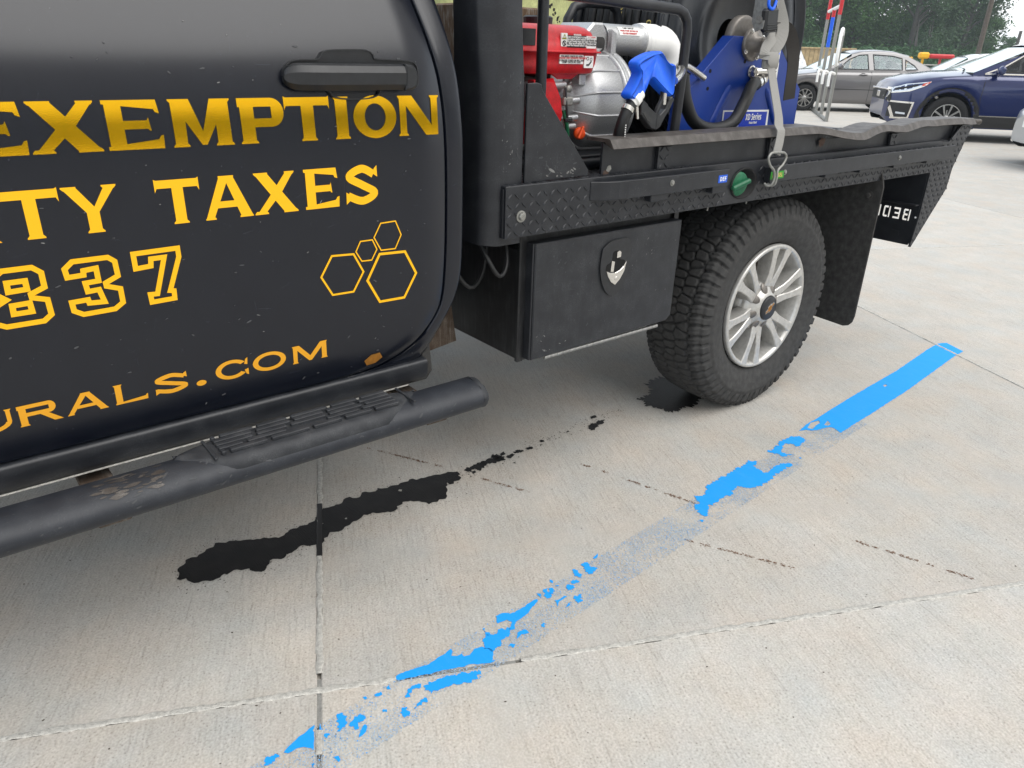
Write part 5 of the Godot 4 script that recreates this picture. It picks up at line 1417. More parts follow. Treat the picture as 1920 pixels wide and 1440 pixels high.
func build_pump():
	var o := thing("engine_pump", "petrol engine with red fuel tank driving a silver cast pump in a black tube frame", "pump", Vector3(-0.9, 0.983, -0.28))
	var B := Vector3(0.9, -0.983, 0.28)
	var T := Transform3D(Basis.IDENTITY, B)
	# carrying frame of bent tube
	var f := S()
	tube(f, curve3([Vector3(-1.138, 1.0, -0.08), Vector3(-1.134, 1.2, -0.08), Vector3(-1.138, 1.50, -0.08)], 10).map(func(v): return T * v), 0.0145, 14)
	tube(f, [Vector3(-1.137, 1.430, -0.08), Vector3(-1.05, 1.427, -0.08), Vector3(-0.72, 1.416, -0.08), Vector3(-0.625, 1.413, -0.08), Vector3(-0.597, 1.404, -0.08), Vector3(-0.580, 1.386, -0.08), Vector3(-0.573, 1.360, -0.08), Vector3(-0.574, 1.20, -0.08), Vector3(-0.582, 1.0, -0.08)].map(func(v): return T * v), 0.0150, 14)
	obj("frame_tube", f, M.black_steel, o)
	f = S()
	tube(f, [Vector3(-0.742, 1.0, -0.43), Vector3(-0.742, 1.34, -0.43), Vector3(-0.735, 1.385, -0.43), Vector3(-0.71, 1.42, -0.43), Vector3(-0.66, 1.435, -0.43), Vector3(-0.55, 1.435, -0.43), Vector3(-0.52, 1.42, -0.43), Vector3(-0.505, 1.38, -0.43), Vector3(-0.505, 1.0, -0.43)].map(func(v): return T * v), 0.0145, 14)
	obj("frame_tube", f, M.black_steel, o)
	f = S()
	for z in [-0.08, -0.43]: tube(f, [T * Vector3(-1.15, 1.0, z), T * Vector3(-0.57, 1.0, z)], 0.015, 12)
	for x in [-1.14, -0.95, -0.58]: tube(f, [T * Vector3(x, 1.0, -0.08), T * Vector3(x, 1.0, -0.43)], 0.013, 12)
	bx(f, Vector3(-1.12, 1.012, -0.42) + B, Vector3(-0.62, 1.02, -0.10) + B, 0.002)
	obj("frame_base", f, M.black_steel, o)
	# fuel tank: pressed in two halves with a seam flange
	var t := S(); var rows := []
	for q in [[1.236, 0.006, 0.03], [1.239, 0.0, 0.02], [1.262, -0.006, 0.02], [1.2895, -0.009, 0.02], [1.2900, -0.016, 0.018], [1.2945, -0.016, 0.018], [1.2950, -0.008, 0.02], [1.32, -0.004, 0.022], [1.342, 0.004, 0.026], [1.353, 0.016, 0.03], [1.358, 0.03, 0.03], [1.360, 0.07, 0.02]]:
		var row := []
		for v in rrect(-1.185 + q[1], -0.375 + q[1], -0.882 - q[1], -0.135 - q[1], q[2] + 0.012, 5): row.append(T * Vector3(v.x, q[0], v.y))
		rows.append(row)
	t.set_smooth_group(1); loft(t, rows, true); cap(t, rows[0]); cap(t, rows[-1], true)
	prism(t, pl([-1.04, 1.238, -1.01, 1.222, -0.955, 1.222, -0.925, 1.238]), Transform3D(Basis.IDENTITY, B + Vector3(0, 0, -0.155)), 0.15, 0.002)
	var tk := obj("fuel_tank", t, M.red, o)
	var cp := S()
	lathe(cp, PackedVector2Array([Vector2(0.041, 0), Vector2(0.042, 0.018), Vector2(0.036, 0.022), Vector2(0.0001, 0.023)]), fr(Vector3.RIGHT, Vector3(0, 0, -1), T * Vector3(-1.01, 1.359, -0.25)), 20, FLAT)
	obj("tank_cap", cp, M.black_plastic, tk)
	# stickers on the tank's face
	var zf := -0.1275
	var st := S()
	stick(st, -1.028, 1.305, -1.006, 1.338, zf, B); stick(st, -0.934, 1.302, -0.897, 1.333, zf, B); stick(st, -1.032, 1.262, -0.944, 1.285, zf + 0.0018, B); stick(st, -0.940, 1.252, -0.905, 1.283, zf + 0.0018, B)
	obj("sticker", st, M.white, tk)
	st = S(); stick(st, -1.0055, 1.303, -0.936, 1.333, zf, B); obj("sticker", st, M.ink, tk)
	st = S(); stick(st, -1.0055, 1.3335, -0.936, 1.338, zf, B); stick(st, -0.930, 1.327, -0.901, 1.3315, zf + 0.0008, B); obj("sticker", st, M.ink_red, tk)
	st = S(); stick(st, -1.165, 1.305, -1.118, 1.345, zf, B); obj("sticker", st, M.black_plastic, tk)
	var warn := S(); prism(warn, pl([-1.026, 1.323, -1.008, 1.323, -1.017, 1.336]), Transform3D(Basis.IDENTITY, B + Vector3(0, 0, zf + 0.0012)), 0.0004)
	obj("warning_triangle", warn, M.tote_base, tk)
	var no := S()
	for q in outline_ring(Vector2(-1.017, 1.313), 0.007, 0.0012): prism(no, q, Transform3D(Basis.IDENTITY, B + Vector3(0, 0, zf + 0.0012)), 0.0004)
	prism(no, pl([-1.021, 1.316, -1.019, 1.318, -1.013, 1.310, -1.015, 1.308]), Transform3D(Basis.IDENTITY, B + Vector3(0, 0, zf + 0.0016)), 0.0004)
	prism(no, pl([-0.932, 1.258, -0.922, 1.258, -0.912, 1.268, -0.915, 1.270, -0.924, 1.262, -0.932, 1.262]), Transform3D(Basis.IDENTITY, B + Vector3(0, 0, zf + 0.0030)), 0.0004)
	for c in [Vector2(-0.928, 1.276), Vector2(-0.915, 1.274)]:
		for q in outline_ring(c, 0.0045, 0.0009): prism(no, q, Transform3D(Basis.IDENTITY, B + Vector3(0, 0, zf + 0.0030)), 0.0004)
	obj("pictogram", no, M.ink, tk)
	var lines := [["WARNING", -0.971, 1.3345, 0.0036, M.white], ["GASOLINE IS EXTREMELY FLAMMABLE", -0.971, 1.3285, 0.0032, M.white], ["Stop engine before refuelling", -0.971, 1.3235, 0.0032, M.white], ["Do not smoke near the fuel", -0.971, 1.3185, 0.0032, M.white], ["Wipe up all spilled fuel", -0.971, 1.3135, 0.0032, M.white], ["Read the manual before use", -0.971, 1.3085, 0.0032, M.white], ["WARNING", -0.9155, 1.3275, 0.0036, M.white], ["Keep hands clear", -0.9155, 1.322, 0.0032, M.ink], ["Hot surface", -0.9155, 1.3165, 0.0032, M.ink], ["Vent outdoors", -0.9155, 1.3105, 0.0032, M.ink]]
	for l in lines: lettering(l[0], tk, Transform3D(Basis.IDENTITY, B + Vector3(l[1], l[2], zf + 0.0016)), l[3], l[4], "Droid Sans", 0.9)
	for l in [["YOU MUST CHECK OIL LEVEL", 1.281], ["TO ENSURE UNIT OPERATES PROPERLY", 1.2765], ["IF ENGINE STARTS OR WILL NOT", 1.2705], ["START CHECK OIL LEVEL", 1.266]]:
		lettering(l[0], tk, Transform3D(Basis.IDENTITY, B + Vector3(-0.988, l[1], zf + 0.0034)), 0.0036, M.ink_red if l[1] > 1.275 and l[1] < 1.28 else M.ink, "Droid Sans", 0.95)
	# engine below the tank
	var e := S()
	bx(e, Vector3(-1.16, 1.03, -0.36) + B, Vector3(-0.99, 1.225, -0.20) + B, 0.012)
	bx(e, Vector3(-1.00, 1.05, -0.34) + B, Vector3(-0.955, 1.20, -0.172) + B, 0.012)
	lathe(e, PackedVector2Array([Vector2(0.0001, -0.975), Vector2(0.092, -0.97), Vector2(0.094, -0.955), Vector2(0.075, -0.945), Vector2(0.07, -0.925)]), Transform3D(Vector3(0, 0, -1), Vector3(0, 1, 0), Vector3(1, 0, 0), T * Vector3(0, 1.150, -0.262)), 32)
	for k in 7: bx(e, Vector3(-0.99, 1.08 + 0.017 * k, -0.335) + B, Vector3(-0.952, 1.084 + 0.017 * k, -0.165) + B, 0.001)
	bx(e, Vector3(-1.03, 1.214, -0.175) + B, Vector3(-0.985, 1.236, -0.158) + B, 0.003)
	bx(e, Vector3(-0.925, 1.205, -0.19) + B, Vector3(-0.900, 1.236, -0.155) + B, 0.003)
	prism(e, pl([-0.965, 1.18, -0.935, 1.235, -0.905, 1.235, -0.93, 1.18]), Transform3D(Basis.IDENTITY, B + Vector3(0, 0, -0.20)), 0.02, 0.002)
	for q in [Vector3(-0.945, 1.165, -0.155), Vector3(-0.948, 1.118, -0.155), Vector3(-0.955, 1.095, -0.155)]: tube(e, [T * (q + Vector3(-0.02, 0, 0)), T * (q + Vector3(0.018, 0, 0))], 0.0095, 10)
	tube(e, [T * Vector3(-1.02, 1.206, -0.165), T * Vector3(-0.975, 1.206, -0.165)], 0.011, 12)
	obj("engine_block", e, M.cast, o)
	var sw := S(); bx(sw, Vector3(-0.992, 1.152, -0.162) + B, Vector3(-0.958, 1.176, -0.140) + B, 0.004); bx(sw, Vector3(-0.985, 1.176, -0.158) + B, Vector3(-0.975, 1.205, -0.150) + B, 0.002)
	lathe(sw, PackedVector2Array([Vector2(0.010, 0), Vector2(0.010, 0.008), Vector2(0.0001, 0.009)]), fr(Vector3.RIGHT, Vector3.UP, T * Vector3(-0.972, 1.197, -0.152)), 14)
	obj("oil_switch", sw, M.zinc, o)
	var sh := S()
	loft(sh, [[T * Vector3(-1.12, 1.22, -0.15), T * Vector3(-1.03, 1.225, -0.15), T * Vector3(-1.0, 1.18, -0.155), T * Vector3(-0.985, 1.13, -0.16), T * Vector3(-0.985, 1.08, -0.17), T * Vector3(-1.12, 1.05, -0.17)], [T * Vector3(-1.12, 1.22, -0.125), T * Vector3(-1.045, 1.215, -0.125), T * Vector3(-1.018, 1.175, -0.130), T * Vector3(-1.003, 1.13, -0.135), T * Vector3(-1.005, 1.09, -0.145), T * Vector3(-1.12, 1.06, -0.145)]], true, FLAT)
	cap(sh, [T * Vector3(-1.12, 1.22, -0.125), T * Vector3(-1.045, 1.215, -0.125), T * Vector3(-1.018, 1.175, -0.130), T * Vector3(-1.003, 1.13, -0.135), T * Vector3(-1.005, 1.09, -0.145), T * Vector3(-1.12, 1.06, -0.145)])
	obj("recoil_cover", sh, M.red, o)
	var gr := S(); tube(gr, curve3([T * Vector3(-0.985, 1.14, -0.15), T * Vector3(-0.975, 1.10, -0.145), T * Vector3(-0.965, 1.07, -0.15)], 8), 0.006, 8)
	obj("drain_hose", gr, M.green, o)
	var bl := S(); tube(bl, curve3([T * Vector3(-0.982, 1.20, -0.15), T * Vector3(-0.984, 1.16, -0.142), T * Vector3(-0.978, 1.12, -0.14)], 8), 0.0035, 8); bx(bl, Vector3(-0.985, 1.108, -0.150) + B, Vector3(-0.958, 1.122, -0.136) + B, 0.004)
	obj("ignition_lead", bl, M.black_plastic, o)
	var og := S()
	lathe(og, PackedVector2Array([Vector2(0.017, -0.02), Vector2(0.017, 0.0), Vector2(0.012, 0.004), Vector2(0.0001, 0.005)]), fr(Vector3(0.8, 0, 0.6), Vector3.UP, T * Vector3(-0.917, 1.074, -0.150)), 16)
	bx(og, Vector3(-0.004, -0.017, 0.003), Vector3(0.004, 0.020, 0.018), 0.002, fr(Vector3(0.8, -0.4, 0.6), Vector3(0.4, 0.9, 0), T * Vector3(-0.917, 1.074, -0.150)))
	obj("drain_plug", og, M.orange, o)
	# pump volute: a cast drum lying along the truck, ribbed
	var v := S()
	var ax := Transform3D(Vector3(0, 0, -1.08), Vector3(0, 1.08, 0), Vector3(1.1, 0, 0), T * Vector3(0.076, 1.152, -0.262))
	lathe(v, PackedVector2Array([Vector2(0.060, -0.950), Vector2(0.066, -0.930), Vector2(0.068, -0.922), Vector2(0.079, -0.920), Vector2(0.082, -0.912), Vector2(0.088, -0.910), Vector2(0.122, -0.874), Vector2(0.128, -0.867), Vector2(0.1315, -0.856), Vector2(0.1325, -0.775), Vector2(0.129, -0.768)]), ax, 48)
	lathe(v, PackedVector2Array([Vector2(0.128, -0.770), Vector2(0.137, -0.768), Vector2(0.138, -0.757), Vector2(0.133, -0.755), Vector2(0.133, -0.748), Vector2(0.139, -0.747), Vector2(0.139, -0.735), Vector2(0.120, -0.728), Vector2(0.05, -0.70), Vector2(0.0001, -0.70)]), ax, 48)
	for k in 14:
		var a := TAU * k / 14 + 0.2
		var xf := ax * Transform3D(Basis(Vector3(0, 0, 1), a), Vector3.ZERO)
		var rr := []
		for q in [[0.083, -0.914], [0.1235, -0.876], [0.1315, -0.868], [0.1345, -0.856], [0.1352, -0.770]]: rr.append([xf * Vector3(q[0] - 0.004, -0.0032, q[1]), xf * Vector3(q[0] + 0.0015, -0.0016, q[1]), xf * Vector3(q[0] + 0.0015, 0.0016, q[1]), xf * Vector3(q[0] - 0.004, 0.0032, q[1])])
		loft(v, rr)
	bx(v, Vector3(-0.83, 1.275, -0.30) + B, Vector3(-0.78, 1.31, -0.22) + B, 0.012)
	bx(v, Vector3(-0.90, 1.02, -0.30) + B, Vector3(-0.76, 1.05, -0.22) + B, 0.006)
	obj("pump_volute", v, M.cast, o)
	# housing above it, with a dark mouth, then the outlet pipe and its white cap
	var hz := S()
	var hp := pl([-0.875, 1.288, -0.742, 1.288, -0.742, 1.322, -0.755, 1.345, -0.775, 1.372, -0.815, 1.372, -0.845, 1.345, -0.875, 1.335])
	prism(hz, hp, Transform3D(Basis.IDENTITY, B + Vector3(0, 0, -0.225)), 0.14, 0.006)
	prism(hz, pl([-0.755, 1.285, -0.735, 1.285, -0.735, 1.345, -0.755, 1.355]), Transform3D(Basis.IDENTITY, B + Vector3(0, 0, -0.205)), 0.1, 0.004)
	obj("pump_housing", hz, M.cast, o)
	var mo := S(); prism(mo, rrect(-0.868, 1.294, -0.768, 1.334, 0.012), Transform3D(Basis.IDENTITY, B + Vector3(0, 0, -0.2235)), 0.001)
	obj("mouth", mo, M.rubber, o)
	var sl := S(); prism(sl, pl([-0.868, 1.294, -0.790, 1.294, -0.778, 1.303, -0.850, 1.306]), Transform3D(Basis.IDENTITY, B + Vector3(0, 0, -0.2225)), 0.0005); obj("mouth_ledge", sl, M.cast, o)
	var px := Transform3D(Vector3(0, 0, -1), Vector3(0, 1, 0), Vector3(1, 0, 0), T * Vector3(0, 1.328, -0.262))
	var pp := S(); lathe(pp, PackedVector2Array([Vector2(0.0445, -0.76), Vector2(0.0435, -0.64), Vector2(0.0425, -0.60), Vector2(0.0485, -0.598), Vector2(0.0485, -0.585), Vector2(0.043, -0.583)]), px, 36)
	obj("outlet_pipe", pp, M.cast, o)
	var wc := S()
	lathe(wc, PackedVector2Array([Vector2(0.0475, -0.590), Vector2(0.0500, -0.586), Vector2(0.0500, -0.515)]), px, 36)
	tube(wc, curve3([T * Vector3(-0.516, 1.328, -0.262), T * Vector3(-0.478, 1.325, -0.262), T * Vector3(-0.448, 1.305, -0.264), T * Vector3(-0.434, 1.27, -0.268), T * Vector3(-0.430, 1.20, -0.27)], 16), 0.0495, 28)
	lathe(wc, PackedVector2Array([Vector2(0.0500, -0.578), Vector2(0.0512, -0.577), Vector2(0.0512, -0.560), Vector2(0.0500, -0.559)]), px, 36)
	obj("white_elbow", wc, M.white_plastic, o)
	var ls := S()
	var ring := []
	for x in [-0.712, -0.622]:
		var r := []
		for k in 9:
			var a := 0.30 + 0.62 * k / 8.0
			r.append(T * Vector3(x, 1.328 + sin(a) * 0.0452, -0.262 + cos(a) * 0.0452))
		ring.append(r)
	loft(ls, ring); var lo := obj("sticker", ls, M.white, o)
	for l in [["2 NPT OUTLET", 0.80, 0.006, M.ink], ["PRIME PUMP BEFORE USE", 0.60, 0.0052, M.ink_red], ["OR VOID WARRANTY", 0.42, 0.0052, M.ink_red]]:
		var a: float = l[1]
		lettering(l[0], lo, fr(Vector3.RIGHT, Vector3(0, cos(a), -sin(a)), T * Vector3(-0.667, 1.328 + sin(a) * 0.0457, -0.262 + cos(a) * 0.0457)), l[2], l[3], "Droid Sans", 0.9)
	var cl := S(); bx(cl, Vector3(-0.585, 1.27, -0.222) + B, Vector3(-0.573, 1.30, -0.205) + B, 0.003)
	obj("clip", cl, M.black_plastic, o)

func stick(st: SurfaceTool, x0: float, y0: float, x1: float, y1: float, z: float, B: Vector3):
	prism(st, rrect(x0, y0, x1, y1, 0.002, 2), Transform3D(Basis.IDENTITY, B + Vector3(0, 0, z)), 0.004)

func outline_ring(c: Vector2, r: float, w: float) -> Array:
	var out := []
	for sd in [0.0, PI]:
		var o := PackedVector2Array(); var i := PackedVector2Array()
		for q in 11:
			var t: float = sd + PI * q / 10.0
			o.append(c + Vector2(cos(t), sin(t)) * r); i.append(c + Vector2(cos(t), sin(t)) * (r - w))
		i.reverse(); o.append_array(i); out.append(o)
	return out

func build_nozzle():
	var o := thing("fuel_nozzle", "blue fuel nozzle with black trigger guard hung on the side board", "fuel nozzle", Vector3(-0.78, 1.09, 0.0))
	var X := Transform3D(Basis.IDENTITY, Vector3(0.78, -1.09, 0))
	# blue scuff cover: stout head with a slanting grip arm
	var st := S(); var rows := []
	var head := smooth_line(pl([-0.782,1.301,-0.82,1.295,-0.859,1.281,-0.874,1.27,-0.872,1.257,-0.86,1.244,-0.876,1.214,-0.894,1.19,-0.884,1.179,-0.854,1.173,-0.842,1.184,-0.828,1.207,-0.815,1.23,-0.801,1.227,-0.779,1.213,-0.751,1.196,-0.724,1.183,-0.712,1.196,-0.713,1.227,-0.714,1.255,-0.721,1.269,-0.737,1.27,-0.756,1.28,-0.77,1.293]), 70, true)
	# inflated slab: rounded towards its outline
	for e in [[0.0, -0.020], [0.0, 0.006], [-0.0012, 0.012], [-0.0032, 0.0165], [-0.0055, 0.0185]]:
		var ring := []
		var c := PackedVector2Array()
		for i in head.size():
			var a := head[(i + head.size() - 2) % head.size()]; var b := head[(i + 2) % head.size()]
			var nn := (b - a).orthogonal().normalized()
			var s := 1.0 if not Geometry2D.is_polygon_clockwise(head) else -1.0
			c.append(head[i] + nn * e[0] * -s * -1.0)
		for q in c: ring.append(X * Vector3(q.x, q.y, e[1]))
		rows.append(ring)
	loft(st, rows, true)
	var last: Array = rows[-1]
	var pts := PackedVector2Array()
	for q in last: pts.append(Vector2(q.x, q.y))
	st.set_smooth_group(1)
	var tr := Geometry2D.triangulate_polygon(pts)
	if tr.is_empty(): tr = Geometry2D.triangulate_polygon(head)
	for i in range(0, tr.size(), 3): tri(st, last[tr[i]], last[tr[i + 1]], last[tr[i + 2]])
	obj("scuff_cover", st, M.nozzle, o)
	# grip body and guard in black
	var gd := S()
	var outer := pl([-0.835,1.177,-0.788,1.148,-0.714,1.183,-0.704,1.175,-0.72,1.148,-0.739,1.124,-0.754,1.101,-0.769,1.094,-0.79,1.098,-0.84,1.138,-0.841,1.158])
	var inner := pl([-0.81,1.174,-0.8,1.181,-0.788,1.199,-0.766,1.205,-0.74,1.184,-0.727,1.173,-0.739,1.15,-0.759,1.135,-0.778,1.14,-0.813,1.16])
	for q in with_holes(outer, [inner]): prism(gd, q, X * at_z(0.012), 0.022, 0.002)
	obj("trigger_guard", gd, M.black_plastic, o)
	var tg := S()
	tube(tg, curve3([X * Vector3(-0.752, 1.215, 0.0), X * Vector3(-0.742, 1.185, 0.0), X * Vector3(-0.760, 1.15, 0.0), X * Vector3(-0.765, 1.135, 0.0)], 12), [0.011, 0.010, 0.009, 0.008, 0.008, 0.007, 0.007, 0.007, 0.007, 0.007, 0.007, 0.006, 0.006], 10)
	obj("trigger", tg, M.black_plastic, o)
	var lt := S(); bx(lt, X * Vector3(-0.748, 1.16, 0.004), X * Vector3(-0.738, 1.195, 0.012), 0.002)
	obj("latch_clip", lt, M.chrome, o)
	# slot in the guard's toe
	var sl := S(); prism(sl, pl([-0.834,1.142,-0.823,1.143,-0.798,1.124,-0.797,1.115,-0.811,1.119]), X * at_z(0.0135), 0.002); obj("guard_slot", sl, M.rubber, o)
	# spout up behind the frame tube
	var sp := S(); tube(sp, curve3([X * Vector3(-0.70, 1.225, 0.0), X * Vector3(-0.66, 1.235, -0.02), X * Vector3(-0.60, 1.25, -0.06), X * Vector3(-0.54, 1.262, -0.12), X * Vector3(-0.47, 1.255, -0.14), X * Vector3(-0.38, 1.225, -0.15)], 20), 0.0115, 14)
	obj("spout", sp, M.chrome, o)
	# swivel, clamp and hose
	var sv := S()
	var a := X * Vector3(-0.852, 1.188, 0.0); var d := (X * Vector3(-0.884, 1.158, 0.0) - a).normalized()
	var xf := Transform3D(d.cross(Vector3(0, 0, 1)).normalized(), Vector3(0, 0, 1), d, a)
	lathe(sv, PackedVector2Array([Vector2(0.016, -0.014), Vector2(0.0205, -0.010), Vector2(0.0205, 0.002), Vector2(0.023, 0.004), Vector2(0.023, 0.020), Vector2(0.019, 0.024), Vector2(0.017, 0.030)]), xf, 18, FLAT)
	obj("swivel", sv, M.white_plastic, o)
	var hs := S()
	tube(hs, curve3([X * Vector3(-0.868, 1.168, 0.0), X * Vector3(-0.889, 1.140, 0.0), X * Vector3(-0.898, 1.110, -0.004), X * Vector3(-0.893, 1.060, -0.02), X * Vector3(-0.86, 1.015, -0.05), X * Vector3(-0.80, 0.998, -0.09)], 28), 0.0165, 16)
	obj("hose", hs, M.hose, o)
	for k in 9:
		var n := S(); var y := 1.128 - k * 0.006
		bx(n, X * Vector3(-0.899 - 0.0015 * sin(k * 0.3), y, 0.0118), X * Vector3(-0.897, y + 0.0032, 0.0135), 0.0)
		obj("hose_print", n, M.white, o)
	var hc := S()
	tube(hc, [X * Vector3(-0.879, 1.157, 0.0), X * Vector3(-0.886, 1.147, 0.0)], 0.0185, 18)
	tube(hc, [X * Vector3(-0.868, 1.160, 0.020), X * Vector3(-0.862, 1.128, 0.020)], 0.0042, 8)
	obj("hose_clamp", hc, M.chrome, o)

func with_holes(poly: PackedVector2Array, holes: Array) -> Array:
	var a := poly
	if Geometry2D.is_polygon_clockwise(a): a.reverse()
	var cuts := [-99.0, 99.0]
	for h in holes:
		if Geometry2D.is_polygon_clockwise(h): h.reverse()
		var m := 0.0
		for v in h: m += v.x
		cuts.append(m / h.size())
	cuts.sort()
	var out := []
	for i in cuts.size() - 1:
		if cuts[i + 1] - cuts[i] < 1e-5: continue
		for q in Geometry2D.intersect_polygons(a, rc(cuts[i], -99, cuts[i + 1], 99)):
			var left := [q]
			for h in holes:
				var nx := []
				for l in left: nx.append_array(Geometry2D.clip_polygons(l, h))
				left = nx
			for l in left:
				if not Geometry2D.is_polygon_clockwise(l): out.append(l)
	return out

func build_reel():
	var o := thing("hose_reel", "big hose reel with blue pedestal and black spool on the flatbed", "hose reel", Vector3(-0.11, 0.983, -0.3))
	var X := Transform3D(Basis.IDENTITY, Vector3(0.11, -0.983, 0.3))
	var C := Vector3(-0.11, 1.350, 0)
	# pedestal plate, pressed ribs, bent flanges
	for zz in [-0.16, -0.72]:
		var pd := S()
		var shape := pl([-0.475, 0.985, -0.467, 1.12, -0.458, 1.166, -0.433, 1.192, -0.236, 1.354, 0.010, 1.354, 0.135, 1.243, 0.207, 1.188, 0.210, 0.985])
		prism(pd, shape, X * at_z(zz), 0.005, 0.001)
		for q in [[-0.458, 1.166, -0.236, 1.354], [0.010, 1.354, 0.135, 1.243], [-0.475, 0.985, -0.458, 1.166], [0.207, 1.188, 0.210, 0.985]]:
			var a := Vector3(q[0], q[1], zz); var b := Vector3(q[2], q[3], zz)
			quad(pd, X * a, X * b, X * (b + Vector3(0, 0, -0.045)), X * (a + Vector3(0, 0, -0.045)))
			quad(pd, X * (a + Vector3(0, -0.004, 0)), X * (b + Vector3(0, -0.004, 0)), X * (b + Vector3(0, -0.004, -0.045)), X * (a + Vector3(0, -0.004, -0.045)))
		var pn := obj("pedestal", pd, M.blue, o)
		if zz < -0.5: continue
		for q in [[[-0.303,1.067,-0.218,1.202], 0.016], [[-0.008,1.192,0.075,1.068], 0.012]]:
			var a := Vector3(q[0][0], q[0][1], zz + 0.001); var b := Vector3(q[0][2], q[0][3], zz + 0.001)
			var rb := S(); var d := (b - a).normalized(); var n := d.cross(Vector3(0, 0, 1))
			var rws := []
			for s in 9:
				var p := a.lerp(b, s / 8.0); var w: float = q[1] * (0.4 if s == 0 or s == 8 else 1.0); var h := 0.0002 if s == 0 or s == 8 else 0.006
				rws.append([X * (p - n * w), X * (p - n * w * 0.5 + Vector3(0, 0, h)), X * (p + n * w * 0.5 + Vector3(0, 0, h)), X * (p + n * w)])
			loft(rb, rws)
			obj("pressed_rib", rb, M.blue, pn)
		for q in [[-0.337,1.246,-0.324,1.24], [-0.363,1.228,-0.351,1.222], [-0.339,1.192,-0.33,1.187], [-0.156,1.277,-0.149,1.272]]:
			var h := S(); prism(h, circle(Vector2(q[0], q[1]), 0.006), X * at_z(zz + 0.0012), 0.001); obj("hole", h, M.gap, pn)
		# maker's plate and stickers
		var pl1 := S(); prism(pl1, pl([-0.24,1.122,0.027,1.118,0.031,1.057,-0.238,1.063]), X * at_z(zz + 0.0022), 0.002); var mp := obj("name_plate", pl1, M.white, pn)
		pl1 = S(); prism(pl1, pl([-0.234,1.117,0.017,1.112,0.019,1.059,-0.234,1.064]), X * at_z(zz + 0.0030), 0.0006); obj("name_plate", pl1, M.blue_light if false else mat(Color(0.05, 0.20, 0.66), 0.4), pn)
		lettering("XD Series", mp, X * Transform3D(Basis.IDENTITY, Vector3(-0.063, 1.096, zz + 0.0040)), 0.021, M.white, "Droid Sans", 0.72)
		lettering("Hose Reel", mp, X * Transform3D(Basis.IDENTITY, Vector3(-0.063, 1.077, zz + 0.0040)), 0.008, M.white, "Droid Sans", 0.9)
		lettering("GRACO", mp, X * Transform3D(Basis.IDENTITY, Vector3(-0.172, 1.067, zz + 0.0040)), 0.011, M.white, "Droid Sans", 1.0)
		var g := S(); prism(g, pl([-0.188, 1.083, -0.170, 1.083, -0.158, 1.112, -0.168, 1.098, -0.180, 1.098]), X * at_z(zz + 0.0038), 0.0006); prism(g, pl([-0.160, 1.102, -0.148, 1.102, -0.152, 1.110]), X * at_z(zz + 0.0038), 0.0006); obj("lettering", g, M.white, mp)
		var sk := S(); prism(sk, rc(0.006, 1.287, 0.041, 1.319), X * at_z(zz + 0.0022), 0.002); prism(sk, pl([0.014, 1.222, 0.044, 1.222, 0.043, 1.276, 0.012, 1.276]), X * at_z(zz + 0.0022), 0.002); obj("sticker", sk, M.white, pn)
		sk = S(); prism(sk, circle(Vector2(0.0235, 1.303), 0.0125), X * at_z(zz + 0.0034), 0.001); obj("sticker", sk, M.blue_light, pn)
		for k in 4:
			sk = S(); prism(sk, circle(Vector2(0.03, 1.268 - k * 0.011), 0.003), X * at_z(zz + 0.0034), 0.001); obj("sticker", sk, M.ink, pn)
	# spool: two dished discs and the hose wound between them
	for q in [[-0.245, 1.0], [-0.640, -1.0]]:
		var d := S()
		var xf := X * Transform3D(Basis.IDENTITY, C + Vector3(0, 0, q[0]))
		var sg: float = q[1]
		lathe(d, PackedVector2Array([Vector2(0.405, -0.012 * sg), Vector2(0.410, -0.006 * sg), Vector2(0.410, 0.004 * sg), Vector2(0.404, 0.008 * sg), Vector2(0.396, 0.006 * sg), Vector2(0.388, -0.004 * sg), Vector2(0.345, -0.008 * sg), Vector2(0.335, -0.004 * sg), Vector2(0.30, -0.004 * sg), Vector2(0.285, -0.010 * sg), Vector2(0.22, -0.012 * sg), Vector2(0.205, -0.008 * sg), Vector2(0.17, -0.008 * sg), Vector2(0.155, -0.03 * sg), Vector2(0.06, -0.034 * sg)]), xf, 96)
		obj("spool_disc", d, M.spool, o)
	var cx := X * Transform3D(Basis.IDENTITY, C)
	for k in 11:
		var z := -0.268 - 0.0345 * k
		var ring := []; var R := 0.372 + 0.004 * sin(k * 2.3)
		for i in 97: ring.append(cx * Vector3(cos(TAU * i / 96.0) * R, sin(TAU * i / 96.0) * R, z - 0.004 * sin(TAU * i / 96.0)))
		var h := S(); tube(h, ring, 0.0172, 10, false)
		var hn := obj("wound_hose", h, M.hose, o)
		# yellow print along some turns
		if k == 1 or k == 5:
			var txt := "Continental"
			for i in txt.length():
				var a := PI - 0.02 + (i - 5) * 0.046 + (0.16 if k == 1 else 0.0)
				var n := Vector3(cos(a), sin(a), 0.12).normalized()
				var tgt := Vector3(-sin(a), cos(a), 0)
				lettering(txt[i], hn, cx * Transform3D(tgt, n.cross(tgt), n, Vector3(cos(a) * (R + 0.0176), sin(a) * (R + 0.0176), z + 0.002)), 0.017, M.gold_ink, "Droid Serif")
	var core := S(); lathe(core, PackedVector2Array([Vector2(0.355, -0.25), Vector2(0.355, -0.635)]), cx, 64); obj("spool_core", core, M.spool, o)
	# hub: bearing flange with bolts, swivel fittings
	var hb := S()
	var hx := X * Transform3D(Basis.IDENTITY, Vector3(-0.135, 1.330, -0.1595))
	lathe(hb, PackedVector2Array([Vector2(0.052, 0.0), Vector2(0.052, 0.010), Vector2(0.049, 0.013), Vector2(0.044, 0.013), Vector2(0.040, 0.020), Vector2(0.026, 0.026), Vector2(0.024, 0.05), Vector2(0.0001, 0.051)]), hx, 40)
	var hub := obj("hub_flange", hb, M.flange, o)
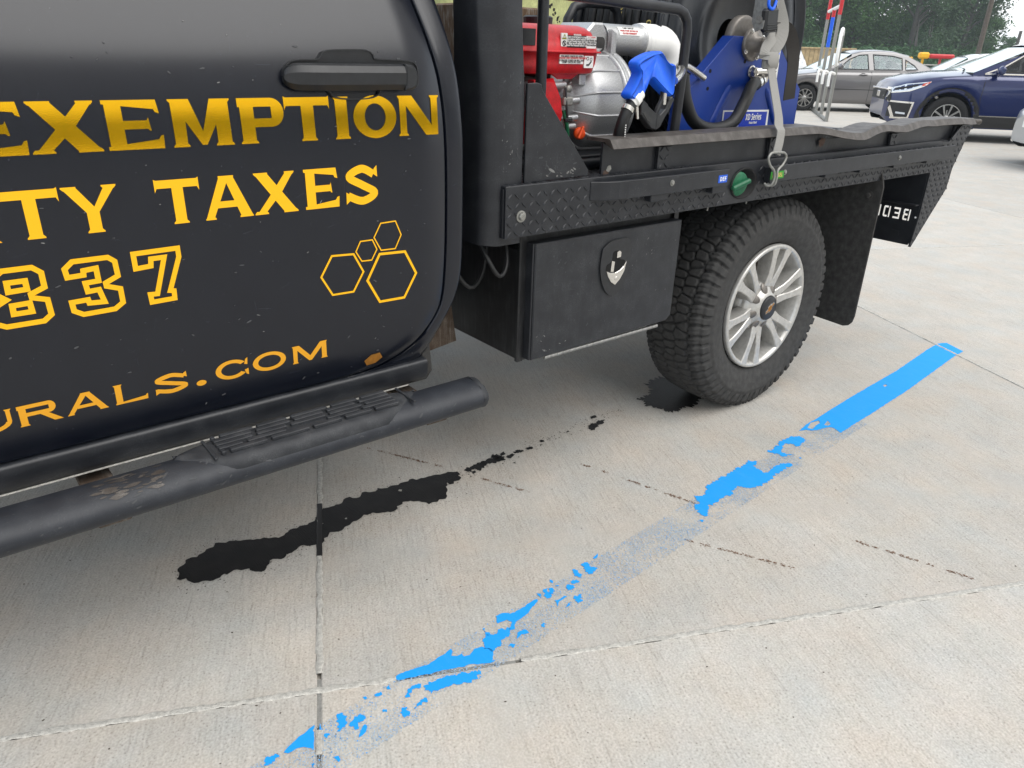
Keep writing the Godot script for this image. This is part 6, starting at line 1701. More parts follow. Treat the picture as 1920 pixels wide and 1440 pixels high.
	for k in 4: bolt("bolt", hub, hx * Vector3(cos(0.5 + k * PI / 2) * 0.049, sin(0.5 + k * PI / 2) * 0.045, 0.013), Vector3(0, 0, 1), 0.006, M.chrome)
	hb = S(); lathe(hb, PackedVector2Array([Vector2(0.074, -0.05), Vector2(0.075, -0.026), Vector2(0.069, -0.020), Vector2(0.060, -0.022), Vector2(0.0001, -0.022)]), X * Transform3D(Basis.IDENTITY, Vector3(-0.150, 1.345, -0.158)), 40); obj("bearing_ring", hb, M.flange, o)
	var ft := S()
	for q in [[Vector3(-0.115, 1.245, -0.157), 0.016, 0.02], [Vector3(-0.105, 1.182, -0.157), 0.015, 0.012]]:
		lathe(ft, PackedVector2Array([Vector2(q[1] * 1.3, 0), Vector2(q[1] * 1.3, 0.003), Vector2(q[1], 0.004)]), X * Transform3D(Basis.IDENTITY, q[0]), 20, FLAT)
		lathe(ft, PackedVector2Array([Vector2(q[1], 0.003), Vector2(q[1], q[2]), Vector2(q[1] * 0.75, q[2] + 0.003), Vector2(0.0001, q[2] + 0.003)]), X * Transform3D(Basis.IDENTITY, q[0]), 6, FLAT)
	tube(ft, curve3([X * Vector3(-0.112, 1.245, -0.14), X * Vector3(-0.085, 1.247, -0.125), X * Vector3(-0.068, 1.238, -0.13), X * Vector3(-0.068, 1.215, -0.135)], 10), 0.013, 14)
	obj("fitting", ft, M.chrome, o)
	var hs := S()
	tube(hs, curve3([X * Vector3(-0.545, 1.235, -0.10), X * Vector3(-0.520, 1.165, -0.10), X * Vector3(-0.462, 1.097, -0.10), X * Vector3(-0.375, 1.072, -0.092), X * Vector3(-0.278, 1.090, -0.088), X * Vector3(-0.222, 1.150, -0.092), X * Vector3(-0.165, 1.200, -0.112), X * Vector3(-0.095, 1.215, -0.135)], 48), 0.0205, 16)
	obj("feed_hose", hs, M.hose, o)
	var cl := S(); tube(cl, [X * Vector3(-0.128, 1.208, -0.125), X * Vector3(-0.108, 1.212, -0.131)], 0.0225, 18); tube(cl, [X * Vector3(-0.096, 1.2145, -0.1345), X * Vector3(-0.085, 1.217, -0.138)], 0.0225, 18)
	obj("hose_clamp", cl, M.chrome, o)
	var foot := S(); tube(foot, curve3([X * Vector3(0.20, 1.0, -0.2), X * Vector3(0.27, 1.035, -0.2), X * Vector3(0.36, 1.02, -0.25), X * Vector3(0.42, 0.99, -0.3)], 12), 0.022, 14)
	obj("hose_end", foot, M.hose, o)

func build_strap():
	var o := thing("ratchet_strap", "grey ratchet strap from the hose reel down to the rub rail", "ratchet strap", Vector3(-0.2, 1.085, 0.07))
	var X := Transform3D(Basis.IDENTITY, Vector3(0.2, -1.085, -0.07))
	var sd := Vector3(0.92, 0.0, 0.36)
	var up := S()
	ribbon(up, curve3([X * Vector3(-0.230, 1.62, -0.074), X * Vector3(-0.196, 1.52, -0.070), X * Vector3(-0.165, 1.453, -0.060), X * Vector3(-0.134, 1.393, -0.050), X * Vector3(-0.141, 1.352, -0.044), X * Vector3(-0.178, 1.312, -0.042), X * Vector3(-0.196, 1.285, -0.040)], 30), [sd], 0.043, 0.0025)
	obj("webbing", up, M.web, o)
	var twist := S()
	ribbon(twist, curve3([X * Vector3(-0.148, 1.372, -0.062), X * Vector3(-0.185, 1.345, -0.050), X * Vector3(-0.222, 1.322, -0.040), X * Vector3(-0.232, 1.295, -0.034), X * Vector3(-0.210, 1.272, -0.030)], 20), [Vector3(0.5, -0.75, 0.4)], 0.036, 0.0025)
	obj("webbing", twist, M.web, o)
	var kn := S(); var rows := []
	for q in [[1.312, 0.031, 0.004], [1.304, 0.036, 0.010], [1.285, 0.037, 0.012], [1.268, 0.035, 0.012], [1.260, 0.034, 0.004]]:
		var r := []
		for v in rrect(-0.192 - q[1], -0.036 - q[2], -0.192 + q[1], -0.036 + q[2], minf(q[2] * 0.9, 0.009), 4): r.append(X * Vector3(v.x, q[0] + 0.004 * sin(v.x * 90.0), v.y))
		rows.append(r)
	loft(kn, rows, true); cap(kn, rows[0]); cap(kn, rows[-1], true)
	obj("sewn_loop", kn, M.web, o)
	var low := S()
	var side := Vector3(1, 0.05, 0.1)
	ribbon(low, curve3([X * Vector3(-0.190, 1.275, -0.036), X * Vector3(-0.203, 1.194, 0.004), X * Vector3(-0.222, 1.120, 0.046), X * Vector3(-0.238, 1.091, 0.064), X * Vector3(-0.240, 1.079, 0.076), X * Vector3(-0.247, 1.051, 0.082), X * Vector3(-0.265, 1.008, 0.090)], 36), [side], 0.036, 0.0025)
	obj("webbing", low, M.web, o)
	var tail := S()
	ribbon(tail, curve3([X * Vector3(-0.160, 1.40, -0.078), X * Vector3(-0.114, 1.392, -0.070), X * Vector3(-0.066, 1.368, -0.066), X * Vector3(-0.020, 1.320, -0.070), X * Vector3(0.002, 1.265, -0.074), X * Vector3(0.012, 1.21, -0.078), X * Vector3(0.026, 1.158, -0.084)], 30), [Vector3(0.93, -0.15, 0.35)], 0.044, 0.003)
	var tl := obj("loose_end", tail, M.web_dark, o); tl.set_meta("label", "dark loose end of the strap")
	# ratchet: steel cheeks, black handle, rod
	var bk := S()
	for x in [-0.256, -0.204]:
		prism(bk, pl([-0.055, 0.10, -0.012, 0.11, 0.0, 0.02, -0.004, -0.02, -0.03, -0.03, -0.05, 0.0]), X * Transform3D(Vector3(0, 0, 1), Vector3(0.12, 1, 0).normalized(), Vector3(-1, 0.12, 0).normalized(), Vector3(x, 1.395, -0.035)), 0.003, 0.0005)
	tube(bk, [X * Vector3(-0.262, 1.40, -0.055), X * Vector3(-0.196, 1.40, -0.055)], 0.011, 12)
	obj("ratchet", bk, M.steel, o)
	bk = S()
	bx(bk, Vector3(-0.032, -0.018, -0.016), Vector3(0.034, 0.05, 0.010), 0.007, X * Transform3D(Basis(Vector3(0, 0, 1), 0.10), Vector3(-0.222, 1.385, -0.040)))
	for k in 4: bx(bk, Vector3(-0.026, -0.020 + k * 0.007, 0.008), Vector3(0.028, -0.017 + k * 0.007, 0.013), 0.001, X * Transform3D(Basis(Vector3(0, 0, 1), 0.10), Vector3(-0.222, 1.385, -0.040)))
	bx(bk, Vector3(-0.030, 0.04, -0.02), Vector3(-0.005, 0.13, 0.004), 0.004, X * Transform3D(Basis(Vector3(0, 0, 1), -0.05), Vector3(-0.222, 1.385, -0.040)))
	obj("ratchet_handle", bk, M.black_plastic, o)
	bk = S(); tube(bk, curve3([X * Vector3(-0.245, 1.475, -0.04), X * Vector3(-0.250, 1.440, -0.034), X * Vector3(-0.228, 1.432, -0.032), X * Vector3(-0.212, 1.455, -0.036)], 12), 0.005, 8); obj("blue_loop", bk, M.blue_light, o)
	# double wire hook over the rub rail
	var hk := S()
	tube(hk, curve3([X * Vector3(-0.266, 1.014, 0.094), X * Vector3(-0.300, 1.013, 0.094), X * Vector3(-0.314, 0.998, 0.095), X * Vector3(-0.300, 0.976, 0.096), X * Vector3(-0.276, 0.958, 0.097), X * Vector3(-0.268, 0.935, 0.098), X * Vector3(-0.272, 0.914, 0.096), X * Vector3(-0.280, 0.908, 0.086), X * Vector3(-0.282, 0.914, 0.074)], 34), 0.0042, 10)
	tube(hk, curve3([X * Vector3(-0.266, 1.014, 0.094), X * Vector3(-0.228, 1.010, 0.094), X * Vector3(-0.214, 0.995, 0.095), X * Vector3(-0.228, 0.974, 0.096), X * Vector3(-0.253, 0.957, 0.097), X * Vector3(-0.254, 0.932, 0.098), X * Vector3(-0.256, 0.913, 0.096), X * Vector3(-0.262, 0.907, 0.086), X * Vector3(-0.264, 0.913, 0.074)], 34), 0.0042, 10)
	obj("wire_hook", hk, M.zinc, o)

func build_tote():
	var o := thing("plastic_tank", "pale yellow plastic tank standing behind the pump", "tank", Vector3(-0.1, 0.983, -1.5))
	var st := S(); var rows := []
	for q in [[0.40, 0.0], [0.42, -0.012], [0.60, -0.012], [0.95, -0.012], [1.0, 0.05]]:
		var r := []
		for v in rrect(-0.62 - q[1], -0.36 - q[1], 0.62 + q[1], 0.34 + q[1], 0.08, 6): r.append(Vector3(v.x, q[0], v.y))
		rows.append(r)
	loft(st, rows, true); cap(st, rows[-1], true)
	obj("tank_body", st, M.tote, o)
	st = S(); rows = []
	for q in [[0.0, 0.0], [0.02, 0.02], [0.38, 0.02], [0.402, 0.0]]:
		var r := []
		for v in rrect(-0.62 - q[1], -0.36 - q[1], 0.62 + q[1], 0.34 + q[1], 0.08, 6): r.append(Vector3(v.x, q[0], v.y))
		rows.append(r)
	loft(st, rows, true)
	obj("tank_base", st, M.tote_base, o)
	var sm := S()
	for k in 26:
		var c := Vector3(-0.10 + 0.09 * k / 25.0 + rng.randfn() * 0.008, 0.50 - 0.11 * k / 25.0, 0.3535)
		prism(sm, blob(Vector2(c.x, c.y), rng.randf_range(0.002, 0.008), 7), at_z(c.z), 0.0008)
	tag(obj("smudge", sm, M.web_dark, o), "", "", "", "stuff")
	var wd := S(); bx(wd, Vector3(-0.20, 0, -0.10), Vector3(0.20, 0.450, 0.05), 0.006)
	var w := obj("wooden_box", wd, M.wood); w.position = Vector3(-0.665, 0.983, -0.90)
	tag(w, "rough brown wooden box beside the pale yellow tank", "wooden box")
	var bo := thing("canister", "red canister with black and white label in front of the yellow tank", "canister", Vector3(-0.262, 0.983, -0.70))
	var b := S(); lathe(b, PackedVector2Array([Vector2(0.030, 0.0), Vector2(0.040, 0.004), Vector2(0.040, 0.50), Vector2(0.036, 0.535), Vector2(0.015, 0.56), Vector2(0.0001, 0.56)]), fr(Vector3.RIGHT, Vector3(0, 0, -1), Vector3.ZERO), 28)
	obj("canister_body", b, M.red, bo)
	for q in [[0.405, 0.430, M.black_plastic], [0.432, 0.462, M.white], [0.463, 0.485, M.ink], [0.488, 0.51, M.white]]:
		var l := S(); var rr := []
		for y in [q[0], q[1]]:
			var r := []
			for k in 15: r.append(Vector3(cos(1.35 + 1.9 * k / 14.0) * 0.0408, y, sin(1.35 + 1.9 * k / 14.0) * 0.0408))
			rr.append(r)
		loft(l, rr); obj("canister_label", l, q[2], bo)
	lettering("dry fire", bo, Transform3D(Vector3(0, -1, 0), Vector3(0.92, 0, -0.39), Vector3(0.39, 0, 0.92), Vector3(0.0165, 0.46, 0.0385)), 0.014, M.white, "Droid Serif")
	b = S(); prism(b, rrect(-0.03, 0.35, 0.022, 0.41, 0.008), at_z(0.05), 0.06, 0.004); obj("canister_foot", b, M.black_plastic, bo)

# ------------------------------------------------------------------ cars
# local frame: x forward from the front axle, y up, camera side is -z
class Car:
	var hw := 0.9; var R := 0.33; var wb := 2.65
	var top: Curve; var bot := 0.25; var nose := 0.9; var tail := -3.6
	var belt := 1.0; var roof: PackedVector2Array; var side: PackedVector2Array
	func lin(a: PackedVector2Array, x: float) -> float:
		if x >= a[0].x: return a[0].y
		for i in a.size() - 1:
			if x >= a[i + 1].x: return lerpf(a[i].y, a[i + 1].y, (a[i].x - x) / (a[i].x - a[i + 1].x))
		return a[-1].y
	var topline: PackedVector2Array; var botline: PackedVector2Array; var plan: PackedVector2Array
	func zw(x: float) -> float: return hw * lin(plan, x)
	func yb(x: float) -> float:
		var y := lin(botline, x)
		for c: float in [0.0, -wb]:
			var q := (R * 1.17) * (R * 1.17) - (x - c) * (x - c)
			if q > 0.0: y = maxf(y, R + sqrt(q))
		return y
	func section(x: float) -> Array:
		var b := yb(x); var t := lin(topline, x); var w := zw(x)
		t = maxf(t, b + 0.06)
		var h := t - b
		return [Vector2(b, w - 0.10), Vector2(b + 0.012, w - 0.025), Vector2(b + h * 0.16, w - 0.008), Vector2(b + h * 0.45, w), Vector2(b + h * 0.70, w - 0.006), Vector2(t - 0.10 * minf(1.0, h * 2.0), w - 0.018), Vector2(t - 0.050 * minf(1.0, h * 2.0), w - 0.05), Vector2(t - 0.016, w - 0.12), Vector2(t + 0.026, w * 0.6), Vector2(t + 0.055, 0.0)]
	func zside(x: float, y: float) -> float:
		var s := section(x)
		for i in 7:
			if y <= s[i + 1].x: return lerpf(s[i].y, s[i + 1].y, clampf((y - s[i].x) / maxf(s[i + 1].x - s[i].x, 1e-4), 0, 1))
		return s[7].y
	func zglass(y: float, ymax: float) -> float: return lerpf(hw - 0.085, hw - 0.30, clampf((y - belt) / (ymax - belt), 0, 1.1))

func patch(c: Car, poly: PackedVector2Array, off: float, glass := false, ymax := 1.5, step := 0.05, sd := -1.0) -> SurfaceTool:
	var st := S()
	st.set_smooth_group(1)
	var lo := 99.0; var hi := -99.0
	for v in poly: lo = minf(lo, v.x); hi = maxf(hi, v.x)
	var n := maxi(1, int((hi - lo) / step))
	for k in n:
		var x0 := lo + (hi - lo) * k / n - (0.001 if k == 0 else 0.0); var x1 := lo + (hi - lo) * (k + 1) / n + (0.001 if k == n - 1 else 0.0)
		for q0 in Geometry2D.intersect_polygons(poly, rc(x0, -9, x1, 9)):
			var ylo := 99.0; var yhi := -99.0
			for v in q0: ylo = minf(ylo, v.y); yhi = maxf(yhi, v.y)
			var m := maxi(1, int((yhi - ylo) / 0.06))
			for j in m:
				for q in Geometry2D.intersect_polygons(q0, rc(-9, ylo + (yhi - ylo) * j / m - 0.0001, 9, ylo + (yhi - ylo) * (j + 1) / m + 0.0001)):
					var t := Geometry2D.triangulate_polygon(q)
					for i in range(0, t.size(), 3):
						var v := []
						for l in 3:
							var p := q[t[i + l]]
							v.append(Vector3(p.x, p.y, sd * ((c.zglass(p.y, ymax) if glass else c.zside(p.x, p.y)) + off)))
						if (v[1] - v[0]).cross(v[2] - v[0]).z * sd > 0: tri(st, v[0], v[2], v[1])
						else: tri(st, v[0], v[1], v[2])
	return st

func band(a: PackedVector2Array, w: float) -> PackedVector2Array:
	var o := Geometry2D.offset_polyline(a, w / 2, Geometry2D.JOIN_MITER, Geometry2D.END_BUTT)
	return o[0]

func far_wheel(n: String, o: Node, c: Vector3, R: float, sd: float, spokes: int, rim_mat: Material):
	var w := Node3D.new(); w.name = n
	var k := 0
	while o.has_node(String(w.name)): k += 1; w.name = "%s_%03d" % [n, k]
	o.add_child(w, true); w.position = c
	var xf := Transform3D(Vector3(1, 0, 0), Vector3(0, 1, 0), Vector3(0, 0, sd), Vector3.ZERO)
	var t := S(); lathe(t, PackedVector2Array([Vector2(R * 0.66, 0.0), Vector2(R * 0.72, 0.012), Vector2(R * 0.9, 0.014), Vector2(R * 0.96, 0.004), Vector2(R, -0.02), Vector2(R, -0.18), Vector2(R * 0.9, -0.2), Vector2(R * 0.6, -0.19)]), xf, 40)
	obj("tyre", t, M.tyre_far, w)
	var d := S(); lathe(d, PackedVector2Array([Vector2(R * 0.67, 0.0), Vector2(R * 0.65, -0.02), Vector2(R * 0.64, -0.07), Vector2(0.0001, -0.08)]), xf, 32)
	obj("rim_barrel", d, M.trim, w)
	var r := S()
	lathe(r, PackedVector2Array([Vector2(R * 0.675, 0.002), Vector2(R * 0.665, 0.006), Vector2(R * 0.635, 0.002)]), xf, 40)
	for s in spokes:
		var sf := xf * Transform3D(Basis(Vector3(0, 0, 1), TAU * (s + 0.22) / spokes), Vector3.ZERO)
		for g in [-1.0, 1.0]: prism(r, pl([R * 0.16, g * R * 0.04, R * 0.16, g * R * 0.10, R * 0.645, g * R * 0.24, R * 0.645, g * R * 0.15]), sf * at_z(0.004), 0.02)
		prism(r, pl([R * 0.16, -R * 0.03, R * 0.16, R * 0.03, R * 0.42, R * 0.02, R * 0.42, -R * 0.02]), sf * at_z(0.0), 0.02)
	lathe(r, PackedVector2Array([Vector2(R * 0.17, 0.0), Vector2(R * 0.16, 0.006), Vector2(0.0001, 0.008)]), xf, 20)
	obj("rim", r, rim_mat, w)

func car(n: String, label: String, cat: String, at: Vector2, turn: float, c: Car, paint: Material, win: Array, glass: Material, roof: PackedVector2Array, scr: Array, rear: Array) -> Node3D:
	var o := thing(n, label, cat, Vector3(at.x, 0, at.y), turn, "")
	var st := S(); var rows := []
	var x := c.nose
	var xs := []
	while x > c.tail: xs.append(x); x -= 0.035
	xs.append(c.tail)
	for xx in xs:
		var s := c.section(xx); var row := []
		for i in s.size(): row.append(Vector3(xx, s[i].x, -s[i].y))
		for i in range(s.size() - 2, -1, -1): row.append(Vector3(xx, s[i].x, s[i].y))
		rows.append(row)
	loft(st, rows); cap(st, rows[0], true); cap(st, rows[-1])
	obj("body", st, paint, o)
	st = S(); bx(st, Vector3(c.tail + 0.2, 0.22, -c.hw + 0.24), Vector3(c.nose - 0.25, 0.62, c.hw - 0.24), 0.02)
	bx(st, Vector3(c.tail + 0.9, 0.5, -c.hw + 0.15), Vector3(-0.5, c.belt - 0.03, c.hw - 0.15), 0.02)
	obj("floor_pan", st, M.gap, o)
	# roof skin
	st = S(); rows = []
	var ym := 0.0
	for v in roof: ym = maxf(ym, v.y)
	for k in 25:
		var xx := lerpf(roof[0].x, roof[-1].x, k / 24.0); var y := 0.0
		for i in roof.size() - 1:
			if xx <= roof[i].x and xx >= roof[i + 1].x: y = lerpf(roof[i].y, roof[i + 1].y, smoothstep(0.0, 1.0, (roof[i].x - xx) / maxf(roof[i].x - roof[i + 1].x, 1e-4)) * 0.5 + 0.5 * (roof[i].x - xx) / maxf(roof[i].x - roof[i + 1].x, 1e-4))
		var zr := c.hw - 0.30
		var row := []
		for q in [[-0.06, 0.012], [-0.02, -0.005], [0.0, -0.05], [0.022, -0.2], [0.035, -zr]]: row.append(Vector3(xx, y + q[0], -(zr + q[1])))
		for q in [[0.022, -0.2], [0.0, -0.05], [-0.02, -0.005], [-0.06, 0.012]]: row.append(Vector3(xx, y + q[0], zr + q[1]))
		rows.append(row)
	loft(st, rows)
	obj("roof", st, paint, o)
	# side frames round the windows, both sides
	var frame := PackedVector2Array([Vector2(scr[0], c.belt - 0.02), Vector2(scr[0], scr[1])])
	for v in roof: frame.append(v - Vector2(0, 0.045))
	frame.append(Vector2(rear[0], rear[1])); frame.append(Vector2(rear[0], c.belt - 0.02))
	for sd in [-1.0, 1.0]:
		for q in with_holes(frame, win): obj("pillar", patch(c, q, 0.0, true, ym, 0.12, sd), paint, o)
		for w in win:
			obj("side_window", patch(c, w, -0.006, true, ym, 0.2, sd), glass, o)
			if sd < 0:
				for q in outline(w, 0.022): obj("window_seal", patch(c, q, 0.004, true, ym, 0.2, sd), M.trim, o)
	# screens
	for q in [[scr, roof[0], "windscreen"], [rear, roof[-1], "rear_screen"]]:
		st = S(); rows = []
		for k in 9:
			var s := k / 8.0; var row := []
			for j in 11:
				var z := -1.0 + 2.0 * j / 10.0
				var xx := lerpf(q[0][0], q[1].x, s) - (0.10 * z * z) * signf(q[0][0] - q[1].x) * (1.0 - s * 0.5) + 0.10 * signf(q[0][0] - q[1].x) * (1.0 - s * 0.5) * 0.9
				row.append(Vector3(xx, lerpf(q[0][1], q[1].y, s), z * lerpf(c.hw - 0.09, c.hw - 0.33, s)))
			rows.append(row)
		loft(st, rows); obj(q[2], st, M.screen_glare if q[2] == "windscreen" else glass, o)
	# seats
	for p in [[-1.25, -0.36], [-1.25, 0.36], [-2.15, -0.36], [-2.15, 0.36]]:
		st = S(); bx(st, Vector3(p[0] - 0.14, 0.5, p[1] - 0.22), Vector3(p[0], c.belt + 0.08, p[1] + 0.22), 0.05); bx(st, Vector3(p[0] - 0.12, c.belt + 0.1, p[1] - 0.12), Vector3(p[0] - 0.02, c.belt + 0.27, p[1] + 0.12), 0.04)
		obj("seat", st, M.seat, o)
	return o

func car_paint(c: Color, rough := 0.3, metal := 0.3) -> StandardMaterial3D:
	var m := mat(c, rough, metal)
	m.clearcoat_enabled = true; m.clearcoat = 1.0; m.clearcoat_roughness = 0.05
	return m

func seams(o: Node, c: Car, lines: Array, mt: Material, w := 0.010):
	for l in lines: obj("seam", patch(c, band(pl(l), w), 0.003), mt, o)

func handles(o: Node, c: Car, at: Array, mt: Material):
	for a in at:
		var st := S(); var z := -c.zside(a[0], a[1])
		bx(st, Vector3(a[0] - 0.10, a[1] - 0.014, z - 0.035), Vector3(a[0] + 0.10, a[1] + 0.014, z - 0.015), 0.008)
		bx(st, Vector3(a[0] - 0.09, a[1] - 0.012, z - 0.02), Vector3(a[0] - 0.07, a[1] + 0.012, z + 0.01), 0.002); bx(st, Vector3(a[0] + 0.07, a[1] - 0.012, z - 0.02), Vector3(a[0] + 0.09, a[1] + 0.012, z + 0.01), 0.002)
		obj("door_handle", st, mt, o)
		obj("handle_cup", patch(c, circle(Vector2(a[0], a[1]), 0.07, 0.035, 16), 0.003), M.trim, o)

func sedan_shape() -> Car:
	var c := Car.new()
	c.hw = 0.88; c.R = 0.315; c.wb = 2.6; c.nose = 0.92; c.tail = -3.58; c.belt = 0.965
	c.topline = pl([0.92, 0.62, 0.86, 0.72, 0.70, 0.80, 0.3, 0.885, -0.2, 0.945, -0.5, 0.975, -1.5, 0.985, -2.6, 1.02, -3.0, 1.055, -3.45, 1.04, -3.55, 0.98, -3.58, 0.80])
	c.botline = pl([0.92, 0.30, 0.7, 0.20, -3.2, 0.20, -3.58, 0.33]); c.plan = pl([0.92, 0.55, 0.86, 0.74, 0.72, 0.90, 0.45, 0.975, 0.0, 1.0, -2.6, 1.0, -3.2, 0.94, -3.5, 0.84, -3.58, 0.72])
	return c

func build_sedan(n: String, label: String, at: Vector2, turn: float, paint: Material) -> Node3D:
	var c := sedan_shape()
	var win := [pl([-0.72, 1.0, -1.56, 1.01, -1.52, 1.375, -1.30, 1.36, -1.05, 1.26]), pl([-1.68, 1.01, -2.42, 1.025, -2.40, 1.31, -2.15, 1.36, -1.64, 1.38]), pl([-2.48, 1.027, -2.82, 1.04, -2.72, 1.15, -2.47, 1.285])]
	var o := car(n, label, "car", at, turn, c, paint, win, M.glass, pl([-1.12, 1.375, -1.4, 1.44, -1.8, 1.462, -2.2, 1.445, -2.6, 1.37]), [-0.42, 0.985], [-3.15, 1.075])
	seams(o, c, [[-0.52, 0.98, -0.50, 0.60, -0.56, 0.26], [-1.62, 0.99, -1.60, 0.26], [-2.55, 1.02, -2.52, 0.80, -2.25, 0.62]], M.trim)
	seams(o, c, [[-0.45, 0.545, -2.2, 0.545]], M.trim, 0.016)
	handles(o, c, [[-1.40, 0.90], [-2.36, 0.925]], paint)
	far_wheel("wheel", o, Vector3(0, c.R, -c.hw + 0.03), c.R, -1.0, 5, M.steel); far_wheel("wheel", o, Vector3(-c.wb, c.R, -c.hw + 0.03), c.R, -1.0, 5, M.steel)
	far_wheel("wheel", o, Vector3(0, c.R, c.hw - 0.03), c.R, 1.0, 5, M.steel); far_wheel("wheel", o, Vector3(-c.wb, c.R, c.hw - 0.03), c.R, 1.0, 5, M.steel)
	mirror(o, c, Vector3(-0.72, 1.02, 0), paint)
	obj("headlight", patch(c, pl([0.86, 0.62, 0.86, 0.70, 0.60, 0.79, 0.42, 0.80, 0.60, 0.68]), 0.004), M.lamp, o)
	obj("tail_light", patch(c, pl([-3.25, 0.80, -3.25, 0.98, -3.54, 0.95, -3.54, 0.78]), 0.004), M.amber, o)
	return o

func mirror(o: Node, c: Car, p: Vector3, mt: Material):
	var st := S(); var z := -(c.hw - 0.07); var rows := []
	for q in [[0.0, 0.55], [0.02, 0.9], [0.09, 1.0], [0.15, 0.9], [0.17, 0.5]]:
		var ring := []
		for j in 16:
			var a := TAU * j / 16
			ring.append(Vector3(p.x + cos(a) * 0.055 * q[1] - 0.03, p.y + 0.055 + sin(a) * 0.075 * q[1], z - 0.05 - q[0]))
		rows.append(ring)
	loft(st, rows, true); cap(st, rows[0]); cap(st, rows[-1], true)
	bx(st, Vector3(p.x - 0.05, p.y - 0.01, z - 0.08), Vector3(p.x + 0.03, p.y + 0.02, z + 0.05), 0.006)
	obj("door_mirror", st, mt, o)

func suv_shape() -> Car:
	var c := Car.new()
	c.hw = 0.93; c.R = 0.362; c.wb = 2.66; c.nose = 0.95; c.tail = -3.62; c.belt = 1.09
	c.topline = pl([0.95, 0.70, 0.91, 0.86, 0.84, 0.925, 0.6, 0.995, 0.2, 1.06, -0.3, 1.10, -1.5, 1.11, -3.0, 1.15, -3.5, 1.15, -3.62, 0.9])
	c.botline = pl([0.95, 0.36, 0.86, 0.25, 0.6, 0.22, -3.2, 0.24, -3.62, 0.4]); c.plan = pl([0.95, 0.52, 0.90, 0.70, 0.80, 0.85, 0.62, 0.94, 0.35, 0.985, 0.0, 1.0, -2.8, 1.0, -3.3, 0.95, -3.62, 0.82])
	return c

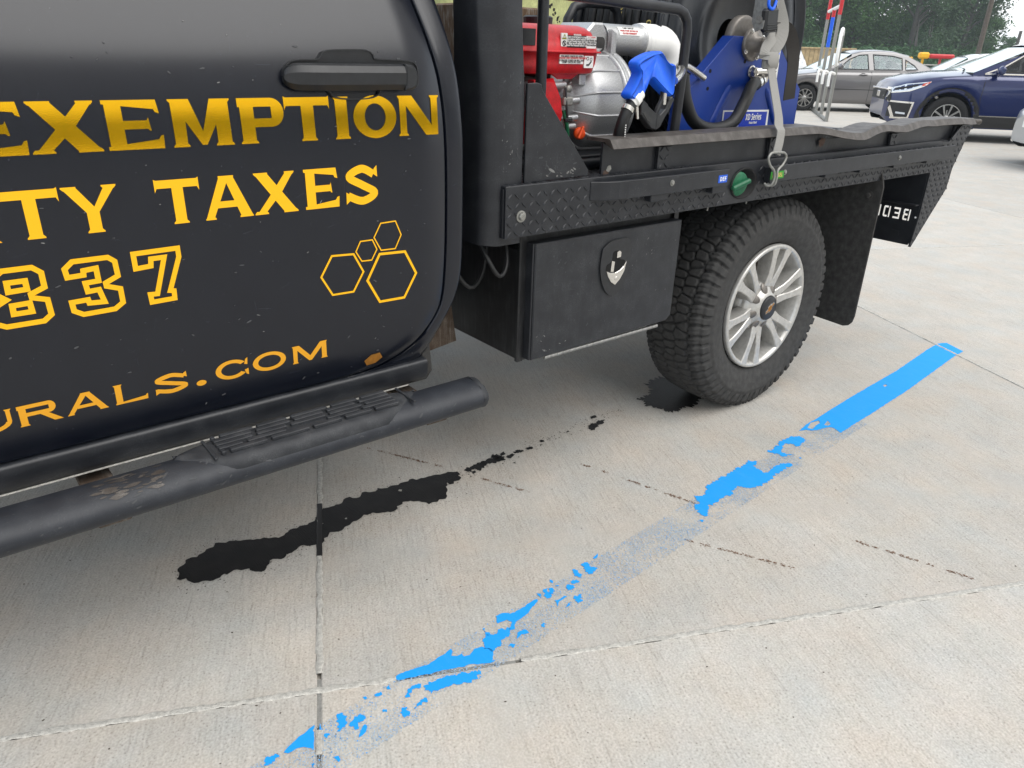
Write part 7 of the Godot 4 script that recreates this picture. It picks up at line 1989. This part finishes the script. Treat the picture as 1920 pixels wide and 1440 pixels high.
func build_suv(n: String, label: String, cat: String, at: Vector2, turn: float, paint: Material, glass: Material, detail := true) -> Node3D:
	var c := suv_shape()
	var win := [pl([-0.62, 1.125, -1.62, 1.13, -1.58, 1.56, -1.35, 1.53, -1.02, 1.385]), pl([-1.72, 1.13, -2.62, 1.16, -2.60, 1.53, -2.3, 1.57, -1.70, 1.575]), pl([-2.70, 1.17, -3.22, 1.22, -3.0, 1.43, -2.68, 1.52])]
	var o := car(n, label, cat, at, turn, c, paint, win, glass, pl([-1.20, 1.535, -1.5, 1.635, -1.95, 1.675, -2.6, 1.66, -3.25, 1.58]), [-0.28, 1.12], [-3.45, 1.17])
	for i in 4: far_wheel("wheel", o, Vector3(0 if i < 2 else -c.wb, c.R, (-1 if i % 2 == 0 else 1) * (c.hw - 0.02)), c.R, -1.0 if i % 2 == 0 else 1.0, 5, M.steel)
	# unpainted cladding round the arches and along the sill
	for xa in [0.0, -c.wb]:
		var a := PackedVector2Array()
		for k in 31:
			var t := -0.30 + (PI + 0.60) * k / 30.0
			var rr := c.R * 1.17 + 0.045
			a.append(Vector2(xa + cos(t) * rr, c.R + sin(t) * rr))
		obj("arch_trim", patch(c, band(a, 0.085), 0.016), M.trim, o)
	obj("sill_trim", patch(c, pl([-0.42, 0.25, -0.42, 0.43, -2.26, 0.43, -2.26, 0.26]), 0.014), M.trim, o)
	seams(o, c, [[-0.48, 1.10, -0.46, 0.70, -0.50, 0.44], [-1.66, 1.12, -1.64, 0.44]], M.trim)
	seams(o, c, [[-0.50, 0.435, -2.2, 0.445]], M.chrome, 0.022)
	handles(o, c, [[-1.45, 0.99], [-2.45, 1.02]], paint)
	mirror(o, c, Vector3(-0.62, 1.11, 0), paint)
	for l in [[[-0.46, 1.105, -1.64, 1.112, -2.66, 1.143, -3.3, 1.20], 0.022], [[-0.46, 1.105, -0.75, 1.225, -1.02, 1.40, -1.35, 1.553, -1.60, 1.588], 0.020]]:
		obj("window_trim", patch(c, band(pl(l[0]), l[1]), 0.007, true, 1.675), M.chrome, o)
	if detail:
		obj("headlight", patch(c, pl([0.895, 0.76, 0.90, 0.835, 0.72, 0.905, 0.36, 0.955, 0.46, 0.885, 0.66, 0.80]), 0.005, false, 1.5, 0.03), M.lamp, o)
		obj("headlight_frame", patch(c, band(pl([0.90, 0.755, 0.66, 0.795, 0.46, 0.88, 0.36, 0.955]), 0.016), 0.007, false, 1.5, 0.03), M.chrome, o)
		obj("headlight_eyes", patch(c, pl([0.86, 0.80, 0.86, 0.83, 0.55, 0.905, 0.55, 0.88]), 0.007, false, 1.5, 0.03), M.trim, o)
		obj("side_lamp", patch(c, pl([0.47, 0.92, 0.36, 0.956, 0.42, 0.89, 0.50, 0.875]), 0.008, false, 1.5, 0.03), M.amber, o)
		obj("grille", patch(c, pl([0.949, 0.62, 0.946, 0.70, 0.925, 0.80, 0.90, 0.80, 0.90, 0.72, 0.88, 0.60]), 0.006, false, 1.5, 0.01), M.trim, o)
		obj("grille_bar", patch(c, band(pl([0.946, 0.68, 0.925, 0.74, 0.91, 0.84]), 0.03), 0.010, false, 1.5, 0.01), M.chrome, o)
		obj("bumper_recess", patch(c, pl([0.91, 0.36, 0.905, 0.62, 0.56, 0.60, 0.62, 0.36]), 0.004, false, 1.5, 0.03), M.trim, o)
		obj("fog_trim", patch(c, band(pl([0.92, 0.615, 0.57, 0.605, 0.61, 0.355, 0.86, 0.345]), 0.028), 0.008, false, 1.5, 0.03), M.chrome, o)
		obj("fog_trim", patch(c, pl([0.905, 0.50, 0.885, 0.55, 0.80, 0.34, 0.84, 0.33]), 0.009, false, 1.5, 0.02), M.chrome, o)
		obj("fog_light", patch(c, pl([0.80, 0.42, 0.66, 0.41, 0.66, 0.44, 0.80, 0.45]), 0.008, false, 1.5, 0.03), M.lamp, o)
		var fr1 := S()
		bx(fr1, Vector3(0.88, 0.60, -0.5), Vector3(0.955, 0.80, 0.5), 0.03); obj("grille", fr1, M.trim, o)
		fr1 = S(); bx(fr1, Vector3(0.92, 0.785, -0.56), Vector3(0.955, 0.815, 0.56), 0.01); bx(fr1, Vector3(0.945, 0.66, -0.09), Vector3(0.965, 0.76, 0.09), 0.01); obj("grille_bar", fr1, M.chrome, o)
		var wp := S(); tube(wp, [Vector3(-0.20, 1.14, -0.55), Vector3(-0.30, 1.16, -0.30), Vector3(-0.36, 1.18, 0.2)], 0.012, 8); obj("wiper", wp, M.trim, o)
	return o

# ------------------------------------------------------------------ what lies beyond
func build_background():
	var turn := deg_to_rad(130.0)
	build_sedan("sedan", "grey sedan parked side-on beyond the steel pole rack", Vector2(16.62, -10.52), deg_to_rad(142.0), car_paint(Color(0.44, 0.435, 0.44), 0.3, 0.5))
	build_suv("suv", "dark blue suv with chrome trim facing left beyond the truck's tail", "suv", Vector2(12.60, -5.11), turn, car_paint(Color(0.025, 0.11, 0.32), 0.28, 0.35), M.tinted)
	var w := [21.04,-9.51,23.51,-18.79,10.09,-1.72]
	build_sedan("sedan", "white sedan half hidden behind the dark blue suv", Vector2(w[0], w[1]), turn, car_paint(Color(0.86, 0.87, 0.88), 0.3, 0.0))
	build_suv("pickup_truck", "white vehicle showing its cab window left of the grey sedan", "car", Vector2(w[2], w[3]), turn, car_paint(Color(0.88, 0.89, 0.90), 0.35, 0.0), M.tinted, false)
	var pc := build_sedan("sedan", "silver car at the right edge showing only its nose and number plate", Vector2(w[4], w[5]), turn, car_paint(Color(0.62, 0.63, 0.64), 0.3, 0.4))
	var np := S(); bx(np, Vector3(0.925, 0.50, -0.16), Vector3(0.945, 0.66, 0.16), 0.004); var pn := obj("number_plate", np, M.white, pc)
	lettering("TEXAS", pn, Transform3D(Vector3(0, 0, -1), Vector3.UP, Vector3(1, 0, 0) * 1.0, Vector3(0.947, 0.632, 0)), 0.03, M.ink_red)
	lettering("65 10", pn, Transform3D(Vector3(0, 0, -1), Vector3.UP, Vector3(1, 0, 0) * 1.0, Vector3(0.947, 0.565, 0)), 0.07, M.ink)
	build_rack()
	build_far()
	build_trees()

func build_rack():
	var a := Vector3(16.89, 0, -10.07); var b := Vector3(13.59, 0, -7.69)
	var o := thing("pole_rack", "rack of four galvanised poles with red tops and one blue band", "pole rack", a.lerp(b, 0.5))
	var d := (b - a) / 2
	var base := S(); tube(base, [-d + Vector3(0, 0.03, 0), d + Vector3(0, 0.03, 0)], 0.04, 8); obj("base_bar", base, M.zinc, o)
	var n := d.cross(Vector3.UP).normalized()
	for k in 4:
		var p := -d + d * 2.0 * k / 3.0
		var st := S(); tube(st, [p, p + Vector3(0, 2.15 if k < 3 else 1.70, 0)], 0.038, 10); obj("pole", st, M.zinc, o)
		if k == 1: st = S(); tube(st, [p + Vector3(0, 1.5, 0), p + Vector3(0, 2.15, 0)], 0.043, 10); obj("blue_band", st, M.blue_light, o)
		if k != 3:
			st = S(); tube(st, [p + Vector3(0, 2.15, 0), p + Vector3(0, 3.4 if k != 1 else 2.32, 0)], 0.043, 10); obj("red_top", st, M.red, o)
		st = S(); tube(st, curve3([p + Vector3(0, 0.95, 0), p + n * 0.12 + Vector3(0, 0.98, 0) + d.normalized() * 0.2, p + n * 0.12 + Vector3(0, 0.72, 0) + d.normalized() * 0.2], 8), 0.03, 8); obj("hook", st, M.white_plastic, o)
	var q := d * 0.9
	var lp := S(); tube(lp, curve3([d + Vector3(0, 1.2, 0), d + Vector3(0, 1.75, 0) , d + d.normalized() * 0.30 + n * 0.06 + Vector3(0, 1.76, 0), d + d.normalized() * 0.34 + n * 0.06 + Vector3(0, 1.2, 0), d + Vector3(0, 1.15, 0)], 20), 0.035, 8); obj("loop", lp, M.white_plastic, o)
	lp = S(); tube(lp, [-d + Vector3(0, 2.33, 0), d / 3.0 + Vector3(0, 2.33, 0)], 0.04, 8); obj("cross_bar", lp, M.white, o)

func build_far():
	var A := [48.81,-33.29,51.79,-28.41,39.28,-15.19,39.10,-15.65,63.27,-22.45,57.82,-19.86,33.98,-14.88]
	var wall := thing("metal_building", "long low tan metal building under the trees", "building", Vector3(A[0], 0, A[1]))
	var dv := Vector3(A[2] - A[0], 0, A[3] - A[1]); var L := dv.length(); var xf := fr(dv, Vector3.UP, Vector3.ZERO)
	var st := S()
	for k in 40: bx(st, Vector3(-6 + (L + 6) * k / 40.0, 0, -4), Vector3(-6 + (L + 6) * (k + 0.94) / 40.0, 1.75, 0.0 if k % 2 else 0.012), 0.004, xf)
	tag(obj("wall", st, M.tan_wall, wall), "", "", "", "stuff")
	st = S(); bx(st, Vector3(-6.1, 1.75, -4.1), Vector3(L + 0.1, 1.85, 0.15), 0.02, xf); obj("roof_edge", st, M.tan_wall, wall)
	# utility pole and two thin masts
	var p := thing("utility_pole", "grey wooden utility pole standing in front of the trees", "utility pole", Vector3(A[4] - 0.25, 0, A[5]))
	var s2 := S(); tube(s2, [Vector3(0, 0, 0), Vector3(0.02, 3.0, 0), Vector3(0.05, 9.5, 0)], [0.12, 0.11, 0.09], 12); obj("pole_shaft", s2, M.pole_wood, p)
	s2 = S(); bx(s2, Vector3(-1.0, 8.6, 0.10), Vector3(1.1, 8.75, 0.22), 0.02); obj("cross_arm", s2, M.pole_wood, p)
	var i := 0
	for q in [[A[8], A[9], 3.35, "thin dark mast right of the trees, taller and farther left of two"], [A[10], A[11], 2.75, "short thin mast at the picture's right edge"]]:
		s2 = S(); tube(s2, [Vector3(-0.1, 0, 0), Vector3(0.1, q[2], 0)], 0.11, 8)
		var m := obj("mast", s2, M.bark); m.position = Vector3(q[0], 0, q[1]); tag(m, q[3], "mast"); i += 1
	# red and yellow machinery on a low trailer
	var r := thing("work_trailer", "trailer carrying red and yellow machinery beyond the parked cars", "trailer", Vector3(A[12], 0, A[13]), deg_to_rad(-50))
	s2 = S(); bx(s2, Vector3(-1.8, 0.55, -0.8), Vector3(1.8, 0.75, 0.8), 0.03); bx(s2, Vector3(-1.8, 1.05, -0.8), Vector3(1.8, 1.1, -0.75), 0.01); bx(s2, Vector3(-1.8, 1.05, 0.75), Vector3(1.8, 1.1, 0.8), 0.01); obj("trailer_bed", s2, M.zinc, r)
	for x in [-0.5, 0.5]: far_wheel("wheel", r, Vector3(x, 0.33, 0.85), 0.33, 1.0, 5, M.steel)
	s2 = S(); bx(s2, Vector3(-0.25, 1.34, -0.2), Vector3(0.75, 1.52, 0.2), 0.05); bx(s2, Vector3(0.2, 0.75, -0.05), Vector3(0.28, 1.35, 0.05), 0.01); obj("red_boom", s2, M.red, r)
	s2 = S(); bx(s2, Vector3(-0.65, 1.32, -0.2), Vector3(-0.26, 1.58, 0.2), 0.06); bx(s2, Vector3(-1.3, 1.22, -0.2), Vector3(-0.9, 1.38, 0.2), 0.05); bx(s2, Vector3(-1.14, 0.74, -0.05), Vector3(-1.06, 1.24, 0.05), 0.01); bx(s2, Vector3(-0.5, 0.7, -0.05), Vector3(-0.42, 1.35, 0.05), 0.01); obj("yellow_head", s2, mat(Color(0.93, 0.70, 0.06), 0.5), r)

func build_trees():
	var leaf := ArrayMesh.new()
	var ls := S(); ls.set_smooth_group(FLAT)
	for k in 5:
		var a := TAU * k / 5.0; var b := Basis(Vector3(cos(a), 0.3, sin(a)).normalized(), a * 1.7)
		var c := Vector3(cos(a * 2.0) * 0.5, sin(a * 3.0) * 0.4, sin(a * 2.0) * 0.5)
		tri(ls, c + b * Vector3(-0.30, 0, 0), c + b * Vector3(0, 0.13, 0.1), c + b * Vector3(0.32, 0.02, 0)); tri(ls, c + b * Vector3(-0.30, 0, 0), c + b * Vector3(0.32, 0.02, 0), c + b * Vector3(0, -0.14, 0.1))
	ls.generate_normals(); leaf = ls.commit()
	var mats := []
	for q in [Color(0.24, 0.38, 0.20), Color(0.20, 0.34, 0.20), Color(0.28, 0.42, 0.22), Color(0.22, 0.32, 0.21)]:
		var m := mat(q, 0.75); m.backlight_enabled = true; m.backlight = Color(0.12, 0.16, 0.06); mats.append(m)
	var P := [59.47,-38.93,65.54,-40.55,65.64,-36.44,72.19,-36.92,65.95,-31.50,81.41,-36.19,74.80,-31.34,82.35,-34.04,93.93,-37.44,108.03,-39.79,65.36,-44.51,79.51,-46.43]
	var spec := [[9.5, 3.2, 0, "leafy tree seen just right of the spool's rim"], [10.5, 3.3, 1, "dark tree left of the gap behind the pole rack"], [12.5, 4.0, 2, "broad tree over the grey sedan's bonnet"], [13.0, 4.0, 1, "dark tree over the grey sedan's roof"], [12.0, 3.6, 3, "thin-leaved tree with pale leaning trunks above the sedan's tail"], [15.0, 3.4, 2, "airy tree whose crown lets much sky through"], [11.0, 3.0, 3, "dark tree left of the utility pole"], [9.0, 2.2, 0, "tall tree right of the utility pole"], [5.6, 1.7, 2, "rounded tree at the wood's right end"], [3.9, 0.9, 0, "small tree standing alone right of the wood"], [11.0, 3.4, 3, "tree mostly hidden behind the spool"], [6.5, 2.4, 1, "low dark tree filling the gap behind the pole rack"]]
	for i in spec.size():
		var s = spec[i]
		var o := thing("tree", s[3], "tree", Vector3(P[i * 2], 0, P[i * 2 + 1]), 0.0, "trees beyond the car park")
		var h: float = s[0]; var cr: float = s[1]
		var tr := S()
		var lean := Vector3(rng.randf_range(-0.12, 0.12), 0, rng.randf_range(-0.12, 0.12))
		tube(tr, curve3([Vector3.ZERO, Vector3(0, h * 0.3, 0) + lean * h * 0.3, Vector3(0, h * 0.75, 0) + lean * h], 10), [0.26, 0.24, 0.22, 0.21, 0.19, 0.17, 0.15, 0.13, 0.11, 0.08, 0.05], 8)
		var tips := []
		for k in 11:
			var y := h * rng.randf_range(0.14, 0.62); var a := rng.randf() * TAU; var len := cr * rng.randf_range(0.55, 1.0)
			var p0 := Vector3(0, y, 0) + lean * y; var p1 := p0 + Vector3(cos(a) * len, len * rng.randf_range(0.3, 0.9), sin(a) * len)
			tube(tr, curve3([p0, p0.lerp(p1, 0.5) + Vector3(0, 0.15, 0), p1], 6), [0.10, 0.09, 0.07, 0.06, 0.05, 0.04, 0.03], 6)
			tips.append(p1); tips.append(p0.lerp(p1, 0.6))
		for k in 8: tips.append(Vector3(rng.randfn() * cr * 0.4, h * rng.randf_range(0.7, 1.0), rng.randfn() * cr * 0.4))
		for k in 9: tips.append(Vector3(rng.randfn() * cr * 0.55, h * rng.randf_range(0.05, 0.35), rng.randfn() * cr * 0.55))
		if i == 4 or i == 3:
			for k in 5:
				var x := -1.5 + k * 0.8; var p0 := Vector3(x, 0, 1.2); var p1 := p0 + Vector3(1.0 + 0.8 * (k % 3), 3.6 + 0.6 * (k % 2), -0.6 - 0.9 * (k % 3))
				tube(tr, curve3([p0, p0.lerp(p1, 0.5) + Vector3(-0.2, 0.1, 0.1), p1, p1 + Vector3(0.6, 1.6, -0.4)], 8), [0.10, 0.095, 0.09, 0.085, 0.08, 0.07, 0.06, 0.05, 0.035], 7)
		obj("trunk", tr, M.bark, o)
		var mm := MultiMesh.new(); mm.transform_format = MultiMesh.TRANSFORM_3D; mm.mesh = leaf
		var per := 34 if i == 5 or i == 4 or i == 6 else 72
		if i == 9: per = 40
		mm.instance_count = tips.size() * per
		var idx := 0
		for tp in tips:
			var rad := cr * rng.randf_range(0.22, 0.42)
			for k in per:
				var v := Vector3(rng.randfn(), rng.randfn() * 0.8, rng.randfn()) * rad * 0.55
				var sc := rng.randf_range(0.5, 1.15) * (0.36 if i != 9 else 0.28)
				var pt: Vector3 = tp + v
				pt.y = maxf(pt.y, 0.1)
				mm.set_instance_transform(idx, Transform3D(Basis.from_euler(Vector3(rng.randf() * TAU, rng.randf() * TAU, rng.randf() * TAU)).scaled(Vector3.ONE * sc * 1.6), pt))
				idx += 1
		var mi := MultiMeshInstance3D.new(); mi.name = "crown"; mi.multimesh = mm; mi.material_override = mats[s[2]]; o.add_child(mi, true); mi.set_meta("kind", "stuff")
	var W := [-4.62,-110.46,26.61,-106.63,51.40,-96.66,74.81,-79.52,88.65,-63.56,94.04,-59.11,99.08,-54.48,103.22,-50.88,106.65,-48.34,109.48,-46.89]
	var mw := MultiMesh.new(); mw.transform_format = MultiMesh.TRANSFORM_3D; mw.mesh = leaf; mw.instance_count = 20000
	for k in 20000:
		var t := rng.randf() * 8.999; var j := int(t); var f := t - j
		var hh := 4.6 + 2.0 * noise.get_noise_2d(t * 3.0, 55.0)
		mw.set_instance_transform(k, Transform3D(Basis.from_euler(Vector3(rng.randf() * TAU, rng.randf() * TAU, 0)).scaled(Vector3.ONE * rng.randf_range(0.9, 1.8)), Vector3(lerpf(W[j * 2], W[j * 2 + 2], f) + rng.randfn() * 1.5, rng.randf() * hh, lerpf(W[j * 2 + 1], W[j * 2 + 3], f) + rng.randfn() * 1.5)))
	var wd := MultiMeshInstance3D.new(); wd.name = numbered("far_wood"); wd.multimesh = mw; wd.material_override = mats[3]; add_child(wd, true)
	tag(wd, "dark mass of farther woodland seen between the trees", "woodland", "", "stuff")
	# woodland on the other side of the lot, seen only in the gilding and the glossy paint
	var ms := MultiMesh.new(); ms.transform_format = MultiMesh.TRANSFORM_3D; ms.mesh = leaf; ms.instance_count = 9000
	for k in 9000:
		var x := rng.randf_range(-50, 75)
		ms.set_instance_transform(k, Transform3D(Basis.from_euler(Vector3(rng.randf() * TAU, rng.randf() * TAU, 0)).scaled(Vector3.ONE * rng.randf_range(1.2, 2.4)), Vector3(x, rng.randf() * (4.2 + 3.0 * noise.get_noise_2d(x * 0.12, 3.0)), 60.0 + rng.randfn() * 2.0)))
	var wm := MultiMeshInstance3D.new(); wm.name = numbered("far_wood"); wm.multimesh = ms; wm.material_override = mats[1]; add_child(wm, true)
	tag(wm, "woodland facing the truck's side across the lot", "woodland", "", "stuff")
	# undergrowth along the wood's edge
	var E := [51.67,-36.18,55.08,-34.64,58.03,-33.64,57.41,-30.65,62.18,-30.11,65.12,-28.53,69.85,-27.63,78.03,-28.66]
	var mm2 := MultiMesh.new(); mm2.transform_format = MultiMesh.TRANSFORM_3D; mm2.mesh = leaf; mm2.instance_count = 9000
	for k in 9000:
		var t := rng.randf() * 6.999; var j := int(t); var f := t - j
		var x := lerpf(E[j * 2], E[j * 2 + 2], f) + rng.randfn() * 1.2; var z := lerpf(E[j * 2 + 1], E[j * 2 + 3], f) + rng.randfn() * 1.2
		var hh := 0.9 + 1.0 * (noise.get_noise_2d(t * 2.2, 5.0) + 0.4)
		mm2.set_instance_transform(k, Transform3D(Basis.from_euler(Vector3(rng.randf() * TAU, rng.randf() * TAU, 0)).scaled(Vector3.ONE * rng.randf_range(0.5, 1.0)), Vector3(x, rng.randf() * hh + 0.1, z)))
	var ug := MultiMeshInstance3D.new(); ug.name = numbered("undergrowth"); ug.multimesh = mm2; ug.material_override = mats[1]; add_child(ug, true)
	tag(ug, "green undergrowth along the foot of the trees", "undergrowth", "", "stuff")
